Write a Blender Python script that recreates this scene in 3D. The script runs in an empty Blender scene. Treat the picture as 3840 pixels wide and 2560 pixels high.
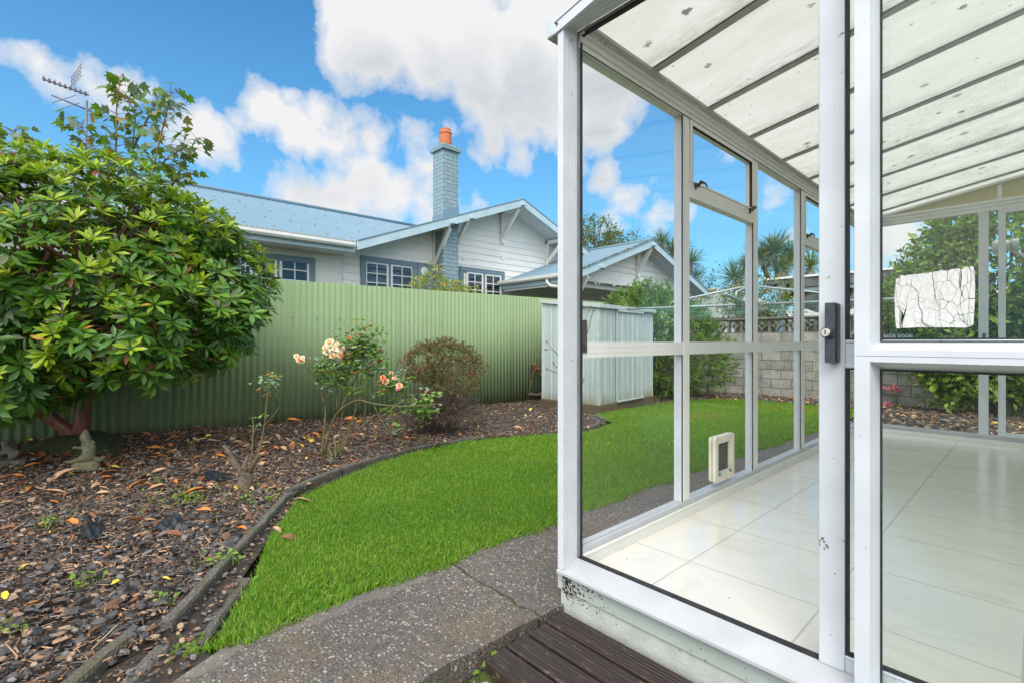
import bpy, math, random
import numpy as np
random.seed(7); rng = np.random.default_rng(7)
C = bpy.context.scene.collection
S = bpy.context.scene
PI = math.pi
# ---------------------------------------------------------------- camera
CX, SX = math.cos(math.radians(47.5)), math.sin(math.radians(47.5))
CAMZ, FL = 1.03, 1816.0          # camera height (m); focal length in pixels of the 3840 px wide frame
cam_d = bpy.data.cameras.new('camera'); cam_d.lens = 17.02; cam_d.sensor_width = 36
cam_d.clip_start = .05; cam_d.clip_end = 2000
cam = bpy.data.objects.new('camera', cam_d); C.objects.link(cam)
cam.location = (0, 0, CAMZ); cam.rotation_euler = (PI/2, 0, math.radians(47.5))
S.camera = cam
# survey helpers: sight line of a point of the photograph met with a real plane (ground z, x or y)
def gnd(px, py, z=0.0):
    D = FL*(CAMZ-z)/(py-1280.0); t = (px-1920)/FL
    return (D*(t*CX-SX), D*(t*SX+CX), z)
def onx(px, py, X):
    t = (px-1920)/FL; D = X/(t*CX-SX)
    return (X, D*(t*SX+CX), CAMZ+(1280-py)*D/FL)
def ony(px, py, Y):
    t = (px-1920)/FL; D = Y/(t*SX+CX)
    return (D*(t*CX-SX), Y, CAMZ+(1280-py)*D/FL)
def atD(px, py, D):
    t = (px-1920)/FL
    return (D*(t*CX-SX), D*(t*SX+CX), CAMZ+(1280-py)*D/FL)

# ---------------------------------------------------------------- materials
M = {}
def lin(h):
    h = h.lstrip('#'); v = [int(h[i:i+2], 16)/255 for i in (0, 2, 4)]
    return tuple(((c/12.92) if c <= .04045 else ((c+.055)/1.055)**2.4) for c in v)
class NT:
    def __init__(s, nt): s.nt = nt; s.n = nt.nodes; s.l = nt.links
    def new(s, t, **k):
        n = s.n.new(t)
        for a, b in k.items():
            if a.startswith('i_'):
                key = a[2:].replace('_', ' ')
                n.inputs[int(key) if key.isdigit() else key].default_value = b
            else: setattr(n, a, b)
        return n
    def link(s, a, b): s.l.new(a, b)
    def math(s, op, a, b=None, c=None, clamp=False):
        n = s.n.new('ShaderNodeMath'); n.operation = op; n.use_clamp = clamp
        for i, v in enumerate((a, b, c)):
            if v is None: continue
            if isinstance(v, (int, float)): n.inputs[i].default_value = v
            else: s.l.new(v, n.inputs[i])
        return n.outputs[0]
    def mix(s, f, a, b, blend='MIX'):
        n = s.n.new('ShaderNodeMix'); n.data_type = 'RGBA'; n.blend_type = blend
        for sock, v in ((n.inputs[0], f), (n.inputs[6], a), (n.inputs[7], b)):
            if isinstance(v, (int, float)): sock.default_value = v
            elif isinstance(v, tuple): sock.default_value = (*v[:3], 1)
            else: s.l.new(v, sock)
        return n.outputs[2]
    def ramp(s, f, stops, interp='LINEAR'):
        n = s.n.new('ShaderNodeValToRGB'); n.color_ramp.interpolation = interp
        e = n.color_ramp.elements
        while len(e) > 1: e.remove(e[-1])
        e[0].position = stops[0][0]; e[0].color = (*stops[0][1], 1) if isinstance(stops[0][1], tuple) else (stops[0][1],)*3+(1,)
        for p, c in stops[1:]:
            x = e.new(p); x.color = (*c, 1) if isinstance(c, tuple) else (c, c, c, 1)
        s.l.new(f, n.inputs[0]); return n.outputs[0]
    def noise(s, vec, scale, detail=4, rough=.55, dist=0):
        n = s.n.new('ShaderNodeTexNoise'); n.inputs['Scale'].default_value = scale
        n.inputs['Detail'].default_value = detail; n.inputs['Roughness'].default_value = rough
        n.inputs['Distortion'].default_value = dist
        if vec is not None: s.l.new(vec, n.inputs['Vector'])
        return n.outputs['Fac']
    def scale(s, vec, v):
        n = s.n.new('ShaderNodeMapping'); n.inputs['Scale'].default_value = v; s.l.new(vec, n.inputs['Vector']); return n.outputs[0]
    def coord(s): return s.n.new('ShaderNodeTexCoord').outputs['Object']
    def pos(s): return s.n.new('ShaderNodeNewGeometry').outputs['Position']
def newmat(name):
    m = bpy.data.materials.new(name); m.use_nodes = True
    t = NT(m.node_tree); b = m.node_tree.nodes['Principled BSDF']; M[name] = m
    return m, t, b
def bump(t, b, h, strength=.3, dist=.01):
    n = t.new('ShaderNodeBump'); n.inputs['Strength'].default_value = strength; n.inputs['Distance'].default_value = dist
    t.link(h, n.inputs['Height']); t.link(n.outputs[0], b.inputs['Normal'])
def pm(name, c1, c2=None, sc=6, rough=.6, bs=None, bst=.2, bd=.004, spec=.5, metal=0, lo=.35, hi=.65, speck=None, speck_sc=60, stretch=None, sw=.02):
    m, t, b = newmat(name); c1 = lin(c1) if isinstance(c1, str) else c1
    c2 = c1 if c2 is None else (lin(c2) if isinstance(c2, str) else c2)
    v = t.pos()
    if stretch: v = t.scale(v, stretch)
    f = t.ramp(t.noise(v, sc, 5, .6), [(lo, 0.0), (hi, 1.0)])
    col = t.mix(f, c1, c2)
    if speck:
        g = t.ramp(t.noise(t.pos(), speck_sc, 3, .6), [(.69, 0.0), (.69+sw, 1.0)])
        col = t.mix(g, col, lin(speck))
    t.link(col, b.inputs['Base Color'])
    b.inputs['Roughness'].default_value = rough; b.inputs['Specular IOR Level'].default_value = spec
    b.inputs['Metallic'].default_value = metal
    if bs: bump(t, b, t.noise(v, bs, 4, .6), bst, bd)
    return m
def leafmat(name, c1, c2, rough=.35, trans=.25, spec=.4):
    """leaf: colour varies from leaf to leaf (Random Per Island), glossy top, some light passes through"""
    m, t, b = newmat(name); c1 = lin(c1) if isinstance(c1, str) else c1; c2 = lin(c2) if isinstance(c2, str) else c2
    g = t.n.new('ShaderNodeNewGeometry').outputs['Random Per Island']
    col = t.mix(g, c1, c2)
    t.link(col, b.inputs['Base Color']); b.inputs['Roughness'].default_value = rough
    b.inputs['Specular IOR Level'].default_value = spec
    tr = t.new('ShaderNodeBsdfTranslucent'); t.link(t.mix(.5, col, (.25, .42, .02)), tr.inputs[0])
    mx = t.new('ShaderNodeMixShader'); mx.inputs[0].default_value = trans
    t.link(b.outputs[0], mx.inputs[1]); t.link(tr.outputs[0], mx.inputs[2])
    t.link(mx.outputs[0], t.n['Material Output'].inputs[0])
    return m
def glassmat(name, tint, refl=1.0, rough=0.0, dirt=.0):
    m, t, b = newmat(name); t.n.remove(b)
    tr = t.new('ShaderNodeBsdfTransparent'); tr.inputs[0].default_value = (*tint, 1)
    gl = t.new('ShaderNodeBsdfGlossy'); gl.inputs['Roughness'].default_value = rough
    fr = t.new('ShaderNodeFresnel'); fr.inputs[0].default_value = 1.5
    mx = t.new('ShaderNodeMixShader')
    t.link(t.math('MULTIPLY', fr.outputs[0], refl, clamp=True), mx.inputs[0]); t.link(tr.outputs[0], mx.inputs[1]); t.link(gl.outputs[0], mx.inputs[2])
    out = mx.outputs[0]
    if dirt:
        df = t.new('ShaderNodeBsdfDiffuse'); df.inputs[0].default_value = (.75, .78, .74, 1)
        m2 = t.new('ShaderNodeMixShader')
        f = t.ramp(t.noise(t.scale(t.pos(), (1, 1, .5)), 5, 6, .7), [(.45, 0.0), (.8, dirt)])
        t.link(f, m2.inputs[0]); t.link(out, m2.inputs[1]); t.link(df.outputs[0], m2.inputs[2]); out = m2.outputs[0]
    t.link(out, t.n['Material Output'].inputs[0])
    return m

# ---------------------------------------------------------------- mesh builder
class MB:
    def __init__(s): s.v = []; s.f = []; s.mi = []; s.sm = []
    def add(s, vs, fs, mi=0, smooth=False):
        o = len(s.v); s.v += [tuple(p) for p in vs]
        for f in fs: s.f.append(tuple(i+o for i in f)); s.mi.append(mi); s.sm.append(smooth)
        return s
    def box(s, x0, x1, y0, y1, z0, z1, mi=0):
        v = [(x, y, z) for z in (z0, z1) for y in (y0, y1) for x in (x0, x1)]
        return s.add(v, [(0, 2, 3, 1), (4, 5, 7, 6), (0, 1, 5, 4), (2, 6, 7, 3), (0, 4, 6, 2), (1, 3, 7, 5)], mi)
    def prism(s, pts, axis, a, b, mi=0, cap=True):
        """closed polygon pts (2-D) pushed along an axis from a to b. axis x: pts=(y,z); y: (x,z); z: (x,y)"""
        def P(p, q): return {'x': (q, p[0], p[1]), 'y': (p[0], q, p[1]), 'z': (p[0], p[1], q)}[axis]
        n = len(pts); ar = sum(pts[i][0]*pts[(i+1) % n][1]-pts[(i+1) % n][0]*pts[i][1] for i in range(n))
        flip = (ar < 0) != (axis == 'y')
        if b < a: a, b = b, a
        q = pts[::-1] if flip else pts
        v = [P(p, a) for p in q]+[P(p, b) for p in q]
        f = [(i, (i+1) % n, n+(i+1) % n, n+i) for i in range(n)]
        if cap: f += [tuple(range(n))[::-1], tuple(range(n, 2*n))]
        return s.add(v, f, mi)
    def tube(s, pts, r, n=6, mi=0, cap=True, smooth=True):
        pts = [np.array(p, float) for p in pts]; m = len(pts)
        rs = [r]*m if isinstance(r, (int, float)) else list(r)
        vs = []; up = np.array([0, 0, 1.]); prev = None
        for i in range(m):
            d = pts[min(i+1, m-1)]-pts[max(i-1, 0)]; d = d/(np.linalg.norm(d)+1e-9)
            if prev is None:
                a = np.cross(d, up if abs(d[2]) < .9 else np.array([1., 0, 0]))
            else: a = prev-d*np.dot(prev, d)
            a /= np.linalg.norm(a)+1e-9; prev = a; b = np.cross(d, a)
            for k in range(n):
                w = 2*PI*k/n; vs.append(pts[i]+rs[i]*(math.cos(w)*a+math.sin(w)*b))
        fs = [(i*n+k, i*n+(k+1) % n, (i+1)*n+(k+1) % n, (i+1)*n+k) for i in range(m-1) for k in range(n)]
        if cap: fs += [tuple(range(n))[::-1], tuple(range((m-1)*n, m*n))]
        return s.add(vs, fs, mi, smooth)
    def lathe(s, prof, c=(0, 0, 0), n=20, mi=0, smooth=True):
        vs = []; m = len(prof)
        for r, z in prof:
            for k in range(n): vs.append((c[0]+r*math.cos(2*PI*k/n), c[1]+r*math.sin(2*PI*k/n), c[2]+z))
        fs = [(i*n+k, i*n+(k+1) % n, (i+1)*n+(k+1) % n, (i+1)*n+k) for i in range(m-1) for k in range(n)]
        fs += [tuple(range(n))[::-1], tuple(range((m-1)*n, m*n))]
        return s.add(vs, fs, mi, smooth)
    def quad(s, a, b, c, d, mi=0): return s.add([a, b, c, d], [(0, 1, 2, 3)], mi)
    def build(s, name, mats, parent=None, bev=0, loc=None, **tags):
        me = bpy.data.meshes.new(name); me.from_pydata(s.v, [], s.f)
        mats = mats if isinstance(mats, (list, tuple)) else [mats]
        for m in mats: me.materials.append(M[m] if isinstance(m, str) else m)
        me.polygons.foreach_set('material_index', s.mi); me.polygons.foreach_set('use_smooth', s.sm); me.update()
        return link(name, me, parent, bev, **tags)
def link(name, me, parent=None, bev=0, **tags):
    o = bpy.data.objects.new(name, me); C.objects.link(o)
    if parent is not None:
        o.parent = parent
        base = parent; off = [0, 0, 0]
        while base is not None:
            off = [off[i]+base.location[i] for i in range(3)]; base = base.parent
        o.location = [-v for v in off]      # meshes are written in world coordinates
    if bev:
        b = o.modifiers.new('bevel', 'BEVEL'); b.width = bev; b.segments = 1; b.limit_method = 'ANGLE'; b.angle_limit = math.radians(40)
    for k, v in tags.items(): o[k] = v
    return o
def thing(name, loc, label, cat, group=None):
    o = bpy.data.objects.new(name, None); C.objects.link(o); o.location = loc; o.empty_display_size = .2
    o['label'] = label; o['category'] = cat
    if group: o['group'] = group
    return o
def tag(o, label, cat, group=None):
    o['label'] = label; o['category'] = cat
    if group: o['group'] = group
    return o

# numpy scatter: copies of a small template as one mesh
def npmesh(name, V, counts, loops, mats, mi, smooth=False):
    me = bpy.data.meshes.new(name)
    me.vertices.add(len(V)); me.vertices.foreach_set('co', np.ascontiguousarray(V, np.float32).ravel())
    me.loops.add(len(loops)); me.loops.foreach_set('vertex_index', np.ascontiguousarray(loops, np.int32))
    me.polygons.add(len(counts)); st = np.concatenate(([0], np.cumsum(counts)[:-1])).astype(np.int32)
    me.polygons.foreach_set('loop_start', st); me.polygons.foreach_set('loop_total', np.asarray(counts, np.int32))
    me.polygons.foreach_set('material_index', np.asarray(mi, np.int32))
    me.polygons.foreach_set('use_smooth', np.full(len(counts), smooth))
    for m in mats: me.materials.append(M[m] if isinstance(m, str) else m)
    me.update(calc_edges=True); me.validate(); return me
def scatter_arrays(tv, tf, mats3, pos, mi):
    tv = np.asarray(tv, float); N = len(pos); n = len(tv)
    V = np.einsum('nij,kj->nki', mats3, tv)+pos[:, None, :]
    cnt = np.array([len(f) for f in tf]); lp = np.concatenate([np.array(f) for f in tf])
    loops = (lp[None, :]+(np.arange(N)*n)[:, None]).ravel()
    return V.reshape(-1, 3), np.tile(cnt, N), loops, np.repeat(mi, len(tf))
def scatter(name, tv, tf, mats3, pos, mats, mi, smooth=False):
    return npmesh(name, *[a for a in (lambda r: (r[0], r[1], r[2]))(scatter_arrays(tv, tf, mats3, pos, mi))], mats, np.repeat(mi, len(tf)), smooth)
def join_arrays(name, arrs, mats, smooth=False):
    V = []; Cn = []; L = []; MI = []; o = 0
    for v, c, l, m in arrs: V.append(v); Cn.append(c); L.append(l+o); MI.append(m); o += len(v)
    return npmesh(name, np.concatenate(V), np.concatenate(Cn), np.concatenate(L), mats, np.concatenate(MI), smooth)
def nrm(a): return a/(np.linalg.norm(a, axis=-1, keepdims=True)+1e-9)
def frames(along, normal, size):
    """matrices whose columns are side, along, normal"""
    al = nrm(along); sd = nrm(np.cross(al, normal)); no = np.cross(sd, al)
    size = np.asarray(size)
    if size.ndim == 1: size = np.stack([size]*3, 1)
    return np.stack([sd*size[:, :1], al*size[:, 1:2], no*size[:, 2:3]], axis=2)
def rdir(n): return nrm(rng.normal(size=(n, 3)))
# leaf templates: side x, along y, normal z, unit length
def tleaf(w=.36, fold=.06, droop=.12):
    h = w/2
    v = [(0, 0, 0), (-h*.75, .3, fold), (0, .3, 0), (h*.75, .3, fold), (-h, .62, fold-droop*.4), (0, .62, -droop*.4), (h, .62, fold-droop*.4), (0, 1, -droop)]
    f = [(0, 2, 1), (0, 3, 2), (1, 2, 5, 4), (2, 3, 6, 5), (4, 5, 7), (5, 6, 7)]
    return v, f
LEAF = tleaf()
SMALL = ([(0, 0, 0), (-.25, .5, .05), (.25, .5, .05), (0, 1, 0)], [(0, 2, 3, 1)])
FOLD = ([(0, 0, 0), (-.28, .45, .08), (0, .5, 0), (.28, .45, .08), (0, 1, -.05)], [(0, 2, 1), (0, 3, 2), (1, 2, 4), (2, 3, 4)])
NEEDLE = ([(-.04, 0, 0), (.04, 0, 0), (.03, .6, .02), (0, 1, 0), (-.03, .6, .02)], [(0, 1, 2, 3, 4)])
def palm_leaf():
    """sycamore leaf: five pointed lobes round a stalk"""
    v = [(0, .0, 0)]; out = [(-.20, -.02), (-.52, .12), (-.34, .3), (-.5, .58), (-.2, .52), (0, 1.0), (.2, .52), (.5, .58), (.34, .3), (.52, .12), (.2, -.02)]
    for x, y in out: v.append((x, y, -.25*(x*x+y*y)+.12*abs(x)))
    v.append((0, .45, -.02)); c = len(v)-1; f = [(0, 1+i, 2+i) for i in range(0)]
    for i in range(len(out)-1): f.append((c, 2+i, 1+i))
    f.append((c, 1, 0)); f.append((c, 0, len(out))); return v, f
MAPLE = palm_leaf()

def terrain(x, y):
    k = min(max((y-3)/8.4, 0), 1); z = -.17*k
    a = min(max((2.6-y)/2.6, 0), 1)*min(max((-x-4.3)/1.6, 0), 1)
    return z+.09*a
def terr(x, y):
    k = np.clip((y-3)/8.4, 0, 1); a = np.clip((2.6-y)/2.6, 0, 1)*np.clip((-x-4.3)/1.6, 0, 1)
    return -.17*k+.09*a
def lumps(seed, n=7, f=3.0, amp=.07):
    r = np.random.default_rng(seed); K = r.normal(size=(n, 3))*f; P = r.uniform(0, 6.28, n)
    return lambda d: 1+amp*np.sin(d@K.T+P).sum(1)
# ---------------------------------------------------------------- colours
pm('white_alu', (.60, .62, .645), (.53, .55, .575), 5, .32, bs=90, bst=.05, bd=.001, spec=.5, speck='77746a', speck_sc=48, sw=.05)
pm('white_alu_in', (.72, .72, .68), (.66, .66, .62), 3, .35, speck='8d8c80', speck_sc=80, sw=.05)
pm('sill_white', (.46, .47, .48), (.41, .42, .43), 8, .3, speck='a8a8a0', speck_sc=50, sw=.08)
pm('soft_gasket', (.10, .10, .095), (.16, .16, .15), 20, .7)
pm('black_rubber', (.012, .011, .012), (.03, .028, .03), 40, .75, bs=300, bst=.6, bd=.002)
pm('grey_jamb', (.17, .19, .21), (.24, .26, .28), 8, .4)
pm('grey_bar', (.36, .36, .34), (.46, .46, .44), 9, .5, speck='3a3a34', speck_sc=40, sw=.08)
pm('dark_plastic', (.022, .027, .036), (.045, .052, .064), 60, .38)
pm('chrome', (.62, .60, .52), None, 5, .22, metal=1)
pm('bracket_brown', (.045, .035, .03), (.09, .07, .06), 30, .5)
pm('cream_plastic', (.72, .68, .55), (.60, .57, .44), 14, .45, speck='6d6a4a', speck_sc=90)
pm('catflap_grey', (.14, .12, .10), (.20, .17, .14), 10, .3)
pm('teal_plastic', (.03, .22, .18), None, 5, .4)
pm('gable_yellow', (.62, .56, .30), (.55, .50, .27), 6, .5)
pm('plinth_board', (.42, .45, .41), (.36, .40, .35), 6, .7, bs=60, bst=.15, speck='2c2a20', speck_sc=55, sw=.03)
pm('plinth_plaster', (.48, .50, .45), (.40, .42, .37), 20, .85, bs=110, bst=.8, bd=.004, speck='4a4536', speck_sc=70, sw=.04)
pm('mould', (.035, .028, .018), (.09, .06, .035), 60, .9, bs=80, bst=.8)
pm('screw_green', (.12, .16, .09), None, 3, .4)
def fence_mat():
    m, t, b = newmat('steel_green'); p = t.pos(); sx = t.new('ShaderNodeSeparateXYZ'); t.link(p, sx.inputs[0])
    oi = t.new('ShaderNodeObjectInfo')
    c = t.mix(t.ramp(t.noise(t.scale(p, (1, 1, .4)), 1.6, 6, .65), [(.35, 0.0), (.65, 1.0)]), (.195, .275, .130), (.22, .30, .155))
    c = t.mix(t.math('MULTIPLY', oi.outputs['Random'], .35), c, (.23, .29, .17))
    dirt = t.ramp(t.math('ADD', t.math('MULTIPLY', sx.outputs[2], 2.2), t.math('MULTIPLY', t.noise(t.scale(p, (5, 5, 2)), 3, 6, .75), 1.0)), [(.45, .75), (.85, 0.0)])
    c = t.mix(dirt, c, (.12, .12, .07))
    fl = t.ramp(t.noise(t.scale(p, (1, 1, .25)), 26, 3, .6), [(.73, 0.0), (.75, .8)]); c = t.mix(fl, c, (.36, .40, .30))
    t.link(c, b.inputs['Base Color']); b.inputs['Roughness'].default_value = .6; b.inputs['Specular IOR Level'].default_value = .18
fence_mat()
pm('steel_blue', (.14, .225, .28), (.165, .25, .305), .8, .42, spec=.4)
pm('fascia_blue', (.42, .54, .58), (.36, .48, .53), 4, .6, speck='6b7a6a', speck_sc=12)
pm('trim_blue', (.135, .20, .245), (.165, .235, .285), 5, .5)
pm('house_white', (.80, .785, .74), (.74, .72, .67), 2.5, .6, bs=30, bst=.05)
pm('plaster_white', (.80, .785, .73), (.74, .725, .67), 1.2, .8, bs=25, bst=.12)
pm('window_white', (.76, .75, .71), None, 4, .45)
pm('soffit', (.62, .64, .64), (.56, .58, .58), 5, .7)
pm('gutter_white', (.74, .73, .69), (.66, .65, .60), 6, .4, speck='7a7868', speck_sc=30)
pm('terracotta', (.52, .15, .055), (.42, .11, .04), 8, .7, bs=40, bst=.3)
pm('curtain', (.42, .41, .38), (.34, .33, .31), 4, .9)
pm('dark_room', (.02, .021, .024), (.04, .04, .045), 2, .8)
pm('brown_wood', (.16, .05, .02), None, 4, .6)
pm('shed_steel', (.40, .47, .47), (.50, .57, .56), 5, .38, metal=.25, stretch=(1, 1, .15), lo=.3, hi=.7)
pm('shed_trim', (.55, .60, .58), (.45, .50, .49), 12, .45, metal=.2, speck='5d5f50', speck_sc=30)
pm('rust_stain', (.20, .13, .05), (.33, .28, .15), 12, .8)
pm('old_timber', (.13, .085, .045), (.07, .065, .035), 8, .85, bs=40, bst=.5)
pm('soil', (.028, .02, .014), (.055, .04, .028), 14, .95, bs=60, bst=1, bd=.015)
pm('chip_dark', (.038, .033, .034), (.088, .078, .076), 40, .55, bs=90, bst=.5, bd=.003)
pm('chip_black', (.012, .011, .012), (.03, .027, .028), 40, .45, bs=90, bst=.5, bd=.003)
pm('chip_brown', (.095, .045, .024), (.16, .085, .045), 40, .7)
pm('chip_tan', (.36, .24, .15), (.24, .155, .10), 40, .8)
pm('chip_grey', (.14, .135, .13), (.20, .19, .18), 40, .6)
pm('litter_brown', (.24, .085, .03), (.15, .055, .025), 25, .6)
pm('litter_tan', (.50, .31, .17), (.40, .24, .13), 25, .6)
pm('litter_orange', (.55, .20, .03), (.48, .13, .02), 25, .55)
pm('litter_yellow', (.65, .42, .03), (.6, .5, .05), 25, .5)
pm('bark_red', (.16, .05, .028), (.30, .13, .09), 22, .3, bs=40, bst=.5, stretch=(1, 1, .3))
pm('bark_grey', (.075, .055, .04), (.16, .125, .09), 18, .9, bs=50, bst=.7)
pm('twig_brown', (.10, .07, .05), (.19, .14, .105), 20, .85)
pm('cane_green', (.11, .12, .035), (.13, .075, .035), 9, .6)
pm('stem_pink', (.22, .11, .07), (.16, .13, .06), 9, .6)
pm('moss', (.045, .06, .012), (.10, .12, .02), 18, .95, bs=90, bst=.9, bd=.01)
pm('moss_bright', (.10, .15, .015), (.06, .09, .012), 30, .95)
pm('moss_mound', (.022, .026, .009), (.05, .055, .014), 14, .95, bs=50, bst=.9, bd=.02)
pm('statue_stone', (.07, .068, .035), (.15, .145, .085), 25, .9, bs=60, bst=.7, bd=.006, speck='3a3820', speck_sc=40)
pm('statue_grey', (.075, .068, .05), (.14, .13, .10), 25, .9, bs=60, bst=.7, bd=.006)
pm('weed_mat', (.010, .011, .014), (.028, .032, .04), 40, .28, bs=200, bst=.5)
pm('clothes_line', (.12, .34, .27), None, 3, .5)
pm('galvanised', (.42, .45, .44), (.33, .37, .36), 18, .42, metal=.4)
pm('tarp', (.075, .08, .085), (.14, .145, .15), 3, .6)
pm('far_post', (.22, .31, .36), None, 3, .6)
pm('far_wall', (.55, .55, .47), (.5, .5, .43), 2, .8)
pm('far_roof', (.42, .42, .37), (.36, .36, .31), 2, .7)
pm('antenna_metal', (.12, .09, .10), (.2, .16, .17), 20, .5)
pm('film_white', (.80, .79, .75), (.74, .72, .68), 12, .6)
pm('lamp_body', (.62, .61, .56), (.5, .5, .45), 9, .5)
pm('sign_black', (.01, .01, .012), None, 3, .4)
pm('sign_text', (.50, .66, .64), None, 3, .5)
pm('petal_peach', (.85, .42, .24), (.88, .56, .36), 18, .6)
pm('petal_cream', (.90, .70, .42), (.9, .78, .6), 18, .6)
pm('petal_orange', (.85, .26, .08), (.85, .36, .15), 18, .6)
pm('petal_pink', (.85, .12, .22), (.9, .35, .42), 18, .6)
pm('petal_mauve', (.55, .30, .45), None, 18, .6)
pm('pale_stone', (.5, .49, .44), (.38, .37, .33), 15, .85, bs=40, bst=.5)
leafmat('rhodo_a', (.05, .15, .014), (.14, .27, .02), .3, .22)
leafmat('rhodo_b', (.035, .11, .016), (.075, .18, .02), .32, .18)
leafmat('rhodo_young_lit', (.20, .34, .018), (.42, .50, .03), .35, .3)  # new growth, its colour brightened to make the crown top look sunlit
leafmat('rhodo_under', (.09, .10, .055), (.13, .14, .08), .6, .15, .2)
leafmat('rhodo_old', (.50, .18, .02), (.60, .32, .03), .5, .2)
leafmat('rhodo_dead', (.17, .045, .018), (.25, .09, .04), .7, .1)
leafmat('maple_a', (.055, .14, .014), (.11, .20, .02), .42, .35)
leafmat('maple_b', (.12, .17, .10), (.16, .21, .13), .5, .2)
leafmat('maple_c', (.20, .24, .02), (.30, .16, .03), .45, .35)
leafmat('rose_leaf', (.11, .24, .03), (.24, .36, .06), .45, .3)
leafmat('rose_grey', (.16, .24, .14), (.22, .30, .19), .5, .2)
leafmat('rose_red', (.30, .055, .03), (.45, .20, .03), .5, .3)
leafmat('heath_green', (.085, .095, .03), (.16, .165, .055), .6, .2)
leafmat('heath_red', (.17, .055, .04), (.26, .12, .07), .6, .2)
leafmat('tree_far', (.075, .12, .018), (.15, .19, .03), .5, .3)
leafmat('tree_far_b', (.05, .085, .018), (.09, .12, .025), .5, .3)
leafmat('cordyline', (.07, .12, .025), (.16, .20, .05), .45, .15)
leafmat('cordyline_dead', (.22, .18, .10), (.32, .27, .17), .7, .1)
leafmat('feather', (.11, .21, .03), (.22, .33, .045), .55, .3)
leafmat('feather_b', (.045, .10, .02), (.09, .16, .03), .55, .25)
leafmat('hedge_a', (.07, .16, .016), (.14, .26, .022), .4, .3)
leafmat('hedge_b', (.15, .24, .02), (.25, .33, .03), .4, .35)
leafmat('shrub_yellow', (.28, .33, .02), (.42, .42, .03), .45, .35)
leafmat('shrub_green', (.12, .20, .02), (.2, .27, .03), .45, .35)
leafmat('shrub_pink', (.5, .13, .08), (.6, .3, .15), .5, .3)
leafmat('weed_green', (.12, .26, .02), (.22, .38, .04), .5, .35)
leafmat('grass_a', (.13, .275, .018), (.25, .41, .032), .5, .35, .3)
leafmat('grass_b', (.06, .19, .010), (.11, .27, .012), .5, .3, .3)
leafmat('grass_pale', (.24, .38, .035), (.34, .46, .06), .5, .35, .3)
leafmat('grass_dry', (.32, .30, .09), (.24, .24, .06), .6, .3, .2)
leafmat('silver_plant', (.20, .27, .25), (.32, .38, .36), .6, .15)
glassmat('glass', (.99, .995, .99), .06)
glassmat('glass_tint', (.982, .994, .985), .22, dirt=.006)
glassmat('glass_house', (.6, .62, .65), 1.6)

# translucent twin-wall roof sheet with the flutes running down the slope, and mould spots
def roof_sheet():
    m, t, b = newmat('roof_sheet'); p = t.pos()
    sx = t.new('ShaderNodeSeparateXYZ'); t.link(p, sx.inputs[0])
    flute = t.math('ABSOLUTE', t.math('SINE', t.math('MULTIPLY', sx.outputs[1], 300.)))
    base = t.mix(flute, (.48, .47, .42), (.585, .575, .51))
    blot = t.ramp(t.noise(t.scale(p, (1, 1, 1)), 3.2, 6, .62), [(.44, 0.0), (.62, 1.0)])
    far = t.math('MULTIPLY', t.math('SUBTRACT', sx.outputs[1], 3.4), 1.3, clamp=True)
    fine = t.ramp(t.noise(t.scale(p, (1.2, 1, 1)), 42, 4, .75, .4), [(.42, 0.0), (.62, 1.0)])
    stain = t.math('MULTIPLY', t.math('MULTIPLY', blot, far), fine, clamp=True)
    col = t.mix(t.math('MULTIPLY', stain, .65), base, (.13, .15, .08))
    v = t.new('ShaderNodeTexVoronoi'); v.inputs['Scale'].default_value = 10; v.inputs['Randomness'].default_value = 1; t.link(t.scale(p, (1, 1, 1)), v.inputs['Vector'])
    rad = t.math('MULTIPLY', t.noise(t.scale(p, (1, 2.5, 1)), 60, 2), .50)
    vc = t.new('ShaderNodeSeparateColor'); t.link(v.outputs['Color'], vc.inputs[0])
    spot = t.math('MULTIPLY', t.math('LESS_THAN', v.outputs['Distance'], t.math('MULTIPLY', rad, vc.outputs[1])), t.math('GREATER_THAN', vc.outputs[0], .55))
    col = t.mix(t.math('MULTIPLY', spot, .85), col, (.07, .065, .045))
    vs_ = t.new('ShaderNodeTexVoronoi'); vs_.inputs['Scale'].default_value = 24; t.link(p, vs_.inputs['Vector'])
    vd = t.new('ShaderNodeSeparateColor'); t.link(vs_.outputs['Color'], vd.inputs[0])
    sp2 = t.math('MULTIPLY', t.math('LESS_THAN', vs_.outputs['Distance'], t.math('MULTIPLY', vd.outputs[1], .24)), t.math('GREATER_THAN', vd.outputs[0], .80))
    col = t.mix(t.math('MULTIPLY', sp2, .7), col, (.10, .09, .06))
    mot = t.ramp(t.noise(t.scale(p, (.8, 2, 1)), 4.5, 6, .7), [(.35, 0.0), (.7, .55)]); col = t.mix(mot, col, (.43, .41, .32))
    fr_ = t.math('FRACT', t.math('DIVIDE', t.math('SUBTRACT', sx.outputs[1], 1.42), .546)); edge = t.math('MULTIPLY', t.ramp(fr_, [(.72, 0.0), (.97, 1.0)]), t.ramp(t.noise(t.scale(p, (3, 9, 3)), 4, 6, .75), [(.40, 0.0), (.7, .8)]))
    col = t.mix(edge, col, (.16, .17, .15))
    df = t.new('ShaderNodeBsdfDiffuse'); tl = t.new('ShaderNodeBsdfTranslucent'); t.link(col, df.inputs[0]); t.link(col, tl.inputs[0])
    mx = t.new('ShaderNodeMixShader'); mx.inputs[0].default_value = .72
    t.link(df.outputs[0], mx.inputs[1]); t.link(tl.outputs[0], mx.inputs[2])
    t.link(mx.outputs[0], t.n['Material Output'].inputs[0]); t.n.remove(b)
roof_sheet()
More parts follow.
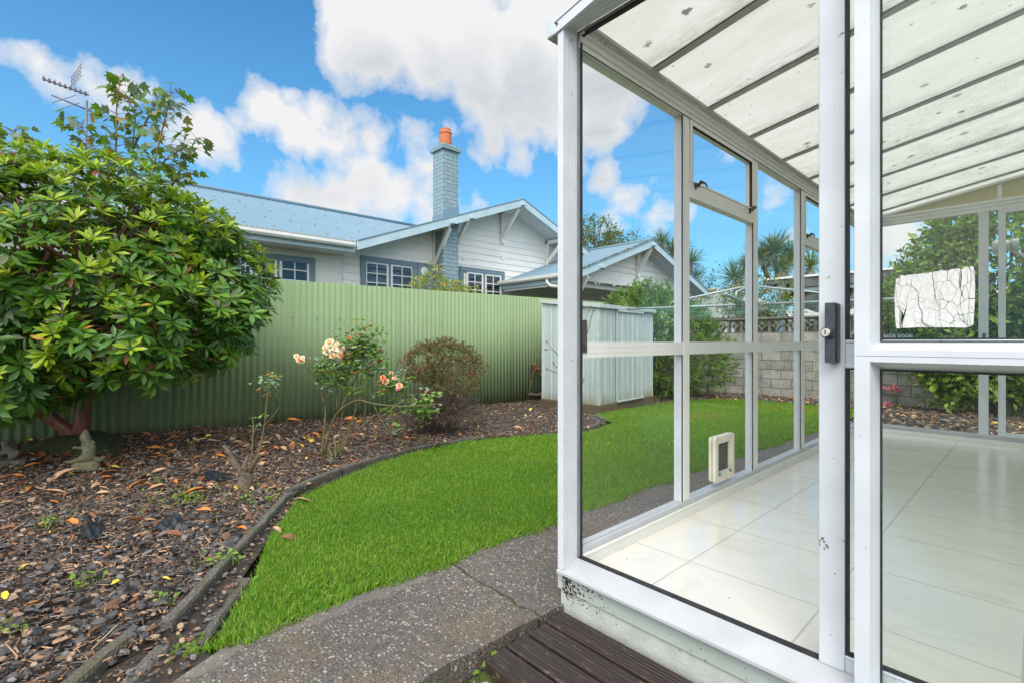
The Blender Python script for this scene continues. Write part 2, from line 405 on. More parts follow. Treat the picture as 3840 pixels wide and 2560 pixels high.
def gable_sheet():
    m, t, b = newmat('gable_sheet'); p = t.pos(); sx = t.new('ShaderNodeSeparateXYZ'); t.link(p, sx.inputs[0])
    fl = t.math('ABSOLUTE', t.math('SINE', t.math('MULTIPLY', sx.outputs[0], 300.)))
    col = t.mix(fl, (.62, .56, .32), (.74, .68, .42))
    df = t.new('ShaderNodeBsdfDiffuse'); tl = t.new('ShaderNodeBsdfTranslucent'); t.link(col, df.inputs[0]); t.link(col, tl.inputs[0])
    mx = t.new('ShaderNodeMixShader'); mx.inputs[0].default_value = .55
    t.link(df.outputs[0], mx.inputs[1]); t.link(tl.outputs[0], mx.inputs[2]); t.link(mx.outputs[0], t.n['Material Output'].inputs[0]); t.n.remove(b)
gable_sheet()
def tiles():
    m, t, b = newmat('floor_tile'); p = t.pos(); T = .468
    sx = t.new('ShaderNodeSeparateXYZ'); t.link(p, sx.inputs[0])
    def g(o, off):
        a = t.math('FRACT', t.math('DIVIDE', t.math('ADD', o, off), T))
        return t.math('ABSOLUTE', t.math('SUBTRACT', a, .5))
    gx = g(sx.outputs[0], .967+T*10); gy = g(sx.outputs[1], -1.87+T*10)
    line = t.math('GREATER_THAN', t.math('MAXIMUM', gx, gy), .5-.0042/T/1.2)
    veins = t.ramp(t.noise(t.scale(p, (1, 2.2, 1)), 2.2, 6, .65, 1.2), [(.3, (.64, .60, .525)), (.5, (.70, .665, .60)), (.72, (.62, .575, .495))])
    blot = t.ramp(t.noise(p, 7, 5, .7), [(.62, 0.0), (.8, .35)])
    col = t.mix(blot, veins, (.66, .56, .43))
    col = t.mix(line, col, (.50, .465, .40))
    t.link(col, b.inputs['Base Color'])
    t.link(t.ramp(t.noise(p, 9, 5, .7), [(.3, .10), (.7, .24)]), b.inputs['Roughness']); b.inputs['Specular IOR Level'].default_value = .6
    bump(t, b, t.math('ADD', t.math('MULTIPLY', line, -1.0), t.math('MULTIPLY', t.noise(p, 14, 3), .25)), .25, .002)
tiles()
def path_mat():
    m, t, b = newmat('path_aggregate'); p = t.pos(); sx = t.new('ShaderNodeSeparateXYZ'); t.link(p, sx.inputs[0])
    warp = t.new('ShaderNodeTexNoise'); warp.inputs['Scale'].default_value = 25; t.link(p, warp.inputs['Vector'])
    wv = t.new('ShaderNodeVectorMath', operation='MULTIPLY_ADD'); wv.inputs[1].default_value = (.02, .02, .02)
    t.link(warp.outputs['Color'], wv.inputs[0]); t.link(p, wv.inputs[2]); q = t.scale(wv.outputs[0], (1, 1, 1))
    def vor(sc, feat='F1'):
        v = t.new('ShaderNodeTexVoronoi'); v.feature = feat; v.inputs['Scale'].default_value = sc; t.link(q, v.inputs['Vector']); return v
    v = vor(70); e = vor(70, 'DISTANCE_TO_EDGE'); sc = t.new('ShaderNodeSeparateColor'); t.link(v.outputs['Color'], sc.inputs[0])
    stone = t.ramp(sc.outputs[0], [(0, (.065, .058, .055)), (.4, (.115, .104, .097)), (.75, (.17, .158, .147)), (.95, (.25, .235, .215)), (1, (.24, .18, .13))])
    inst = t.math('MULTIPLY', t.ramp(e.outputs[0], [(.06, 0.0), (.16, 1.0)]), t.math('GREATER_THAN', sc.outputs[1], .22))
    grout = t.mix(t.noise(p, 90, 3), (.045, .038, .033), (.12, .10, .085))
    col = t.mix(inst, grout, stone)
    # smooth trowelled strip along the lawn and in the wedge towards the camera
    n = t.math('MULTIPLY', t.math('SUBTRACT', t.noise(p, 5, 5, .6), .5), .35)
    sm = t.math('LESS_THAN', t.math('ADD', sx.outputs[0], n), -1.80)
    sm = t.math('MULTIPLY', sm, t.math('LESS_THAN', sx.outputs[1], 1.15))
    fine = t.mix(t.noise(p, 160, 3, .7), (.07, .064, .058), (.17, .155, .14))
    col = t.mix(t.math('MULTIPLY', sm, .6), col, fine)
    dirt = t.ramp(t.noise(p, 3.1, 6, .7), [(.5, 0.0), (.72, .7)])
    col = t.mix(dirt, col, (.13, .105, .06), 'MIX')
    big = t.ramp(t.noise(p, 1.3, 3, .5), [(.3, .75), (.7, 1.0)])
    col = t.mix(1.0, col, big, 'MULTIPLY'); col = t.mix(1.0, col, (1.5, 1.44, 1.38), 'MULTIPLY')
    t.link(col, b.inputs['Base Color']); b.inputs['Roughness'].default_value = .62
    h = t.math('MULTIPLY', inst, t.math('ADD', .4, sc.outputs[2])); h = t.math('MULTIPLY', h, t.math('SUBTRACT', 1.0, t.math('MULTIPLY', sm, .85)))
    bump(t, b, t.math('ADD', h, t.math('MULTIPLY', t.noise(p, 220, 2), .25)), 1.0, .007)
path_mat()
def kerb_mat():
    m, t, b = newmat('edging_concrete'); p = t.pos()
    c = t.mix(t.noise(p, 70, 5, .8), (.055, .05, .042), (.15, .135, .11))
    v = t.new('ShaderNodeTexVoronoi'); v.inputs['Scale'].default_value = 90; t.link(p, v.inputs['Vector'])
    s_ = t.new('ShaderNodeSeparateColor'); t.link(v.outputs['Color'], s_.inputs[0])
    c = t.mix(t.math('MULTIPLY', t.math('LESS_THAN', v.outputs['Distance'], .3), t.math('GREATER_THAN', s_.outputs[0], .7)), c, (.24, .24, .22))
    ms = t.ramp(t.noise(p, 9, 5, .7), [(.5, 0.0), (.66, .8)]); c = t.mix(ms, c, (.075, .068, .02))
    t.link(c, b.inputs['Base Color']); b.inputs['Roughness'].default_value = .9
    bump(t, b, t.math('ADD', v.outputs['Distance'], t.noise(p, 120, 4, .7)), .9, .006)
kerb_mat()
def deck_mat():
    m, t, b = newmat('deck_wood'); p = t.pos(); sx = t.new('ShaderNodeSeparateXYZ'); t.link(p, sx.inputs[0])
    fine = t.math('SINE', t.math('ADD', t.math('MULTIPLY', sx.outputs[1], 900.), t.math('MULTIPLY', t.noise(t.scale(p, (2, 20, 2)), 2, 3), 5.)))
    g = t.noise(t.scale(p, (3, 60, 60)), 3, 5, .7)
    c = t.mix(t.ramp(g, [(.3, 0.0), (.7, 1.0)]), (.015, .0095, .0075), (.055, .035, .026))
    c = t.mix(t.math('MULTIPLY', t.ramp(fine, [(.3, 0.0), (.9, 1.0)]), .45), c, (.012, .009, .008))
    worn = t.math('MULTIPLY', t.ramp(t.noise(t.scale(p, (5, 14, 5)), 3.2, 6, .75), [(.57, 0.0), (.65, 1.0)]), t.ramp(t.noise(t.scale(p, (8, 150, 8)), 3, 4, .7), [(.42, 0.0), (.55, 1.0)]))
    c = t.mix(t.math('MULTIPLY', worn, .65), c, (.33, .22, .13))
    t.link(c, b.inputs['Base Color']); b.inputs['Roughness'].default_value = .42
    bump(t, b, t.math('ADD', t.math('MULTIPLY', fine, .5), g), .8, .003)
deck_mat()
def block_mat():
    m, t, b = newmat('block_wall'); p = t.pos(); sx = t.new('ShaderNodeSeparateXYZ'); t.link(p, sx.inputs[0])
    cv = t.new('ShaderNodeCombineXYZ'); t.link(t.math('ADD', sx.outputs[0], sx.outputs[1]), cv.inputs[0]); t.link(t.math('ADD', sx.outputs[2], 10-1.22), cv.inputs[1])
    br = t.new('ShaderNodeTexBrick'); t.link(cv.outputs[0], br.inputs['Vector'])
    br.offset = .5
    for k, v in (('Scale', 1.0), ('Mortar Size', .007), ('Mortar Smooth', .3), ('Brick Width', .4), ('Row Height', .2)): br.inputs[k].default_value = v
    br.inputs['Color1'].default_value = (.30, .29, .25, 1); br.inputs['Color2'].default_value = (.40, .38, .33, 1); br.inputs['Mortar'].default_value = (.07, .065, .055, 1)
    st = t.ramp(t.noise(p, 3.5, 8, .75), [(.42, 0.0), (.62, 1.0)])
    sp = t.ramp(t.noise(p, 35, 5, .8), [(.42, 0.0), (.6, 1.0)])
    c = t.mix(t.math('MULTIPLY', t.math('MULTIPLY', st, sp), .9), br.outputs[0], (.05, .048, .04))
    low = t.ramp(sx.outputs[2], [(.0, .0), (.01, .0)]) 
    c = t.mix(t.math('MULTIPLY', t.ramp(t.noise(p, 16, 6, .8), [(.45, 0.0), (.7, 1.0)]), .5), c, (.13, .12, .09))
    t.link(c, b.inputs['Base Color']); b.inputs['Roughness'].default_value = .95
    bump(t, b, t.math('ADD', t.math('MULTIPLY', br.outputs['Fac'], -1.5), t.noise(p, 60, 5, .7)), .6, .01)
block_mat()
pm('screen_block', (.21, .20, .165), (.10, .095, .075), 9, .95, bs=60, bst=.7, bd=.01, speck='2a2820', speck_sc=30)
def chimney_mat():
    m, t, b = newmat('painted_brick'); p = t.pos(); sx = t.new('ShaderNodeSeparateXYZ'); t.link(p, sx.inputs[0])
    cv = t.new('ShaderNodeCombineXYZ'); t.link(t.math('ADD', sx.outputs[0], sx.outputs[1]), cv.inputs[0]); t.link(sx.outputs[2], cv.inputs[1])
    br = t.new('ShaderNodeTexBrick'); t.link(cv.outputs[0], br.inputs['Vector'])
    for k, v in (('Scale', 1.0), ('Mortar Size', .006), ('Mortar Smooth', .4), ('Brick Width', .235), ('Row Height', .085), ('Bias', 0)): br.inputs[k].default_value = v
    br.inputs['Color1'].default_value = (.20, .29, .315, 1); br.inputs['Color2'].default_value = (.235, .33, .355, 1); br.inputs['Mortar'].default_value = (.11, .165, .185, 1)
    flake = t.ramp(t.noise(p, 26, 6, .8), [(.60, 0.0), (.66, 1.0)])
    c = t.mix(t.math('MULTIPLY', flake, .7), br.outputs[0], (.10, .12, .12))
    t.link(c, b.inputs['Base Color']); b.inputs['Roughness'].default_value = .6
    bump(t, b, t.math('ADD', t.math('MULTIPLY', br.outputs['Fac'], -1.0), t.math('MULTIPLY', t.noise(p, 30, 4), .5)), .8, .01)
chimney_mat()
def film_mat():
    """paint film on the pane, split into plates: the cracks let the pane show through"""
    m, t, b = newmat('cracked_film'); p = t.scale(t.coord(), (1.0, 1, .55))
    w = t.new('ShaderNodeTexNoise'); w.inputs['Scale'].default_value = 22; t.link(p, w.inputs['Vector'])
    wv = t.new('ShaderNodeVectorMath', operation='MULTIPLY_ADD'); wv.inputs[1].default_value = (.02, .02, .02); t.link(w.outputs['Color'], wv.inputs[0]); t.link(p, wv.inputs[2])
    def vor(s_):
        v = t.new('ShaderNodeTexVoronoi'); v.feature = 'DISTANCE_TO_EDGE'; v.inputs['Scale'].default_value = s_; t.link(wv.outputs[0], v.inputs['Vector']); return v.outputs[0]
    wid = t.ramp(t.noise(p, 9, 3, .6), [(.35, .006), (.65, .025), (.85, .08)])
    v2 = t.new('ShaderNodeTexVoronoi'); v2.feature = 'DISTANCE_TO_EDGE'; v2.inputs['Scale'].default_value = 26; t.link(t.scale(wv.outputs[0], (1, 1, .22)), v2.inputs['Vector'])
    crack = t.math('MAXIMUM', t.math('LESS_THAN', vor(62), wid), t.math('LESS_THAN', v2.outputs[0], t.ramp(t.noise(p, 14, 3, .6), [(.40, .004), (.62, .03), (.75, .13)])))
    hair = t.math('MULTIPLY', t.math('LESS_THAN', vor(85), .03), .30)
    c = t.mix(hair, (.60, .59, .56), (.28, .27, .25))
    t.link(c, b.inputs['Base Color']); b.inputs['Roughness'].default_value = .6
    tr = t.new('ShaderNodeBsdfTransparent'); tr.inputs[0].default_value = (.75, .75, .75, 1); mx = t.new('ShaderNodeMixShader')
    t.link(crack, mx.inputs[0]); t.link(b.outputs[0], mx.inputs[1]); t.link(tr.outputs[0], mx.inputs[2]); t.link(mx.outputs[0], t.n['Material Output'].inputs[0])
film_mat()
def lawn_mat():
    m, t, b = newmat('lawn_base'); p = t.pos()
    c = t.mix(t.ramp(t.noise(p, 9, 5, .7), [(.3, 0.0), (.7, 1.0)]), (.05, .11, .012), (.085, .17, .018))
    t.link(c, b.inputs['Base Color']); b.inputs['Roughness'].default_value = .95; bump(t, b, t.noise(p, 60, 4), .8, .02)
lawn_mat()
pm('earth', (.05, .06, .025), (.08, .07, .04), 1.2, .95)
# shed walls get muddy rust near the bottom: wear with its own ragged shape
def shed_mat():
    m, t, b = newmat('shed_wall'); p = t.pos(); sx = t.new('ShaderNodeSeparateXYZ'); t.link(p, sx.inputs[0])
    c = t.mix(t.ramp(t.noise(t.scale(p, (6, 6, .35)), 2.2, 5, .65), [(.3, 0.0), (.7, 1.0)]), (.36, .43, .42), (.52, .59, .575))
    zz = t.math('ADD', sx.outputs[2], t.math('MULTIPLY', t.noise(t.scale(p, (9, 9, 1)), 2, 5, .7), -.5))
    c = t.mix(t.ramp(zz, [(-.22, 1.0), (.02, 0.0)]), c, (.24, .20, .09)) if False else t.mix(t.ramp(t.math('ADD', zz, .5), [(.27, .9), (.48, 0.0)]), c, (.26, .22, .11))
    sc = t.math('MULTIPLY', t.ramp(t.noise(t.scale(p, (2, 2, .6)), 3, 4, .6), [(.5, 0.0), (.6, 1.0)]), t.ramp(t.noise(t.scale(p, (10, 10, 5)), 5, 6, .75, 1.5), [(.60, 0.0), (.64, 1.0)]))
    c = t.mix(t.math('MULTIPLY', sc, .75), c, (.10, .12, .13))
    t.link(c, b.inputs['Base Color']); b.inputs['Roughness'].default_value = .4; b.inputs['Metallic'].default_value = .2
shed_mat()

# ---------------------------------------------------------------- sky, clouds, sun
SUNV = np.array([.42, -.56, .72]); SUNV /= np.linalg.norm(SUNV)
EL = math.asin(SUNV[2]); AZ = math.atan2(SUNV[0], SUNV[1])
W = bpy.data.worlds.new('World'); S.world = W; W.use_nodes = True
t = NT(W.node_tree); bg = t.n['Background']
sky = t.new('ShaderNodeTexSky'); sky.sky_type = 'NISHITA'; sky.sun_disc = False
sky.sun_elevation = EL; sky.sun_rotation = AZ; sky.air_density = 1.0; sky.dust_density = .3; sky.ozone_density = 2.2
def pdir(px, py):
    v = np.array(atD(px, py, 1.0))-np.array([0, 0, CAMZ]); return v/np.linalg.norm(v)
BL = [(1480, 120, 270), (1300, 200, 150), (1420, 20, 150), (1700, 120, 300), (1800, 330, 230), (1600, 300, 170), (2000, 230, 300), (1960, 470, 130), (2080, 380, 160), (2250, 300, 230), (2330, 80, 300), (1235, 190, 70),
      (1000, 450, 165), (1100, 400, 90), (830, 540, 160), (720, 500, 110), (900, 480, 120), (1130, 520, 160), (1290, 560, 140), (1420, 560, 130), (1560, 520, 120), (1650, 490, 90), (1470, 730, 150), (1350, 720, 130), (1580, 740, 130), (1150, 760, 180), (1280, 760, 180), (1400, 690, 170), (1040, 790, 110), (1300, 620, 130), (1200, 480, 120), (1560, 640, 110), (1650, 780, 80),
      (150, 300, 165), (320, 290, 130), (470, 350, 110), (30, 260, 130), (560, 380, 70), (-180, 330, 160), (650, 250, 45), (690, 270, 35), (640, 180, 28),
      (2400, 770, 100), (2330, 830, 90), (2470, 820, 100), (2560, 810, 85), (2290, 620, 60), (2900, 760, 80), (3000, 880, 110), (3330, 880, 190), (3420, 820, 110), (3560, 860, 60), (1820, 520, 130), (1950, 560, 110), (1760, 740, 60),
      (2120, 560, 90), (2480, 450, 70), (2750, 560, 55), (3100, 980, 90)]
gr = bpy.data.node_groups.new('cloud_density', 'ShaderNodeTree')
gr.interface.new_socket('V', in_out='INPUT', socket_type='NodeSocketVector'); gr.interface.new_socket('D', in_out='OUTPUT', socket_type='NodeSocketFloat')
g = NT(gr); gi = g.new('NodeGroupInput'); go = g.new('NodeGroupOutput')
wn = g.new('ShaderNodeTexNoise'); wn.inputs['Scale'].default_value = 3.5; wn.inputs['Detail'].default_value = 3; g.link(gi.outputs[0], wn.inputs['Vector'])
wv = g.new('ShaderNodeVectorMath', operation='MULTIPLY_ADD'); wv.inputs[1].default_value = (.10, .10, .10); g.link(wn.outputs['Color'], wv.inputs[0])
sb = g.new('ShaderNodeVectorMath', operation='SUBTRACT'); sb.inputs[1].default_value = (.05, .05, .05); g.link(gi.outputs[0], sb.inputs[0]); g.link(sb.outputs[0], wv.inputs[2])
cur = None
extra = []
rr = np.random.default_rng(5)
for _ in range(46):        # clouds over the rest of the sky dome
    az = rr.uniform(0, 2*PI); el = math.radians(rr.uniform(8, 80)); v = np.array([math.cos(el)*math.sin(az), math.cos(el)*math.cos(az), math.sin(el)])
    rt = v@np.array([CX, SX, 0]); fw = v@np.array([-SX, CX, 0])
    if fw > 0 and abs(rt/fw) < 1.7 and v[2]/fw < 1.7: continue
    extra.append((v, rr.uniform(.22, .5)))
for c_, r_ in [(pdir(px, py), np.linalg.norm(pdir(px+r*.7, py+r*.7)-pdir(px, py))) for px, py, r in BL]+extra:
    d = g.new('ShaderNodeVectorMath', operation='DISTANCE'); g.link(wv.outputs[0], d.inputs[0]); d.inputs[1].default_value = tuple(c_)
    e = g.math('MULTIPLY_ADD', d.outputs['Value'], -1.0/float(r_), 1.0)
    e = g.math('MULTIPLY', e, min(1.0, float(r_)/.12))
    cur = e if cur is None else g.math('SMOOTH_MAX', cur, e, .06)
fb = g.noise(wv.outputs[0], 7.5, 11, .60)
dn = g.math('MULTIPLY_ADD', g.math('SUBTRACT', fb, .5), 1.7, g.math('SUBTRACT', cur, .055))
g.link(dn, go.inputs[0])
tc = t.new('ShaderNodeTexCoord'); vec = tc.outputs['Generated']
d1 = t.new('ShaderNodeGroup'); d1.node_tree = gr; t.link(vec, d1.inputs[0])
up = t.new('ShaderNodeVectorMath', operation='ADD'); up.inputs[1].default_value = (.03, -.02, .085); t.link(vec, up.inputs[0])
d2 = t.new('ShaderNodeGroup'); d2.node_tree = gr; t.link(up.outputs[0], d2.inputs[0])
mask = t.ramp(d1.outputs[0], [(-.0, 0.0), (.10, .42), (.32, 1.0)])
shade = t.ramp(d2.outputs[0], [(.0, 0.0), (.62, 1.0)])
shade = t.math('MULTIPLY', shade, t.ramp(d1.outputs[0], [(.05, .25), (.6, 1.0)]))
ccol = t.mix(shade, (5.0, 5.0, 5.05), (3.6, 3.8, 4.05))
dt_ = t.new('ShaderNodeVectorMath', operation='DOT_PRODUCT'); dt_.inputs[1].default_value = tuple(SUNV); t.link(vec, dt_.inputs[0])
fill_glow = t.math('MULTIPLY_ADD', t.math('POWER', t.math('MAXIMUM', dt_.outputs['Value'], 0.0), .75), 2.9, 1.0)   # unseen clouds on the sun side brightened to add soft fill light
gv = t.new('ShaderNodeCombineXYZ'); [t.link(fill_glow, gv.inputs[i]) for i in range(3)]
ccol = t.mix(1.0, ccol, gv.outputs[0], 'MULTIPLY')
skyc = t.mix(1.0, sky.outputs[0], (.22, .85, 1.15), 'MULTIPLY')
sz_ = t.new('ShaderNodeSeparateXYZ'); t.link(vec, sz_.inputs[0])
skyc = t.mix(t.math('MULTIPLY', t.math('POWER', t.math('SUBTRACT', 1.0, t.math('MAXIMUM', sz_.outputs[2], 0.0)), 2.7), .85), skyc, (2.3, 4.2, 5.5))
col = t.mix(mask, skyc, ccol)
t.link(col, bg.inputs[0]); bg.inputs[1].default_value = .11
sun = bpy.data.lights.new('sun', 'SUN'); sun.energy = 1.3; sun.angle = math.radians(26); sun.color = (1, .96, .90)
so = bpy.data.objects.new('sun', sun); C.objects.link(so)
from mathutils import Vector
so.rotation_euler = Vector(SUNV).to_track_quat('Z', 'Y').to_euler()
S.view_settings.view_transform = 'Standard'; S.view_settings.look = 'None'; S.view_settings.gamma = 1; S.view_settings.use_curve_mapping = False
S.view_settings.exposure = 0.7
S.cycles.max_bounces = 10; S.cycles.transparent_max_bounces = 24; S.cycles.transmission_bounces = 8; S.cycles.diffuse_bounces = 4; S.cycles.glossy_bounces = 4
S.cycles.use_denoising = True
# ================================================================ the setting
def sheet(name, poly, mat, dz, step=.25, kind='structure'):
    """flat polygon draped on the terrain, cut into a grid so that it follows the slope"""
    import bmesh
    bm = bmesh.new(); vs = [bm.verts.new((x, y, 0)) for x, y in poly]; bm.faces.new(vs)
    x0, x1 = min(p[0] for p in poly), max(p[0] for p in poly); y0, y1 = min(p[1] for p in poly), max(p[1] for p in poly)
    for ax, a, b in ((0, x0, x1), (1, y0, y1)):
        v = a+step
        while v < b-1e-3:
            n = (1, 0, 0) if ax == 0 else (0, 1, 0); co = (v, 0, 0) if ax == 0 else (0, v, 0)
            bmesh.ops.bisect_plane(bm, geom=bm.verts[:]+bm.edges[:]+bm.faces[:], plane_co=co, plane_no=n); v += step
    for v in bm.verts: v.co.z = terrain(v.co.x, v.co.y)+dz
    me = bpy.data.meshes.new(name); bm.normal_update(); bm.to_mesh(me); bm.free()
    if me.polygons and me.polygons[0].normal.z < 0: me.flip_normals()
    me.materials.append(M[mat]); o = link(name, me); o['kind'] = kind; return o
# ground to the horizon, finer near the garden
gx = [-400, -150, -60, -30, -16]+list(np.arange(-12, 6.1, .5))+[12, 30, 80, 300]
gy = [-300, -80, -30, -12]+list(np.arange(-6, 13.1, .5))+[18, 30, 60, 150, 400]
G = MB(); nx, ny = len(gx), len(gy)
G.add([(x, y, terrain(max(min(x, 6), -7), y)-.09) for y in gy for x in gx], [(j*nx+i, j*nx+i+1, (j+1)*nx+i+1, (j+1)*nx+i) for j in range(ny-1) for i in range(nx-1)], 0, True)
G.build('ground', 'earth')['kind'] = 'structure'

EDGE = [(-1.72, -.9), (-1.90, -.2), (-2.06, .238), (-2.62, .58), (-3.34, 1.05), (-3.62, 1.38), (-3.88, 1.87), (-4.03, 2.45), (-4.09, 3.03), (-3.95, 3.6), (-3.75, 4.14), (-3.72, 4.7), (-3.93, 5.25), (-4.42, 5.5)]
LAWN_IN = [(-2.0, .41), (-2.32, .60), (-2.75, .78), (-3.30, 1.12), (-3.50, 1.42), (-3.78, 1.9), (-3.94, 2.45), (-4.0, 3.03), (-3.87, 3.6), (-3.66, 4.14), (-3.62, 4.7), (-3.83, 5.35), (-4.35, 5.62)]
LAWN = LAWN_IN+[(-4.50, 5.85), (-4.68, 7.75), (-4.82, 8.6), (-4.5, 9.6), (-4.08, 10.05), (-2.8, 10.1), (-1.95, 10.0), (-1.88, 6.8), (-1.88, .36)]
BED = [(-6.42, -3.5)]+[(-1.72, -3.5)]+EDGE+[(-4.6, 5.8), (-4.6, 6.6), (-6.42, 6.6)]
BED = BED[::-1]
sheet('garden_bed', [(p[0], p[1]) for p in BED], 'soil', -.012)
sheet('lawn', LAWN, 'lawn_base', -.004)
sheet('far_bed', [(-6.42, 6.6), (-4.6, 6.6), (-4.6, 8.0), (-4.82, 8.7), (-4.5, 9.75), (-4.08, 10.15), (-1.9, 10.15), (-1.8, 6.75), (3.5, 6.75), (3.5, 11.4), (-6.42, 11.4)], 'soil', -.012)
# verge of dirt between the edging and the path
sheet('verge', [(-2.06, .238), (-1.72, -.9), (-1.6, -3.5), (-1.2, -3.5), (-1.2, -.6), (-1.86, .36), (-1.95, .30), (-2.30, .52), (-2.75, .78), (-3.30, 1.12), (-3.34, 1.05), (-2.62, .58)], 'soil', -.012)
# path slabs, with a real edge towards the deck and a joint across
P = MB()
def slab(poly, z0=-.10, z1=0.0):
    n = len(poly); P.add([(x, y, terrain(x, y)+z0) for x, y in poly]+[(x, y, terrain(x, y)+z1) for x, y in poly],
        [tuple(range(n, 2*n))]+[(i, (i+1) % n, n+(i+1) % n, n+i) for i in range(n)])
rj = np.random.default_rng(11)
jx = np.linspace(-1.88, -1.27, 12); jy = 1.305+rj.normal(0, .008, 12)
W_EDGE = [(-1.88+rj.normal(0, .012), y) for y in np.arange(1.25, .4, -.12)]+[(-1.83, .33), (-1.62, -.05), (-1.42, -.5), (-1.30, -1.2), (-1.25, -3.4)]
R_EDGE = [(-.2, -3.4), (-.9, -1.5), (-1.12, -.4), (-1.268, .3)]+[(-1.27+rj.normal(0, .006), y) for y in np.arange(.5, 1.28, .1)]
slab(W_EDGE+R_EDGE+[(x, y-.008) for x, y in zip(jx[::-1], jy[::-1])])
slab([(x, y+.006) for x, y in zip(jx, jy)]+[(-1.266, 1.42), (-1.262, 3.0), (-1.88, 3.0)])
for a, b in ((3.0, 4.0), (4.0, 5.0), (5.0, 6.02)): slab([(-1.88, a), (-1.288, a), (-1.288, b), (-1.88, b)])
slab([(-1.88, 6.02), (3.5, 6.02), (3.5, 6.7), (-1.88, 6.7)])
P.build('path', 'path_aggregate')['kind'] = 'structure'
Jm = MB(); pts = [(x, y-.002, -.012) for x, y in zip(jx, jy)]
Jm.add([(x-.0, y-.016, z) for x, y, z in pts]+[(x, y+.016, z+.004) for x, y, z in pts], [(i, i+1, 12+i+1, 12+i) for i in range(11)])
o = Jm.build('moss_in_joint', 'moss'); o['kind'] = 'stuff'; o['label'] = 'dark moss filling the joint across the path'

# concrete edging pieces: each one a thing
def edging(name_i, pts, w, z0, z1, label, seed):
    w *= .78; r = np.random.default_rng(seed); mb = MB(); sec = []
    # resample
    P_ = [np.array(p) for p in pts]; out = []
    for a, b in zip(P_[:-1], P_[1:]):
        n = max(2, int(np.linalg.norm(b-a)/.05))
        out += [a+(b-a)*k/n for k in range(n)]
    out.append(P_[-1]); m = len(out)
    vs = []
    for i, p in enumerate(out):
        d = out[min(i+1, m-1)]-out[max(i-1, 0)]; d = d/np.linalg.norm(d); nn = np.array([-d[1], d[0]])
        g_ = terrain(p[0], p[1]); jit = r.normal(0, .0022, 6)
        for off, z in ((-w/2, z0), (-w/2*.95, z1-.010), (-w/2*.72, z1), (w/2*.72, z1), (w/2*.95, z1-.012), (w/2, z0)):
            vs.append((p[0]+nn[0]*(off+jit[0]), p[1]+nn[1]*(off+jit[1]), g_+z+jit[2]))
    fs = [(i*6+k, i*6+k+1, (i+1)*6+k+1, (i+1)*6+k) for i in range(m-1) for k in range(5)]+[tuple(range(6))[::-1], tuple(range((m-1)*6, m*6))]
    mb.add(vs, fs, 0, False)
    o = mb.build('edging_stone', 'edging_concrete'); tag(o, label, 'edging stone', 'concrete edging pieces round the garden bed'); return o
edging(0, [(-2.10, .255), (-2.36, .42), (-2.58, .565)], .062, -.06, .035, 'concrete edging piece nearest the foot of the path, lichen on its blunt end', 1)
edging(0, [(-2.60, .575), (-2.92, .79), (-3.10, .90)], .060, -.06, .033, 'concrete edging piece beside the gap with pale leaves, second from the path foot', 2)
edging(0, [(-3.12, .905), (-3.31, 1.03), (-3.38, 1.10)], .058, -.06, .030, 'short tilted concrete edging piece ending at a gap in the kerb', 3)
edging(0, [(-3.44, 1.10), (-3.60, 1.33), (-3.74, 1.58)], .060, -.06, .036, 'dark curved concrete edging piece with a grass tuft growing over it', 4)
edging(0, [(-3.75, 1.60), (-3.86, 1.85), (-3.92, 2.05)], .060, -.06, .034, 'curved concrete edging piece just in front of the tall peach rose', 5)
edging(0, [(-3.94, 2.10), (-4.01, 2.35), (-4.06, 2.62)], .060, -.06, .026, 'half buried concrete edging piece between the rose and the round twiggy bush', 6)
edging(0, [(-4.07, 2.75), (-4.10, 3.05), (-4.06, 3.3)], .060, -.06, .018, 'nearly buried concrete edging piece in front of the round twiggy bush', 7)
edging(0, [(-3.72, 4.55), (-3.80, 4.95), (-3.98, 5.22), (-4.25, 5.40)], .060, -.06, .03, 'curved concrete edging piece near the corner of the metal shed', 8)
edging(0, [(-4.05, 5.42), (-4.28, 5.56), (-4.46, 5.60)], .07, -.06, .03, 'small curved concrete edging piece touching the timber base of the shed', 9)
e1 = [gnd(490, 2400), gnd(380, 2480), gnd(250, 2600), gnd(120, 2740)]
e2 = [gnd(610, 2420), gnd(530, 2500), gnd(430, 2600), gnd(330, 2720)]
edging(0, [p[:2] for p in e1], .07, -.06, .030, 'broken mossy edging piece at the bottom left beside the bark chips', 10)
edging(0, [p[:2] for p in e2], .075, -.08, .000, 'low mossy edging piece at the bottom between path and bark chips', 11)
edging(0, [(-1.97, .32), (-2.16, .43), (-2.37, .575)], .09, -.06, -.012, 'flat worn concrete strip sunk beside the near corner of the lawn', 12)

# ---------------------------------------------------------------- timber deck step
deck = thing('deck_step', (-.6, 1.2, -.1), 'dark weathered timber deck step of grooved boards below the sliding door', 'deck')
for i, (a, b) in enumerate(((1.306, 1.404), (1.204, 1.296), (1.102, 1.194), (1.0, 1.092))):
    mb = MB(); x0 = -1.232+.004*i; 
    # ribbed top: real grooves along the board
    n = 15; top = []
    for k in range(n):
        y = a+.004+(b-a-.008)*k/(n-1); top.append((y, -.0015 if k % 2 else -.004))
    poly = [(a, -.045), (a, -.008)]+top+[(b, -.008), (b, -.045)]
    mb.prism(poly, 'x', x0, 1.5)
    mb.build('deck_board', 'deck_wood', deck)
mb = MB(); mb.box(-1.225, 1.45, 1.03, 1.07, -.14, -.047); mb.box(-1.225, -1.18, 1.07, 1.39, -.14, -.049); mb.box(-.4, -.35, 1.07, 1.39, -.14, -.049)
mb.build('bearer', 'old_timber', deck)
mb = MB(); r = np.random.default_rng(3)
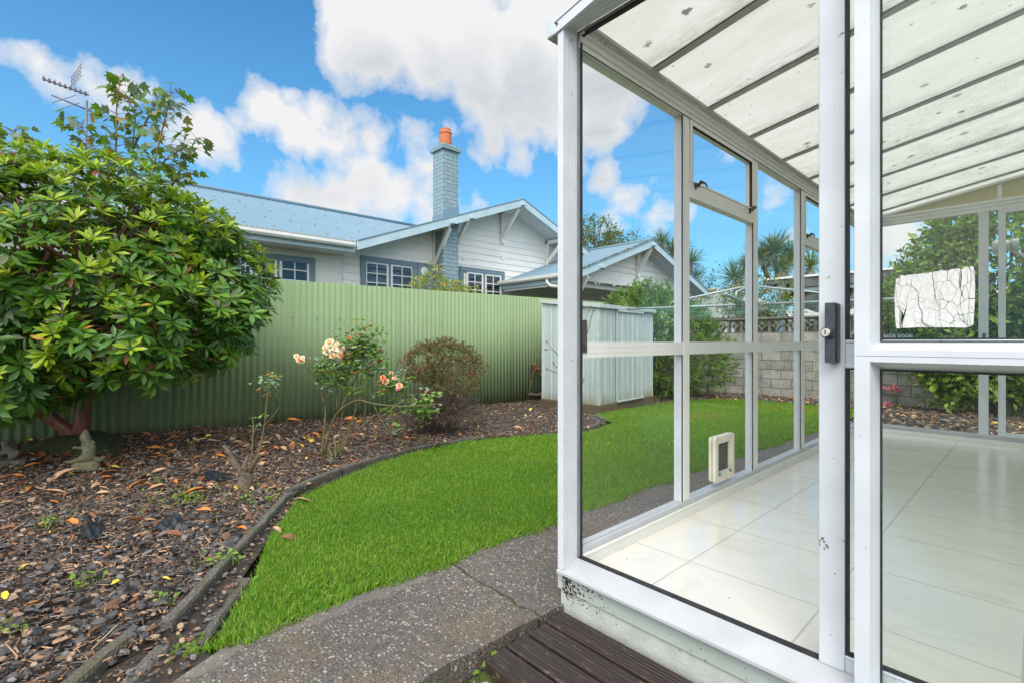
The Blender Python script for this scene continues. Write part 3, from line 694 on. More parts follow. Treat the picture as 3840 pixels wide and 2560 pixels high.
# dirt strip, stones and moss by the deck
mb = MB()
mb.add([(-1.262, .3, -.085), (-.4, .2, -.085), (-.6, 1.0, -.075), (-1.2, 1.03, -.07), (-1.262, 1.42, -.07), (-1.10, -.5, -.09)], [(0, 5, 1, 2, 3, 4)])
o = mb.build('dirt_by_deck', 'moss'); o['kind'] = 'structure'
def rock(name, c, s, mat, seed, label, cat, group=None):
    import mathutils
    r = np.random.default_rng(seed); import bmesh
    bm = bmesh.new(); bmesh.ops.create_icosphere(bm, subdivisions=2, radius=1)
    f = lumps(seed, 5, 2.2, .10)
    for v in bm.verts:
        d = np.array(v.co); k = float(f(d[None])[0]); v.co = (d[0]*s[0]*k, d[1]*s[1]*k, d[2]*s[2]*k)
    me = bpy.data.meshes.new(name); bm.to_mesh(me); bm.free(); me.materials.append(M[mat])
    o = bpy.data.objects.new(name, me); C.objects.link(o); o.location = c; tag(o, label, cat, group); return o
rock('stone', (-1.145, .955, -.055), (.05, .03, .035), 'pale_stone', 4, 'pale broken stone lying at the corner of the deck step', 'stone')
rock('stone', (-1.19, .985, -.07), (.016, .013, .012), 'chip_grey', 6, 'small grey stone in the moss between path and deck', 'stone')
# ================================================================ conservatory
cons = thing('conservatory', (-1.234, 1.45, 0), 'white aluminium framed glass sunroom with translucent sloping roof and tiled floor', 'conservatory')
Xi, Xo = -1.234, -1.284           # inner and outer faces of the side wall frame
Yi, Yo = 5.95, 6.00               # the same for the end wall
XE = 1.70                         # where the room meets the house
def zroof(x): return 2.262+.171*(x+1.19)
# floor and base
mb = MB(); mb.box(-1.24, XE, 1.50, Yi, .02, .135); mb.build('tiled_floor', 'floor_tile', cons)
mb = MB(); mb.box(-1.262, XE, 1.425, 1.455, .060, .148); mb.box(-1.290, -1.262, 1.425, 6.01, .060, .148); mb.box(-1.262, XE, 6.0, 6.012, .06, .148)
mb.build('base_board', 'plinth_board', cons, .002)
mb = MB(); mb.box(-1.266, XE, 1.436, 1.50, -.12, .058); mb.box(-1.280, -1.266, 1.436, 6.0, -.12, .058); mb.box(-1.266, XE, 5.99, 6.004, -.12, .058)
mb.build('plinth', 'plinth_plaster', cons)
# mould growing on the base at the corner
r = np.random.default_rng(21); mb = MB()
for k in range(420):
    u = r.exponential(.055); z = .148-abs(r.normal(0, .045)) if r.random() < .5 else .068+r.normal(0, .022)
    if u > .3 or not .0 < z < .148: continue
    s = r.uniform(.0008, .0045); y = 1.4238 if z > .06 else 1.4348
    n = 6; ph = r.uniform(0, 6)
    mb.add([(-1.262+u+s*math.cos(ph+2*PI*q/n)*r.uniform(.6, 1.4), y, z+s*.8*math.sin(ph+2*PI*q/n)*r.uniform(.6, 1.4)) for q in range(n)], [tuple(range(n))])
mb.build('mould_patch', 'mould', cons)
# skirting, side and end walls: rail + skirting
mb = MB()
mb.box(-1.2335, -1.222, 1.51, Yi-.005, .135, .174); mb.box(-1.2335, -1.219, 1.51, Yi-.005, .176, .186)
mb.box(-1.2, XE, Yi-.014, Yi-.002, .135, .174)
mb.build('skirting', 'white_alu_in', cons, .001)
mb = MB(); mb.box(Xo, Xi+.003, 1.51, Yo, .1865, .211); mb.box(Xo+.004, Xi-.004, 1.51, Yo-.004, .148, .1865)
mb.build('bottom_rail', 'sill_white', cons, .0015)
mb = MB(); mb.box(Xi+.004, XE, Yi-.006, Yo+.002, .186, .211); mb.box(Xi+.004, XE, Yi-.002, Yo, .148, .186)
mb.build('bottom_rail', 'sill_white', cons, .0015)
# mullions of the side wall
MY = [(2.316, 2.384), (3.213, 3.285), (4.121, 4.198), (5.03, 5.105), (5.90, Yo-.003)]
for a, b in MY:
    mb = MB(); mb.box(Xo, Xi, a, b, .211, 2.188); mb.box(Xi, Xi+.0015, a+.002, b-.002, .213, 2.186, 1); mb.box(Xi+.0015, Xi+.0028, a+.012, b-.012, .215, 2.184, 1)
    mb.build('mullion', ['white_alu', 'white_alu_in'], cons, .0008)
    mb = MB(); mb.box(Xi-.0065, Xi-.001, a-.0035, a-.0003, .213, 2.186); mb.build('gasket', 'black_rubber', cons)
# mid rail pieces butt between the mullions
prev = 1.512
for a, b in MY:
    mb = MB(); mb.box(Xi-.040, Xi-.0005, prev, a, .964, 1.0275)
    for z in (.984, 1.006): mb.box(Xi-.0005, Xi+.0008, prev+.002, a-.002, z, z+.0012)
    mb.build('mid_rail', 'white_alu_in', cons, .001); prev = b
mb = MB(); mb.box(-1.20, -.371, Yi, Yo-.01, .964, 1.03); mb.box(-.308, .62, Yi, Yo-.01, .964, 1.03); mb.box(.69, XE, Yi, Yo-.01, .964, 1.03)
mb.build('mid_rail', 'white_alu_in', cons, .001)
# panes
prev = 1.512
for i, (a, b) in enumerate(MY):
    mb = MB(); x = Xi-.012
    if i in (1, 3): zt = 1.781
    else: zt = 2.188
    for z0, z1 in ((.211, .964), (1.0275, zt)): mb.box(x-.004, x, prev, a, z0, z1)
    mb.build('glass_pane', 'glass', cons)
    if i in (1, 3):
        # transom and opening top light
        mb = MB(); mb.box(Xi-.045, Xi+.001, prev, a, 1.781, 1.860)
        for z in (1.80, 1.82, 1.84): mb.box(Xi+.001, Xi+.0022, prev+.002, a-.002, z, z+.0012)
        mb.build('transom', 'white_alu_in', cons, .001)
        sa = MB()
        for q in ((prev+.003, prev+.028, 1.862, 2.186), (a-.028, a-.003, 1.862, 2.186)): sa.box(Xi-.04, Xi+.004, *q)
        sa.box(Xi-.04, Xi+.004, prev+.028, a-.028, 2.160, 2.186); sa.box(Xi-.04, Xi+.004, prev+.028, a-.028, 1.862, 1.872)
        so_ = sa.build('window_sash', 'white_alu_in', cons, .001)
        g_ = MB(); g_.box(Xi-.016, Xi-.012, prev+.03, a-.03, 1.872, 2.160); g_.build('glass_pane', 'glass', so_)
        g_ = MB(); g_.box(Xi-.012, Xi+.0045, a-.0305, a-.028, 1.873, 2.159); g_.box(Xi-.012, Xi+.0045, prev+.028, prev+.0305, 1.873, 2.159); g_.box(Xi-.012, Xi+.0045, prev+.031, a-.031, 2.1575, 2.16)
        g_.build('gasket', 'black_rubber', so_)
        for yc, fl in ((prev+.07, 1), (a-.05, -1)):
            l = MB(); l.box(Xi+.0, Xi+.012, yc-.022, yc+.022, 1.848, 1.862); l.tube([(Xi+.01, yc, 1.855), (Xi+.03, yc, 1.862)], .008, 8)
            l.tube([(Xi+.03, yc-.01*fl, 1.866), (Xi+.036, yc+.03*fl, 1.864), (Xi+.034, yc+.062*fl, 1.852)], [.008, .006, .004], 6)
            l.box(Xi+.002, Xi+.01, yc-.016, yc-.008, 1.83, 1.848)
            l.build('window_latch', 'bracket_brown', so_, .001)
    prev = b
# eave beam, stepped profile
mb = MB()
mb.box(Xo-.003, -1.230, 1.485, Yo, 2.188, 2.212); mb.box(Xo+.002, -1.221, 1.486, Yo-.002, 2.212, 2.236); mb.box(Xo, -1.206, 1.487, Yo-.001, 2.236, 2.2575)
mb.build('eave_beam', 'white_alu_in', cons, .002)
mb = MB(); mb.box(-1.232, -1.2293, 1.51, 5.9, 2.1855, 2.189); mb.build('gasket', 'black_rubber', cons)
mb = MB(); mb.prism([(-1.206, 2.243), (-1.180, 2.249), (-1.180, 2.262), (-1.206, 2.2585)], 'y', 1.49, Yi); mb.build('eave_angle', 'grey_bar', cons)
# foam beads along the angle
r = np.random.default_rng(9)
for y0, y1 in ((1.53, 1.72), (2.02, 2.42), (2.62, 2.85), (3.1, 3.4), (3.62, 3.9)):
    y = y0; mb = MB()
    while y < y1:
        s = r.uniform(.004, .0075); mb.lathe([(s*.2, -s), (s, -s*.3), (s, s*.4), (s*.2, s)], (-1.201, y, 2.2475+r.normal(0, .001)), 6); y += s*1.7
    mb.build('foam_seal', 'cream_plastic', cons)
# end wall frame
for a, b in ((-1.23, -1.19), (-.371, -.308), (.62, .69)):
    mb = MB(); mb.box(a, b, Yi, Yo+.003, .211, 2.170); mb.box(a+.01, b-.01, Yi-.0015, Yi, .213, 2.168); mb.build('mullion', 'white_alu', cons, .0015)
mb = MB(); mb.box(-1.2, XE, Yi-.004, Yo, 2.170, 2.205); mb.box(-1.2, XE, Yi-.012, Yo+.002, 2.205, 2.236); mb.box(-1.2, XE, Yi-.020, Yo+.001, 2.236, 2.262)
mb.build('end_beam', 'white_alu_in', cons, .002)
for a, b in ((-1.19, -.371), (-.308, .62), (.69, XE)):
    mb = MB(); mb.box(a, b, Yi+.022, Yi+.026, .211, .964); mb.box(a, b, Yi+.022, Yi+.026, 1.03, 2.170); mb.build('glass_pane', 'glass', cons)
# sliding sash seen in the end wall
sl = MB(); sl.box(-.246, -.200, Yi-.028, Yi-.004, .214, 2.168); sl.box(.58, .618, Yi-.028, Yi-.004, .214, 2.168)
sl.box(-.200, .58, Yi-.028, Yi-.004, 2.13, 2.168); sl.box(-.200, .58, Yi-.028, Yi-.004, .214, .25); sl.box(-.200, .58, Yi-.028, Yi-.004, .975, 1.02)
slo = sl.build('sliding_window', 'white_alu', cons, .0015)
g_ = MB(); g_.box(-.2, .58, Yi-.018, Yi-.014, .25, .975); g_.box(-.2, .58, Yi-.018, Yi-.014, 1.02, 2.13); g_.build('glass_pane', 'glass_tint', slo)
g_ = MB(); g_.box(-.345, -.325, Yi-.010, Yi-.002, 1.05, 1.10); g_.build('window_latch', 'dark_plastic', slo)
# yellow gables front and back, with the sloping rafters over them
for y0, y1, nm in ((1.405, 1.411, 'f'), (Yi+.02, Yi+.026, 'b')):
    mb = MB(); zb = 2.2635; mb.prism([(-1.17, zb), (XE, zb), (XE, zroof(XE)-.022), (-1.17, zroof(-1.17)-.004)], 'y', y0, y1); mb.build('gable_panel', 'gable_sheet', cons)
mb = MB(); mb.box(-.252, -.224, Yi+.012, Yi+.0195, 2.263, zroof(-.24)-.03); mb.build('gable_bar', 'white_alu_in', cons); mb = MB(); mb.box(.66, .69, Yi+.012, Yi+.0195, 2.263, zroof(.67)-.03); mb.build('gable_bar', 'white_alu_in', cons)
mb = MB()
def bar(mb, y0, y1, x0, x1, lo, hi, mi=0): mb.prism([(x0, zroof(x0)+lo), (x1, zroof(x1)+lo), (x1, zroof(x1)+hi), (x0, zroof(x0)+hi)], 'y', y0, y1, mi)
bar(mb, 1.388, 1.404, -1.272, XE, -.030, .012); bar(mb, 1.384, 1.404, -1.272, XE, .012, .024); mb.build('barge_rafter', 'white_alu', cons, .0015)
mb = MB(); bar(mb, Yi-.01, Yi+.018, -1.18, XE, -.026, -.004); bar(mb, Yo+.002, Yo+.016, -1.29, XE, -.03, .02); mb.build('barge_rafter', 'white_alu_in', cons, .0015)
mb = MB(); mb.tube([(-1.258, 1.381, 2.252), (-1.258, 1.389, 2.252)], .0045, 8); mb.build('screw', 'bracket_brown', cons)
# glazing bars and roof sheets between them
RY = [1.42, 1.966, 2.509, 3.044, 3.595, 4.15, 4.70, 5.25, 5.80, 5.99]
for y in RY[1:-1]:
    mb = MB(); bar(mb, y-.021, y+.017, -1.203, XE, -.0085, -.0015); bar(mb, y-.012, y+.010, -1.203, XE, -.0015, .014); bar(mb, y-.02, y+.02, -1.30, XE, .014, .018)
    mb.build('glazing_bar', 'grey_bar', cons)
    mb = MB(); bar(mb, y-.0265, y-.0225, -1.2, XE, -.004, -.001); mb.build('gasket', 'soft_gasket', cons)
for a, b in zip(RY[:-1], RY[1:]):
    mb = MB(); x0, x1 = -1.305, XE; mb.quad((x0, a+.0, zroof(x0)+.004), (x1, a+.0, zroof(x1)+.004), (x1, b-.0, zroof(x1)+.004), (x0, b-.0, zroof(x0)+.004))
    mb.build('roof_sheet', 'roof_sheet', cons)
# gutter outside the eave, its end cap facing us
mb = MB()
mb.prism([(-1.340, 2.243), (-1.288, 2.243), (-1.288, 2.315), (-1.291, 2.315), (-1.291, 2.247), (-1.337, 2.247), (-1.337, 2.318), (-1.343, 2.318)], 'y', 1.42, 6.02)
mb.box(-1.3375, -1.2905, 1.418, 1.4215, 2.2465, 2.3145)
mb.build('gutter', 'shed_trim', cons, .001)
# ---- front: outer frame
mb = MB()
mb.box(-1.262, -1.234, 1.396, 1.479, .157, 2.2495)
for q in (1.418, 1.438, 1.458): mb.box(-1.234, -1.2325, q, q+.0018, .178, 2.2495)
mb.box(Xo, -1.2625, 1.425, 1.52, .148, 2.2575)
mb.build('corner_post', 'white_alu', cons, .0015)
mb = MB()
mb.box(-1.262, XE, 1.396, 1.479, 2.2500, 2.2640)
for q in (1.418, 1.438, 1.458): mb.box(-1.228, XE, q, q+.0018, 2.2488, 2.2500)
mb.build('head_frame', 'white_alu', cons, .0015)
mb = MB()
mb.prism([(1.388, .140), (1.388, .1515), (1.396, .1535), (1.482, .1785), (1.482, .140)], 'x', -1.262, XE)
for q in (1.408, 1.422, 1.436, 1.450, 1.464): z = .1535+(q-1.396)*.2907; mb.prism([(q, z-.001), (q, z+.0022), (q+.0018, z+.0027), (q+.0018, z-.001)], 'x', -1.236, XE)
mb.build('door_track', 'sill_white', cons, .001)
mb = MB(); mb.box(-1.2345, -1.2305, 1.479, 1.492, .18, 2.249); mb.box(-1.23, XE, 1.480, 1.4925, 2.245, 2.249); mb.build('jamb_lining', 'grey_jamb', cons)
mb = MB(); mb.box(-1.236, -1.229, 1.4925, 1.507, .16, 2.249); mb.box(-1.229, XE, 1.4926, 1.508, 2.236, 2.2485); mb.box(-1.229, XE, 1.4825, 1.502, .150, .1835)
mb.build('brush_seal', 'black_rubber', cons)
# the strike plate on the side wall near the corner
mb = MB()
mb.box(-1.2335, -1.228, 1.512, 1.535, .985, 1.115)
for z in (1.0, 1.03, 1.075): mb.box(-1.228, -1.2265, 1.514, 1.533, z, z+.003)
mb.build('strike_plate', 'bracket_brown', cons, .001)
# ---- the sliding door that stands open, behind the fixed panel
door = MB()
door.box(-.3995, -.3405, 1.475, 1.512, .178, 2.244); door.box(.46, .52, 1.475, 1.512, .178, 2.244)
for z0, z1 in ((.1785, .219), (.967, 1.030), (2.19, 2.2435)): door.box(-.3405, .46, 1.477, 1.510, z0, z1)
for z in (.2185, .9662, 1.0300): door.box(-.3405, .46, 1.4745, 1.479, z-.004, z+.004)
do = door.build('sliding_door', 'white_alu', cons, .002)
g_ = MB(); g_.box(-.3405, .46, 1.494, 1.498, .219, .967); g_.box(-.3405, .46, 1.494, 1.498, 1.03, 2.19); g_.build('glass_pane', 'glass_tint', do)
g_ = MB(); 
for x0, x1 in ((-.3403, -.333), (.452, .4598)): g_.box(x0, x1, 1.4785, 1.4935, .2235, .962); g_.box(x0, x1, 1.4785, 1.4935, 1.0345, 2.189)
for z0, z1 in ((.223, .228), (.958, .962), (1.0345, 1.038)): g_.box(-.333, .452, 1.480, 1.4935, z0, z1)
g_.build('gasket', 'black_rubber', do)
r = np.random.default_rng(77); mb = MB()
for (px, py, s_) in ((3073, 2036, .004), (3076, 2024, .004), (3086, 2018, .0045), (3090, 2030, .005), (3098, 2042, .004), (3104, 2047, .005), (3094, 2054, .0035)):
    q_ = ony(px, py, 1.4742); mb.add([(q_[0]+s_*r.uniform(-1, 1), 1.4742-r.uniform(0, .003), q_[2]+s_*r.uniform(-1, 1)) for _ in range(6)], [(0, 1, 2), (1, 2, 3), (2, 3, 4), (3, 4, 5), (0, 4, 5)])
mb.build('dried_debris', 'litter_brown', do)
lk = MB()
lk.box(-.3765, -.3525, 1.440, 1.4745, .975, 1.129); lk.box(-.3525, -.3495, 1.446, 1.4745, .978, 1.126)
lk.tube([(-.377, 1.452, 1.05), (-.353, 1.452, 1.05)], .004, 6)
lk.box(-.3785, -.353, 1.432, 1.4405, 1.040, 1.066)
lko = lk.build('door_lock', 'dark_plastic', do, .0025)
cy = MB(); cy.tube([(-.368, 1.441, 1.0525), (-.3695, 1.424, 1.0525)], .0135, 20, smooth=False); cyo = cy.build('lock_housing', 'dark_plastic', do, .001)
cy = MB(); cy.tube([(-.3694, 1.4242, 1.0525), (-.3698, 1.4195, 1.0525)], .0105, 20, smooth=False); cy.build('key_cylinder', 'chrome', do, .0008)
cy = MB(); cy.box(-.3712, -.3688, 1.4188, 1.4199, 1.0475, 1.0585); cy.build('keyhole', 'sign_black', do)
# sign on the glass of the sliding door, read from outside
sg = MB(); sg.box(-.329, -.205, 1.4915, 1.4938, 1.0365, 1.0485); sgo = sg.build('door_sign', 'sign_black', do)
sg = MB()
for z in (1.0375, 1.0470): sg.box(-.3275, -.2065, 1.4909, 1.4914, z, z+.0005)
for x in (-.3275, -.3035, -.207): sg.box(x, x+.0005, 1.4909, 1.4914, 1.0380, 1.0470)
sg.box(-.3215, -.3105, 1.4907, 1.4914, 1.0417, 1.0432); sg.prism([(-.3245, 1.04245), (-.3195, 1.0453), (-.3195, 1.0396)], 'y', 1.4907, 1.4914)
sg.build('sign_border', 'sign_text', do)
tx = bpy.data.curves.new('sign_lettering', 'FONT'); tx.body = 'BACK DOOR'; tx.size = .0098; tx.space_character = 1.08; tx.offset = .00022; tx.extrude = .0002; tx.align_x = 'LEFT'
txo = bpy.data.objects.new('sign_lettering', tx); C.objects.link(txo); me = bpy.data.meshes.new_from_object(txo); C.objects.unlink(txo); bpy.data.objects.remove(txo)
me.materials.clear(); me.materials.append(M['sign_text'])
w_ = max(v.co.x for v in me.vertices); k_ = .0555/w_
for v in me.vertices: v.co = (v.co.x*k_-.2628, 1.4909-v.co.z, v.co.y*.92+1.0395)
link('sign_lettering', me, do)
# ---- fixed front panel nearer to us
pn = MB()
x0, x1 = -.3035, .66
def ring(mb, xa, xb, za, zb, wl, wr, wb, wt, y0, y1, bev):
    """frame with a sloping bead from the front face down to the glass"""
    O = [(xa, za), (xb, za), (xb, zb), (xa, zb)]; I = [(xa+wl, za+wb), (xb-wr, za+wb), (xb-wr, zb-wt), (xa+wl, zb-wt)]
    Gx = [(xa+wl+bev[0], za+wb+bev[1]), (xb-wr-bev[0], za+wb+bev[1]), (xb-wr-bev[0], zb-wt-bev[1]), (xa+wl+bev[0], zb-wt-bev[1])]
    V = [(x, y0, z) for x, z in O]+[(x, y0, z) for x, z in I]+[(x, y1, z) for x, z in Gx]+[(x, y1, z) for x, z in O]
    f = []
    for i in range(4):
        j = (i+1) % 4
        f += [(i, j, 4+j, 4+i), (4+i, 4+j, 8+j, 8+i), (8+i, 8+j, 12+j, 12+i), (12+i, 12+j, j, i)]
    mb.add(V, f)
ring(pn, x0, x1, .9965, 2.246, .0305, .0305, .0135, .03, 1.400, 1.456, (.0105, .018))
ring(pn, x0, x1, .158, .9955, .0305, .0305, .02, .0135, 1.400, 1.456, (.0105, .018))
pno = pn.build('fixed_panel', 'white_alu', cons)
g_ = MB(); g_.box(x0+.03, x1-.03, 1.4570, 1.461, .17, .99); g_.box(x0+.03, x1-.03, 1.4570, 1.461, 1.0, 2.235); g_.build('glass_pane', 'glass_tint', pno)
g_ = MB()
for za, zb in ((.196, .9635), (1.0285, 2.197)):
    g_.box(-.2625, -.2585, 1.4525, 1.4568, za, zb); g_.box(.615, .6190, 1.4525, 1.4568, za, zb); g_.box(-.2585, .615, 1.4525, 1.4568, zb-.004, zb); g_.box(-.2585, .615, 1.4525, 1.4568, za, za+.003)
g_.build('gasket', 'black_rubber', pno)
# cracked white film left on the pane
mb = MB(); r = np.random.default_rng(31)
A = ony(3362, 1232, 1.4559); B = ony(3650, 1005, 1.4559)
xa, xb, za, zb = A[0], B[0], A[2], B[2]; out = []
N = 34
for k in range(N+1): u = k/N; out.append((xa+(xb-xa)*u, za+(zb-za)*.012*math.sin(u*4)+abs(r.normal(0, .0006))+(.006*(u-.92)/.08 if u > .92 else 0)))
for k in range(1, 16): u = k/16; out.append((xb-.0035*math.sin(u*3)*0+.003*math.sin(u*2.6), za+(zb-za)*u+.004))
for k in range(N+1): u = 1-k/N; out.append((xa+(xb-xa)*u, zb+.003*u-.006*(1-u)+r.normal(0, .0014)-(.008*(.06-u)/.06 if u < .06 else 0)))
for k in range(1, 16): u = 1-k/16; out.append((xa-.0035*math.sin(u*3.0), za+(zb-za)*u-.003))
mb.prism(out, 'y', 1.4555, 1.4569); mb.build('cracked_film', 'cracked_film', pno)
# rest of the front wall, out of frame to the right
mb = MB(); mb.box(.665, .70, 1.40, 1.46, .158, 2.246); mb.box(1.64, XE, 1.40, 1.46, .158, 2.246); mb.build('mullion', 'white_alu', cons, .0015)
mb = MB(); mb.box(.70, 1.64, 1.43, 1.434, .17, 2.24); mb.build('glass_pane', 'glass_tint', cons)
mb = MB(); mb.box(XE, XE+.12, 1.0, 6.6, -.1, 2.78); mb.build('back_wall', 'house_white', cons)
# ---- cat flap in the second bay
cf = MB()
y0, y1, z0, z1 = 2.667, 2.915, .236, .493
def rrect(y0, y1, z0, z1, r_, n=5):
    out = []
    for cy_, cz, a0 in ((y1-r_, z0+r_, -90), (y1-r_, z1-r_, 0), (y0+r_, z1-r_, 90), (y0+r_, z0+r_, 180)):
        for k in range(n): a = math.radians(a0+90*k/(n-1)); out.append((cy_+r_*math.cos(a), cz+r_*math.sin(a)))
    return out
def framering(mb, yo, zo, w, r1, xa, xb, mi=0):
    O = rrect(yo[0], yo[1], zo[0], zo[1], r1); I = rrect(yo[0]+w, yo[1]-w, zo[0]+w, zo[1]-w, r1*.7); n = len(O)
    V = [(xa, *p) for p in O]+[(xa, *p) for p in I]+[(xb, *p) for p in O]+[(xb, *p) for p in I]; f = []
    for i in range(n):
        j = (i+1) % n; f += [(i, j, n+j, n+i), (2*n+i, 3*n+i, 3*n+j, 2*n+j), (i, 2*n+i, 2*n+j, j), (n+i, n+j, 3*n+j, 3*n+i)]
    mb.add(V, f, mi)
framering(cf, (y0, y1), (z0, z1), .036, .016, -1.2455, -1.226); framering(cf, (y0+.003, y1-.003), (z0+.003, z1-.003), .034, .014, -1.268, -1.2505)
framering(cf, (y0+.034, y1-.034), (z0+.034, z1-.034), .010, .012, -1.262, -1.229)
cfo = cf.build('cat_flap', 'cream_plastic', cons, .002)
mb = MB(); mb.box(-1.250, -1.246, y0+.046, y1-.046, z0+.05, z1-.046); mb.build('flap_door', 'catflap_grey', cfo)
mb = MB(); mb.box(-1.251, -1.2445, y0+.046, y1-.046, z1-.056, z1-.046); mb.build('flap_brush', 'black_rubber', cfo)
mb = MB(); mb.tube([(-1.232, y0+.055, z0+.042), (-1.224, y0+.055, z0+.042)], .009, 10); mb.tube([(-1.232, y1-.055, z0+.042), (-1.224, y1-.055, z0+.042)], .009, 10); mb.build('flap_catch', 'teal_plastic', cfo)
# small litter on the floor
mb = MB(); r = np.random.default_rng(8)
for (px, py) in ((2735, 2242), (2812, 1858), (2846, 1842), (2980, 1868), (3043, 2064), (2350, 2094)):
    p = gnd(px, py, .1362); s = .004
    mb.add([(p[0]+s*r.uniform(-1, 1), p[1]+s*r.uniform(-1, 1), .1362+r.uniform(0, .003)) for _ in range(5)], [(0, 1, 2), (1, 2, 3), (2, 3, 4), (0, 3, 4)])
mb.build('floor_crumbs', 'bracket_brown', cons)
# light fitting outside the end wall
fl = thing('floodlight', (.02, 6.2, 1.9), 'pale twin headed floodlight on a bent arm beyond the end window', 'floodlight')
Lp = ony(3722, 928, 6.3); R_ = ony(3775, 922, 6.3)
mb = MB(); mb.tube([Lp, ony(3734, 927, 6.3), ony(3780, 924, 6.3), ony(3795, 923, 6.3)], [.055, .062, .058, .03], 16); mb.build('lamp_head', 'lamp_body', fl)
mb = MB(); mb.tube([ony(3795, 923, 6.3), ony(3802, 920, 6.3), ony(3822, 918, 6.3)], [.05, .062, .058], 16); mb.build('sensor_head', 'lamp_body', fl)
mb = MB(); mb.tube([ony(3794, 924, 6.3), ony(3795, 940, 6.3), ony(3860, 972, 6.3), (.30, 6.25, 1.70), (.34, 6.03, 1.68)], .016, 8); mb.box(.30, .38, 6.016, 6.04, 1.63, 1.73); mb.build('arm', 'lamp_body', fl)
# ================================================================ corrugated fence
FX = -6.42
def ftop(y): return 1.80+.012*(y-1.9)
fence = thing('corrugated_fence', (FX, 4, 0), 'long pale green corrugated steel fence behind the garden bed', 'fence')
y0, y1 = -4.0, 11.4; pitch = .076; ns = int((y1-y0)/pitch*8)
seg = 10*pitch; k = 0
ya = y0
while ya < y1-.05:       # separate sheets, lapped
    yb = min(ya+seg, y1); n = int(round((yb-ya)/pitch*8)); mb = MB(); vs = []
    for i in range(n+1):
        y = ya+(yb-ya)*i/n+(.004 if i == n else 0); x = FX+.0085*math.sin(2*PI*(y-y0)/pitch)+(.005 if i > n-4 else 0)
        vs += [(x, y, terrain(-6.3, y)-.05), (x, y, ftop(y))]
    mb.add(vs, [(2*i, 2*i+2, 2*i+3, 2*i+1) for i in range(n)], 0, True)
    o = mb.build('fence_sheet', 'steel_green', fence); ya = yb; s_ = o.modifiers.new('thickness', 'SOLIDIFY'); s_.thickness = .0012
r = np.random.default_rng(2)
sc = MB(); sc.lathe([(.0095, 0), (.0095, .002), (.006, .006), (.001, .008)], (0, 0, 0), 8); sme = None
for row in (0, 1):
    y = -.45
    while y < 7.0:
        yy = y0+pitch*(round((y-y0)/pitch)+.25); z = (1.33 if row == 0 else .30)+r.normal(0, .004)
        if sme is None:
            me = bpy.data.meshes.new('screw'); me.from_pydata([(v[2], v[1], v[0]) for v in sc.v], [], sc.f); me.materials.append(M['screw_green']); sme = me
        o = bpy.data.objects.new('screw', sme); C.objects.link(o); o.parent = fence; o.location = (.0085, yy-4, z); y += r.choice([.228, .228, .304])
mb = MB()
for z in (.30, 1.33): mb.box(FX-.09, FX-.04, y0, y1, z-.04, z+.04)
for y in np.arange(y0, y1, 2.3): mb.box(FX-.16, FX-.06, y, y+.1, -.2, 1.7)
mb.build('fence_framing', 'old_timber', fence)

# ================================================================ the bungalow beyond the fence
hou = thing('bungalow', (-9, 6, 0), 'white weatherboard bungalow with pale blue corrugated roof and tall painted brick chimney', 'house')
WX = -9.0; SL = .375; EX, EZ = -8.40, 2.81; YV = 3.87; YR = 7.98; YE = 12.1; RX = -12.6; RZ = 4.42
def rz_main(x): return EZ+.02+(EX-x)*(RZ-EZ)/(EX-RX)
ZG = 4.37
def rz_gab(y): return 2.82+(ZG-2.82)*(1-abs(y-YR)/(YR-YV))
ap = .0085
# main roof: flutes run down the slope (x)
mb = MB(); vs = []; fs = []; n = 0; y = -6.0; st = pitch/6
while y < YR:
    xl = EX-.06 if y < YV else EX-(y-YV)/(YR-YV)*(EX-RX)
    dz = ap*math.sin(2*PI*y/pitch)
    vs += [(RX, y, RZ+.02+dz), (min(xl, EX)+.0, y, rz_main(min(xl, EX))+dz)]; n += 1; y += st
fs = [(2*i, 2*i+1, 2*i+3, 2*i+2) for i in range(n-1)]
mb.add(vs, fs, 0, True); mb.quad((RX, -6, RZ+.02), (RX, YE, RZ+.02), (RX-4.2, YE, 2.8), (RX-4.2, -6, 2.8))
mb.build('main_roof', 'steel_blue', hou)
mb = MB(); GX = -8.33
for sgn in (-1, 1):
    vs = []; n = 0; x = RX
    while x < GX+.001:
        yl = (YV if x > EX else YV+(EX-x)/(EX-RX)*(YR-YV)); yl = min(yl, YR-.01)
        dz = ap*math.sin(2*PI*x/pitch); vs += [(x, YR, ZG+.03+dz), (x, YR+sgn*(YR-yl)*1.0, rz_gab(yl)+.03+dz)]; n += 1; x += st
    mb.add(vs, [(2*i, 2*i+1, 2*i+3, 2*i+2) if sgn > 0 else (2*i, 2*i+2, 2*i+3, 2*i+1) for i in range(n-1)], 0, True)
mb.build('gable_roof', 'steel_blue', hou)
mb = MB(); mb.tube([(RX, -6, RZ+.045), (RX, YR, RZ+.045)], .05, 8); mb.tube([(RX, YR, ZG+.045), (GX, YR, ZG+.045)], .035, 8)
mb.build('ridge_cap', 'steel_blue', hou)
# roof screws on the main roof: dark dots in rows
mb = MB(); y = -2.0
while y < 6.6:
    for q in range(5):
        x = EX-.35-q*.9; 
        if y > YV and x > EX-(y-YV)/(YR-YV)*(EX-RX)-.1: continue
        mb.lathe([(.013, 0), (.013, .006), (.004, .01)], (x, y+.11*(q % 2), rz_main(x)+ap), 6)
    y += pitch*6
o = mb.build('roof_screws', 'bracket_brown', hou); o['kind'] = 'stuff'
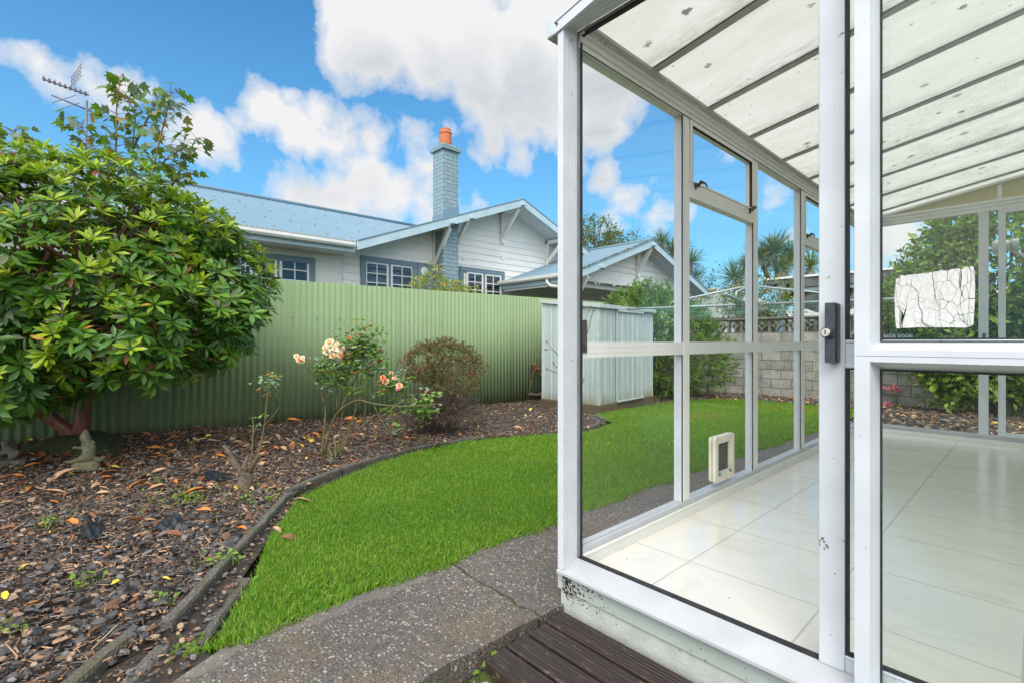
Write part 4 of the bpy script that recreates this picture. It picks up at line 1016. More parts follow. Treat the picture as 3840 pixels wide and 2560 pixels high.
# barge boards of the gable
def barge(parent, X, yr, zr, yl, zl, yr2, mat, th=.035, dep=.16, up=.03, tipcap=True):
    for ya, za, in ((yl, zl), (yr2, zr-(zr-zl)*(yr2-yr)/(yr-yl))):
        mb = MB(); mb.prism([(yr, zr+up), (ya, za+up), (ya, za+up-dep), (yr, zr+up-dep*1.04)], 'x', X-th, X); mb.build('barge_board', mat, parent, .003)
        mb = MB(); mb.prism([(yr, zr+up+.028), (ya, za+up+.028), (ya, za+up+.002), (yr, zr+up+.002)], 'x', X-.09, X+.012); mb.build('barge_flashing', 'steel_blue', parent, .002)
barge(hou, -8.31, YR, ZG, YV-.03, 2.80, YE, 'fascia_blue')
# soffit boards under the gable overhang
mb = MB()
for sgn, yl in ((-1, YV), (1, YE)):
    for q in range(4):
        xa = WX+q*.165; a_ = (YR, ZG-.06); b_ = (yl, 2.78)
        mb.prism([a_, b_, (b_[0], b_[1]-.015), (a_[0], a_[1]-.015)], 'x', xa+.004, xa+.162)
mb.build('soffit', 'soffit', hou)
# walls: plaster left of y=3.85 under the eave, weatherboards in the gable
mb = MB(); mb.box(WX-.2, WX, -6, 3.86, -.1, 2.72); mb.box(WX-.2, WX, 3.86, YE-.5, -.1, 1.9); mb.box(WX-4, WX-.201, YE-.65, YE-.5, -.1, 2.7)
mb.build('wall', 'plaster_white', hou)
mb = MB(); bh = .150; z = 1.9
while z < ZG-.05:
    zt = z+bh
    def yy(z_):   # half width of the gable at height z_
        return (YE-.5-YR) if z_ < 2.78+.15 else min(YE-.5-YR, (ZG-.02-z_)/(ZG-2.82)*(YR-YV))
    wa, wb = yy(z), yy(zt)
    wl = YR-3.86
    fa = (ZG-.02-z)/(ZG-2.82)*(YR-YV) if z > 2.78 else 9; fb2 = (ZG-.02-zt)/(ZG-2.82)*(YR-YV) if zt > 2.78 else 9
    la, lb = YR-min(max(fa, 0), wl), YR-min(max(fb2, 0), wl); ra, rb = YR+wa, YR+wb
    if wb <= 0: lb = rb = YR
    mb.add([(WX+.018, la, z), (WX+.018, ra, z), (WX+.002, rb, zt), (WX+.002, lb, zt), (WX-.02, la, z), (WX-.02, ra, z)], [(0, 1, 2, 3), (4, 5, 1, 0)])
    z = zt
mb.build('weatherboards', 'house_white', hou)
# eave: gutter, fascia, soffit
mb = MB(); g0 = [(EX+.0, 2.745), (EX+.02, 2.715), (EX+.09, 2.715), (EX+.115, 2.75), (EX+.115, 2.80), (EX+.125, 2.815), (EX+.105, 2.815), (EX+.10, 2.76), (EX+.02, 2.73), (EX+.006, 2.80), (EX, 2.80)]
mb.prism(g0, 'y', -6, 3.80); mb.build('gutter', 'gutter_white', hou, .002)
mb = MB(); mb.box(EX-.03, EX-.001, -6, 3.84, 2.64, 2.79); mb.build('fascia', 'fascia_blue', hou)
mb = MB(); mb.box(WX, EX-.031, -6, 3.84, 2.655, 2.67); mb.build('soffit', 'soffit', hou)
# chimney
ch = MB(); ch.box(-8.99, -8.60, 5.89, 6.29, -.1, 5.14); cho = ch.build('chimney', 'painted_brick', hou, .004)
ch = MB(); r = np.random.default_rng(5)
ch.box(-9.04, -8.55, 5.84, 6.34, 5.14, 5.205); ch.box(-9.03, -8.56, 5.85, 6.33, 5.205, 5.25); ch.build('chimney_cap', 'painted_brick', cho, .006)
ch = MB(); ch.add([(-8.98+.38*i/7, 5.9+.38*j/7, 5.25+(.06*math.exp(-((i-3.5)**2+(j-3.5)**2)/8)+r.uniform(0, .014))) for j in range(8) for i in range(8)], [(j*8+i, j*8+i+1, (j+1)*8+i+1, (j+1)*8+i) for j in range(7) for i in range(7)])
ch.build('mortar_flaunching', 'moss', cho)
ch = MB(); ch.lathe([(.125, 0), (.13, .04), (.135, .10), (.128, .25), (.122, .28), (.138, .295), (.138, .315), (.125, .325), (.112, .34), (.115, .37), (.118, .39), (.10, .395), (.095, .3)], (-8.80, 6.09, 5.27), 24); ch.build('chimney_pot', 'terracotta', cho)
mb = MB(); mb.prism([(5.80, 3.32), (6.33, 3.52), (6.33, 3.60), (5.80, 3.42)], 'x', -8.598, -8.585); mb.box(-8.99, -8.59, 5.872, 5.889, 3.0, 3.08)
# lead flashing where the stack leaves the roof
mb = MB(); zf = lambda y: rz_gab(y)+.05
mb.prism([(5.875, zf(5.875)), (6.305, zf(6.305)), (6.305, zf(6.305)+.20), (5.875, zf(5.875)+.20)], 'x', -8.598, -8.588); mb.prism([(-8.99, zf(5.88)), (-8.59, zf(5.88)), (-8.59, zf(5.88)+.13), (-8.99, zf(5.88)+.13)], 'y', 5.872, 5.888)
mb.build('chimney_flashing', 'steel_blue', cho, .002)
# windows
def win(px_trim, py_trim, sashes, py_sash, cols, rows, curtains=(), X=WX, zb=1.35):
    yA = onx(px_trim[0], 1000, X)[1]; yB = onx(px_trim[1], 1000, X)[1]; zt = onx(px_trim[0], py_trim, X)[2]
    w = MB(); tw = .11
    w.box(X+.02, X+.055, yA, yB, zt-tw, zt); w.box(X+.02, X+.05, yA, yA+tw, 1.0, zt-tw-.001); w.box(X+.02, X+.05, yB-tw, yB, 1.0, zt-tw-.001)
    ys = [(onx(a, 1000, X)[1], onx(b, 1000, X)[1]) for a, b in sashes]; zs = onx(sashes[0][0], py_sash, X)[2]
    for (a, b), (c, d) in zip(ys[:-1], ys[1:]): w.box(X+.021, X+.048, b+.008, c-.008, 1.0, zt-tw-.001)
    wo = w.build('window', 'trim_blue', hou, .003)
    for k, (a, b) in enumerate(ys):
        s_ = MB(); f_ = .045; xs0, xs1 = X+.018, X+.044
        s_.box(xs0, xs1, a, b, zs-f_, zs); s_.box(xs0, xs1, a, a+f_, zb, zs-f_); s_.box(xs0, xs1, b-f_, b, zb, zs-f_)
        for c in range(1, cols): yc = a+f_+(b-a-2*f_)*c/cols; s_.box(xs0+.004, xs1-.004, yc-.010, yc+.010, zb, zs-f_)
        for q in range(1, rows): zc = zs-f_-.185*q; s_.box(xs0+.0035, xs1-.0035, a+f_, b-f_, zc-.010, zc+.010)
        s_.build('window_frame', 'window_white', wo, .002)
        g_ = MB(); g_.box(X+.026, X+.029, a+f_*.9, b-f_*.9, zb, zs-f_*.9); g_.build('window_pane', 'glass_house', wo)
        g_ = MB(); g_.box(X+.003, X+.006, a, b, zb, zs); g_.build('dark_interior', 'dark_room', wo)
        for cu in curtains:
            if cu[0] != k: continue
            c0, c1 = a+(b-a)*cu[1], a+(b-a)*cu[2]; n = 26; vs = []
            for i in range(n+1): y = c0+(c1-c0)*i/n; x = X+.014+.005*math.sin(i*1.3); vs += [(x, y, zb), (x, y, zs-.05)]
            g_ = MB(); g_.add(vs, [(2*i, 2*i+2, 2*i+3, 2*i+1) for i in range(n)], 0, True); g_.build('curtain', 'curtain', wo)
    return wo
win((870, 1178.6), 936, [(890, 945), (952, 1037), (1045, 1158)], 942, 2, 6, [(0, .1, .4)])
win((1349.5, 1558.7), 959, [(1364.8, 1454), (1461.7, 1546)], 979, 2, 5, [(0, .05, .33), (1, .42, .98)])
win((1720, 1887.7), 999, [(1746, 1808.7), (1815.3, 1876.5)], 1019, 2, 5, [(1, .12, .5)])
# blue panel between window and chimney with a round white plate; narrow one to the right
a, b = onx(1562, 1000, WX)[1], 5.885; mb = MB()
zt = onx(1562, 985, WX)[2]
for k in range(2): mb.box(WX+.02, WX+.045, a+(b-a)*k/2+.004, a+(b-a)*(k+1)/2-.004, 1.0, zt)
mb.box(WX+.02, WX+.046, 6.30, onx(1719, 1000, WX)[1], 1.0, onx(1720, 999, WX)[2]); mb.build('wall_panel', 'trim_blue', hou, .003)
p = onx(1591, 1018, WX+.05); mb = MB(); mb.tube([(WX+.046, p[1], p[2]), (WX+.06, p[1], p[2])], .095, 20, smooth=False); mb.build('round_plate', 'house_white', hou, .01)
mb = MB()
for px in (1158+22, 1547+6, 1738, 1882): y = onx(px, 980, WX)[1]; z = onx(px, 975, WX)[2]; mb.box(WX+.019, WX+.03, y-.05, y+.05, z, z+.09)
mb.build('trim_block', 'house_white', hou)
# eave brackets of the gable and the purlin ends
def bracket(parent, y, ztop, X0, X1, h, mat='house_white'):
    mb = MB(); mb.box(X0, X0+.07, y-.045, y+.045, ztop-h, ztop)
    a = np.array([X0+.05, y, ztop-h+.12]); b = np.array([X1-.04, y, ztop-.09]); d = (b-a)/np.linalg.norm(b-a); n = np.array([-d[2], 0, d[0]])*.045
    mb.prism([((a-n)[0], (a-n)[2]), ((b-n)[0], (b-n)[2]), ((b+n)[0], (b+n)[2]), ((a+n)[0], (a+n)[2])], 'y', y-.035, y+.035)
    mb.box(X0, X1-.045, y-.045, y+.045, ztop-.09, ztop-.0005); mb.box(X0+.0, X0+.085, y-.055, y+.055, ztop-h-.03, ztop-h)
    mb.build('eave_bracket', mat, parent, .003)
for px, h in ((1625, .92), (1722, .80), (1878, .78), (2047, .70)):
    y = onx(px, 900, WX)[1]; z = rz_gab(min(y, 2*YR-y))-.09; bracket(hou, y if px != 1722 else 6.40, z, WX+.02, -8.35, h)
mb = MB()
for px in (1696, 1768, 1960): y = onx(px, 900, -8.3)[1]; z = rz_gab(min(y, 2*YR-y))-.04; mb.box(-8.309, -8.22, y-.05, y+.05, z-.08, z-.02)
mb.build('purlin_end', 'fascia_blue', hou, .003)

# ================================================================ carport joined to the bungalow
car = thing('carport', (-7, 10.8, 0), 'gabled blue and white carport with a lichen edged roof seen over the shed', 'carport')
KX = -6.6; KY, KZ = 10.88, 3.556; KL, KZL = 7.87, 2.46; KR = 13.9
mb = MB()
def kz(y): return KZ-abs(y-KY)*(KZ-KZL)/(KY-KL)
for sgn, yl in ((-1, KL), (1, KR)):
    vs = []; n = 0; x = -9.2
    while x < KX+.03:
        dz = ap*math.sin(2*PI*x/pitch); vs += [(x, KY, KZ+.03+dz), (x, yl-.05*(-sgn)*0, kz(yl)+.03+dz)]; n += 1; x += st
    mb.add(vs, [(2*i, 2*i+1, 2*i+3, 2*i+2) if sgn > 0 else (2*i, 2*i+2, 2*i+3, 2*i+1) for i in range(n-1)], 0, True)
mb.build('carport_roof', 'steel_blue', car)
mb = MB(); mb.tube([(-9.2, KY, KZ+.05), (KX, KY, KZ+.05)], .035, 8); mb.build('ridge_cap', 'steel_blue', car)
barge(car, KX, KY, KZ, KL-.02, KZL, KR, 'fascia_blue', dep=.17)
# lichen on the barge edge
r = np.random.default_rng(14); mb = MB()
for _ in range(260):
    y = r.uniform(KL, KY); 
    if r.random() > .35+.6*math.sin(y*5)**2: continue
    s = r.uniform(.008, .025); mb.lathe([(s*.5, -s*.5), (s, 0), (s*.6, s*.6)], (KX+r.uniform(-.03, .015), y, kz(y)+.055), 5)
mb.build('lichen', 'moss', car)
mb = MB()
for sgn, yl in ((-1, KL), (1, KR)):
    for q in range(3): mb.prism([(KY, KZ-.06), (yl, kz(yl)-.06), (yl, kz(yl)-.075), (KY, KZ-.075)], 'x', KX-.5+q*.155+.004, KX-.5+q*.155+.15)
mb.build('soffit', 'soffit', car)
mb = MB(); z = 2.60
while z < KZ-.1:
    wa = (KZ-.07-z)/(KZ-KZL)*(KY-KL); wb = max(0, (KZ-.07-z-.15)/(KZ-KZL)*(KY-KL)); mb.add([(KX-.48, KY-wa, z), (KX-.48, KY+wa, z), (KX-.497, KY+wb, z+.15), (KX-.497, KY-wb, z+.15)], [(0, 1, 2, 3)]); z += .15
mb.build('weatherboards', 'house_white', car)
mb = MB(); mb.box(KX-.52, KX-.47, KL+.3, KR-.3, 2.42, 2.60); mb.box(-9.0, KX-.521, KL+.05, KL+.10, 2.25, 2.42); mb.box(-9.0, KX-.521, KR-.10, KR-.05, 2.25, 2.42)
mb.build('beam', 'house_white', car, .003)
mb = MB()
for x in np.arange(-8.9, KX-.6, .6):
    for sgn, yl in ((-1, KL+.1), (1, KR-.1)): mb.prism([(KY, KZ-.05), (yl, kz(yl)-.05), (yl, kz(yl)-.15), (KY, KZ-.15)], 'x', x, x+.045)
for x in (-8.8, -8.0, -7.3): mb.box(x, x+.05, KL+.1, KR-.1, 2.30, 2.42)
mb.build('rafters', 'house_white', car)
mb = MB(); mb.box(-9.05, -8.995, KL+.4, KR, 0, 2.45); mb.build('rear_wall', 'far_wall', car)
mb = MB()
for y in (KL+.3, KR-.4): mb.box(KX-.6, KX-.5, y, y+.1, -.1, 2.42)
mb.build('post', 'house_white', car)
bracket(car, KY, KZ-.09, KX-.47, KX-.03, .75, 'house_white'); bracket(car, 8.35, kz(8.35)-.10, KX-.47, KX-.03, .70, 'house_white')
mb = MB()
for y in (KY-.02, onx(2255, 1000, KX)[1]): mb.box(KX+.001, KX+.09, y-.06, y+.06, kz(y)-.13, kz(y)-.07)
mb.build('purlin_end', 'fascia_blue', car, .003)
mb = MB(); mb.prism([(KL-.13, 2.43), (KL-.10, 2.40), (KL-.02, 2.40), (KL+.0, 2.43), (KL+.0, 2.485), (KL-.012, 2.485), (KL-.014, 2.43), (KL-.11, 2.43), (KL-.12, 2.49), (KL-.14, 2.495)], 'x', -9.0, KX-.01); mb.build('gutter', 'gutter_white', car, .002)
mb = MB(); mb.box(-9.0, KX-.04, KL+.001, KL+.03, 2.30, 2.43); mb.build('fascia', 'fascia_blue', car)
dp = MB(); a = ony(2052, 1055, KL-.06); dp.tube([(a[0], KL-.06, 2.41), (a[0], KL-.06, 2.33), (a[0]+.08, KL-.04, 2.25), (a[0]+.62, KL+.25, 2.17), (KX-.55, KL+.3, 2.12), (KX-.55, KL+.3, 0)], .035, 10); dp.build('downpipe', 'gutter_white', car)
mb = MB(); p = onx(2283, 1105, -7.6); mb.tube([(-7.6, p[1], 2.3), (-7.6, p[1], 2.05), (-7.6, p[1]-.1, 1.98)], .012, 6); mb.box(-7.65, -7.55, p[1]-.08, p[1]+.08, 2.12, 2.15); mb.build('hanging_hook', 'bracket_brown', car)

# ================================================================ television antenna
an = thing('tv_antenna', (RX, .27, 4.4), 'rusty roof mast with two television antennas above the leafy trees', 'antenna')
Q = lambda px, py: np.array(onx(px, py, RX))
mb = MB(); mb.tube([Q(326, 378), Q(318, 760)], .018, 8); mb.build('mast', 'antenna_metal', an)
def boom(a, b, n, el, nm):
    a, b = Q(*a), Q(*b); mb = MB(); mb.tube([a, b], .014, 6); d = (b-a)
    for k in range(n):
        p = a+d*(k+.3)/n; mb.tube([p+np.array([-el, 0, .03]), p+np.array([el, 0, -.0])], .005, 5); mb.box(p[0]-.03, p[0]+.03, p[1]-.02, p[1]+.02, p[2]-.02, p[2]+.03)
    mb.build(nm, 'antenna_metal', an); return d
boom((158, 296), (333, 358), 9, .16, 'boom')
mb = MB(); c = Q(300, 330)
for k in range(5): mb.tube([c+np.array([-.3, -.12+.03*k, .06+.07*k]), c+np.array([.3, -.12+.03*k, .06+.07*k])], .004, 4)
for k in range(4): mb.tube([c+np.array([-.3+.2*k, -.13, .03]), c+np.array([-.3+.2*k, .03, .38])], .004, 4)
mb.build('reflector_grid', 'antenna_metal', an)
a, b = Q(192, 357), Q(345, 420); mb = MB(); mb.tube([a, b], .014, 6); mb.tube([Q(195, 386), Q(285, 358)], .007, 5); mb.tube([Q(248, 404), Q(300, 386)], .007, 5); mb.build('boom', 'antenna_metal', an)
mb = MB(); mb.tube([Q(333, 448), Q(350, 470), Q(540, 690)], .004, 4); mb.tube([Q(675, 680), Q(676, 742)], .03, 6); mb.build('stay_wire', 'antenna_metal', an)

# ================================================================ metal garden shed
sh = thing('garden_shed', (-5.1, 6.8, 0), 'small weathered galvanised steel shed with sliding door on a timber base', 'shed')
A_ = np.array([-4.50, 5.90]); B_ = np.array([-4.70, 7.70]); Lx = -5.71; zb = .07; 
def wall_ribs(mb, p, q, z0, z1a, z1b, rib=.012, fine=True):
    """sheet wall from p to q with broad flat pans and narrow ribs"""
    p, q = np.array(p), np.array(q); L = np.linalg.norm(q-p); d = (q-p)/L; n = np.array([d[1], -d[0]])
    s = 0; prof = []
    while s < L:
        prof += [(s, 0), (s+.012, rib), (s+.030, rib), (s+.042, 0)]
        for k in range(3): prof += [(s+.062+k*.035, 0), (s+.068+k*.035, .003), (s+.074+k*.035, 0)]
        s += .175
    prof = [x for x in prof if x[0] < L]+[(L, 0)]; vs = []
    for s, o in prof:
        w = p+d*s+n*o; zt = z1a+(z1b-z1a)*s/L; vs += [(w[0], w[1], z0), (w[0], w[1], zt)]
    mb.add(vs, [(2*i, 2*i+2, 2*i+3, 2*i+1) for i in range(len(prof)-1)])
zf1, zf2, zl = 1.575, 1.575, 1.70
mb = MB(); wall_ribs(mb, A_, B_, zb, zf1, zf2); wall_ribs(mb, (Lx, 5.94), A_, zb, zl, zf1); wall_ribs(mb, B_, (Lx, 7.75), zb, zf2, zl); mb.build('shed_wall', 'shed_wall', sh)
d = (B_-A_)/np.linalg.norm(B_-A_); n_ = np.array([d[1], -d[0]])
mb = MB(); pA = A_+d*.50+n_*.022; pB = A_+d*1.38+n_*.022; wall_ribs(mb, pA, pB, zb+.03, 1.50, 1.50, .014); so_ = mb.build('sliding_door', 'shed_wall', sh)
mb = MB()
for a_, b_ in ((.495, .51), (1.375, 1.39)):
    P0 = A_+d*a_+n_*.015; P1 = A_+d*b_+n_*.04; mb.box(min(P0[0], P1[0]), max(P0[0], P1[0]), min(P0[1], P1[1]), max(P0[1], P1[1]), zb+.02, 1.505)
mb.build('door_edge', 'shed_trim', so_)
mb = MB()
P0 = A_+d*.50+n_*.02; P1 = A_+d*1.38+n_*.02; mb.add([(P0[0], P0[1], zb+.005), (P0[0]+.05, P0[1], zb+.005), (P1[0]+.05, P1[1], zb+.005), (P1[0], P1[1], zb+.005), (P0[0], P0[1], zb+.025), (P0[0]+.05, P0[1], zb+.025), (P1[0]+.05, P1[1], zb+.025), (P1[0], P1[1], zb+.025)], [(4, 5, 6, 7), (1, 2, 6, 5), (0, 1, 5, 4), (2, 3, 7, 6)])
mb.add([(P0[0], P0[1], 1.5), (P0[0]+.04, P0[1], 1.5), (P1[0]+.04, P1[1], 1.5), (P1[0], P1[1], 1.5), (P0[0], P0[1], 1.53), (P0[0]+.04, P0[1], 1.53), (P1[0]+.04, P1[1], 1.53), (P1[0], P1[1], 1.53)], [(4, 5, 6, 7), (1, 2, 6, 5), (0, 1, 5, 4), (2, 3, 7, 6), (0, 3, 2, 1)])
mb.build('door_rail', 'shed_trim', sh)
# rusty stain sheets at the foot of the door are in the wall material; corner posts
mb = MB(); mb.box(A_[0]-.03, A_[0]+.014, A_[1]-.014, A_[1]+.03, zb, 1.575); mb.box(B_[0]-.03, B_[0]+.016, B_[1]-.02, B_[1]+.014, zb, 1.575); mb.box(Lx-.01, Lx+.02, 5.922, 5.95, zb, 1.70); mb.build('corner_trim', 'shed_trim', sh, .002)
mb = MB(); ov = .05
R0 = [(A_[0]+ov, A_[1]-ov, zf1+.0), (B_[0]+ov, B_[1]+ov, zf2+.0), (Lx-.02, 7.80, zl+.02), (Lx-.02, 5.90, zl+.02)]
mb.add(R0+[(x, y, z+.012) for x, y, z in R0], [(4, 5, 6, 7), (3, 2, 1, 0), (0, 1, 5, 4), (1, 2, 6, 5), (2, 3, 7, 6), (3, 0, 4, 7)]); mb.build('shed_roof', 'shed_trim', sh)
for a_, b_ in ((R0[0], R0[1]), (R0[3], R0[0])):
    mb = MB(); a_, b_ = np.array(a_), np.array(b_); dd = (b_-a_)/np.linalg.norm(b_-a_); nn = np.cross(dd, [0, 0, 1.])*.012
    q = [a_-nn, b_-nn, b_+nn, a_+nn]; mb.add([(*v[:2], v[2]-.042) for v in q]+[(*v[:2], v[2]+.016) for v in q], [(4, 5, 6, 7), (3, 2, 1, 0), (0, 1, 5, 4), (1, 2, 6, 5), (2, 3, 7, 6), (3, 0, 4, 7)]); mb.build('roof_flashing', 'shed_trim', sh, .002)
mb = MB(); bs = [(A_[0]+.03, A_[1]-.03), (B_[0]+.03, B_[1]+.03), (Lx-.02, 7.75), (Lx-.02, 5.90)]
mb.add([(x, y, -.16) for x, y in bs]+[(x, y, zb-.002) for x, y in bs], [(4, 5, 6, 7), (0, 1, 5, 4), (1, 2, 6, 5), (2, 3, 7, 6), (3, 0, 4, 7)]); mb.build('timber_base', 'old_timber', sh, .006)

# ================================================================ block wall with screen blocks on top
bw = thing('block_wall', (-2, 11.5, 0), 'stained grey concrete block wall topped with patterned screen blocks at the back of the lawn', 'wall')
mb = MB(); mb.box(-6.5, 3.5, 11.4, 11.55, -.5, 1.22); mb.build('block_courses', 'block_wall', bw, .004)
mb = MB(); mb.box(-6.5, 3.5, 11.385, 11.565, 1.515, 1.56); mb.build('capping', 'screen_block', bw, .006)
def screen_block():
    """square frame, a diamond of four concave sides and a ring in the middle"""
    mb = MB(); h = .147; t_ = .02; y0, y1 = 11.42, 11.53
    for q in ((-h, -h+t_, -h, h), (h-t_, h, -h, h), (-h+t_, h-t_, -h, -h+t_), (-h+t_, h-t_, h-t_, h)): mb.box(q[0], q[1], y0, y1, q[2], q[3])
    N = 40; R = h-t_+.004
    def star(a): c, s_ = abs(math.cos(a)), abs(math.sin(a)); k = 1/((c**.62+s_**.62)**(1/.62)); return R*k
    O = []; I = []
    for k in range(N): a = 2*PI*k/N+PI/4; 
    vs = []
    for k in range(N): a = 2*PI*k/N; ro = star(a)*1.0; ri = .042; vs += [(ro*math.cos(a), y0+.004, ro*math.sin(a)), (ri*math.cos(a), y0+.004, ri*math.sin(a)), (ro*math.cos(a), y1-.004, ro*math.sin(a)), (ri*math.cos(a), y1-.004, ri*math.sin(a))]
    fs = []
    for k in range(N): a = 4*k; b = 4*((k+1) % N); fs += [(a, b, b+1, a+1), (a+2, a+3, b+3, b+2), (a, a+2, b+2, b), (a+1, b+1, b+3, a+3)]
    mb.add(vs, fs); 
    return mb
sb_ = screen_block(); sme = None
x = -6.3
while x < 3.3:
    if sme is None:
        o = sb_.build('screen_block', 'screen_block', None); sme = o.data; o.parent = bw
    else:
        o = bpy.data.objects.new('screen_block', sme); C.objects.link(o); o.parent = bw
    o.location = (x+2, -11.5, 1.367); x += .30
# ================================================================ neighbours beyond the block wall
nc = thing('patio_cover', (-1, 16, 0), 'flat roofed patio cover with white edge, blue post and hanging tarpaulin beyond the wall', 'patio cover')
YN = 16.0
a, b = ony(2846, 1052, YN), ony(3440, 1042, YN)
mb = MB(); mb.box(a[0], b[0]+1.2, YN, YN+5, a[2]-.02, a[2]+.04); mb.build('roof_edge', 'gutter_white', nc)
mb = MB(); mb.box(a[0]+.9, b[0]+1.2, YN+.05, YN+5, a[2]-.30, a[2]-.021); mb.box(a[0]+.1, a[0]+.9, YN+.05, YN+5, a[2]-.14, a[2]-.021); mb.build('fascia_panel', 'tarp', nc)
mb = MB()
for px in (2928, 3500): p = ony(px, 1100, YN+.1); mb.box(p[0]-.10, p[0]+.10, YN+.1, YN+.3, -.2, a[2]-.1)
mb.box(ony(2918, 1100, YN)[0]-.6, b[0]+1, YN+.101, YN+.2, a[2]-.42, a[2]-.28); mb.build('post', 'far_post', nc)
mb = MB(); vs = []; n = 24; x0 = ony(2965, 1060, YN)[0]; x1 = ony(3420, 1060, YN)[0]; r = np.random.default_rng(3)
for i in range(n+1):
    u = i/n; x = x0+(x1-x0)*u; sag = .25*abs(math.sin(u*9))+.1*math.sin(u*23)
    for k in range(6): vs.append((x, YN+.3+.12*math.sin(u*14+k), a[2]-.25-(.95-sag)*k/5))
mb.add(vs, [(i*6+k, i*6+k+1, (i+1)*6+k+1, (i+1)*6+k) for i in range(n) for k in range(5)], 0, True); mb.build('hanging_tarp', 'tarp', nc)
nh = thing('far_house', (-1, 24, 0), 'cream house with pale ribbed roof glimpsed past the blue post over the block wall', 'house')
mb = MB(); mb.box(-6.8, 4, 22, 28, -.2, 1.95); mb.build('wall', 'far_wall', nh)
mb = MB(); x = -7.2; vs = []; n = 0
while x < 4.6: vs += [(x, 21.5, 1.9+.02*(n % 2)), (x, 25, 3.05+.02*(n % 2))]; n += 1; x += .12
mb.add(vs, [(2*i, 2*i+2, 2*i+3, 2*i+1) for i in range(n-1)]); mb.build('roof', 'far_roof', nh)
mb = MB(); mb.box(-7.2, 4.6, 21.42, 21.5, 1.80, 1.93); mb.build('gutter', 'gutter_white', nh)
mb = MB(); mb.box(-4.2, -3.2, 21.96, 21.99, .9, 1.6); mb.box(-1.5, .2, 21.96, 21.99, .9, 1.6); mb.build('window', 'dark_room', nh)
n2 = thing('low_roofed_outbuilding', (-6, 19, 0), 'low outbuilding with blue grey roof and brown fascia behind the screen blocks', 'outbuilding')
a = ony(2735, 1158, 17.5); b = ony(2890, 1158, 17.5)
mb = MB(); mb.prism([(17.5, a[2]-.1), (17.5, a[2]+.02), (20, a[2]+.35), (20, a[2]+.2)], 'x', a[0], b[0]); mb.build('roof', 'steel_blue', n2)
mb = MB(); mb.box(a[0], b[0], 17.47, 17.499, a[2]-.22, a[2]-.07); mb.build('fascia', 'brown_wood', n2)
mb = MB(); mb.box(a[0]+.2, b[0]-.2, 17.7, 19.8, -.2, a[2]-.15); mb.build('wall', 'dark_room', n2)
n3 = thing('pale_roofed_house', (-9, 26, 0), 'pale grey roof of a house glimpsed between the feathery bush and the cabbage tree', 'house')
a = ony(2640, 1100, 24); b = ony(2760, 1100, 24)
mb = MB(); mb.prism([(a[0]-3, 2.2), (b[0]+2, 2.2), ((a[0]+b[0])/2-.5, 3.75)], 'y', 24, 29); mb.build('roof', 'far_roof', n3)
mb = MB(); mb.box(a[0]-2.6, b[0]+1.6, 24.3, 28.6, -.2, 2.2); mb.build('wall', 'far_wall', n3)

# ================================================================ rotary clothesline
cl = thing('rotary_clothesline', (-2.43, 6.25, -.06), 'galvanised rotary clothesline with green lines standing on the lawn', 'clothesline')
HX, HY = -2.52, 6.42; zt = 1.74; zr = 1.50; RR = 1.62
mb = MB(); mb.tube([(HX, HY, -.1), (HX, HY, 1.0)], .026, 12); mb.tube([(HX, HY, 1.0), (HX, HY, zt+.02)], .021, 12); mb.tube([(HX, HY, .98), (HX, HY, 1.03)], .035, 12); mb.build('mast', 'galvanised', cl)
mb = MB(); mb.lathe([(.03, -.05), (.055, -.03), (.055, .03), (.03, .06)], (HX, HY, zt), 12); mb.build('head', 'galvanised', cl)
tips = []
for k in range(4):
    a = math.radians(14+90*k); tip = np.array([HX+RR*math.cos(a), HY+RR*math.sin(a), zr]); tips.append(tip)
    mid = np.array([HX+RR*.62*math.cos(a), HY+RR*.62*math.sin(a), zr+.015])
    el_ = np.array([HX+RR*.60*math.cos(a), HY+RR*.60*math.sin(a), zr+.075])
    mb = MB(); mb.tube([(HX, HY, zt), el_, mid], .013, 8); mb.tube([(HX+.16*math.cos(a), HY+.16*math.sin(a), zr), tip], .0155, 8)
    for q in (.35, .5, .65, .8, .93): p = np.array([HX+RR*q*math.cos(a), HY+RR*q*math.sin(a), zr]); mb.tube([p, p+np.array([0, 0, .028]), p+np.array([.012, 0, .034])], .003, 4)
    mb.build('arm', 'galvanised', cl)
for ring_, f in enumerate((1.0, .93, .86, .74, .62, .48)):
    mb = MB()
    for k in range(4):
        c0 = np.array([HX, HY, zr]); a, b = c0+(tips[k]-c0)*f, c0+(tips[(k+1) % 4]-c0)*f; pts = []
        for i in range(9): u = i/8; p = a+(b-a)*u; p = p.copy(); p[2] -= (.05+.03*((ring_+k) % 3))*4*u*(1-u)*(.5+.5*f)-.012; pts.append(p)
        mb.tube(pts, .0014, 4)
    mb.build('clothes_line', 'clothes_line', cl)
# ================================================================ plants
def crown_points(ells, per, inner=.35, seed=0, amp=.06, lo=.9):
    """points on and under the lumpy surface of a union of ellipsoids, with outward directions"""
    r = np.random.default_rng(seed); PP = []; DD = []
    for i, (c, R) in enumerate(ells):
        c = np.array(c); R = np.array(R); n = int(per*(R[0]*R[1]*R[2])**(2/3)); d = nrm(r.normal(size=(n, 3))); f = lumps(seed+i, 7, 3.2, amp)
        rad = np.where(r.random(n) < inner, r.uniform(.45, lo, n), r.uniform(lo, 1.04, n))*f(d)
        p = c+d*R*rad[:, None]; keep = np.ones(n, bool)
        for j, (c2, R2) in enumerate(ells):
            if j != i: keep &= (((p-np.array(c2))/np.array(R2))**2).sum(1) > .55
        PP.append(p[keep]); DD.append(nrm(d[keep]/R))
    return np.concatenate(PP), np.concatenate(DD)
def tree_wood(name, parent, base, forks, mat, seed=0):
    mb = MB()
    for pts, rs, n in forks: mb.tube(pts, rs, n)
    return mb.build(name, mat, parent)
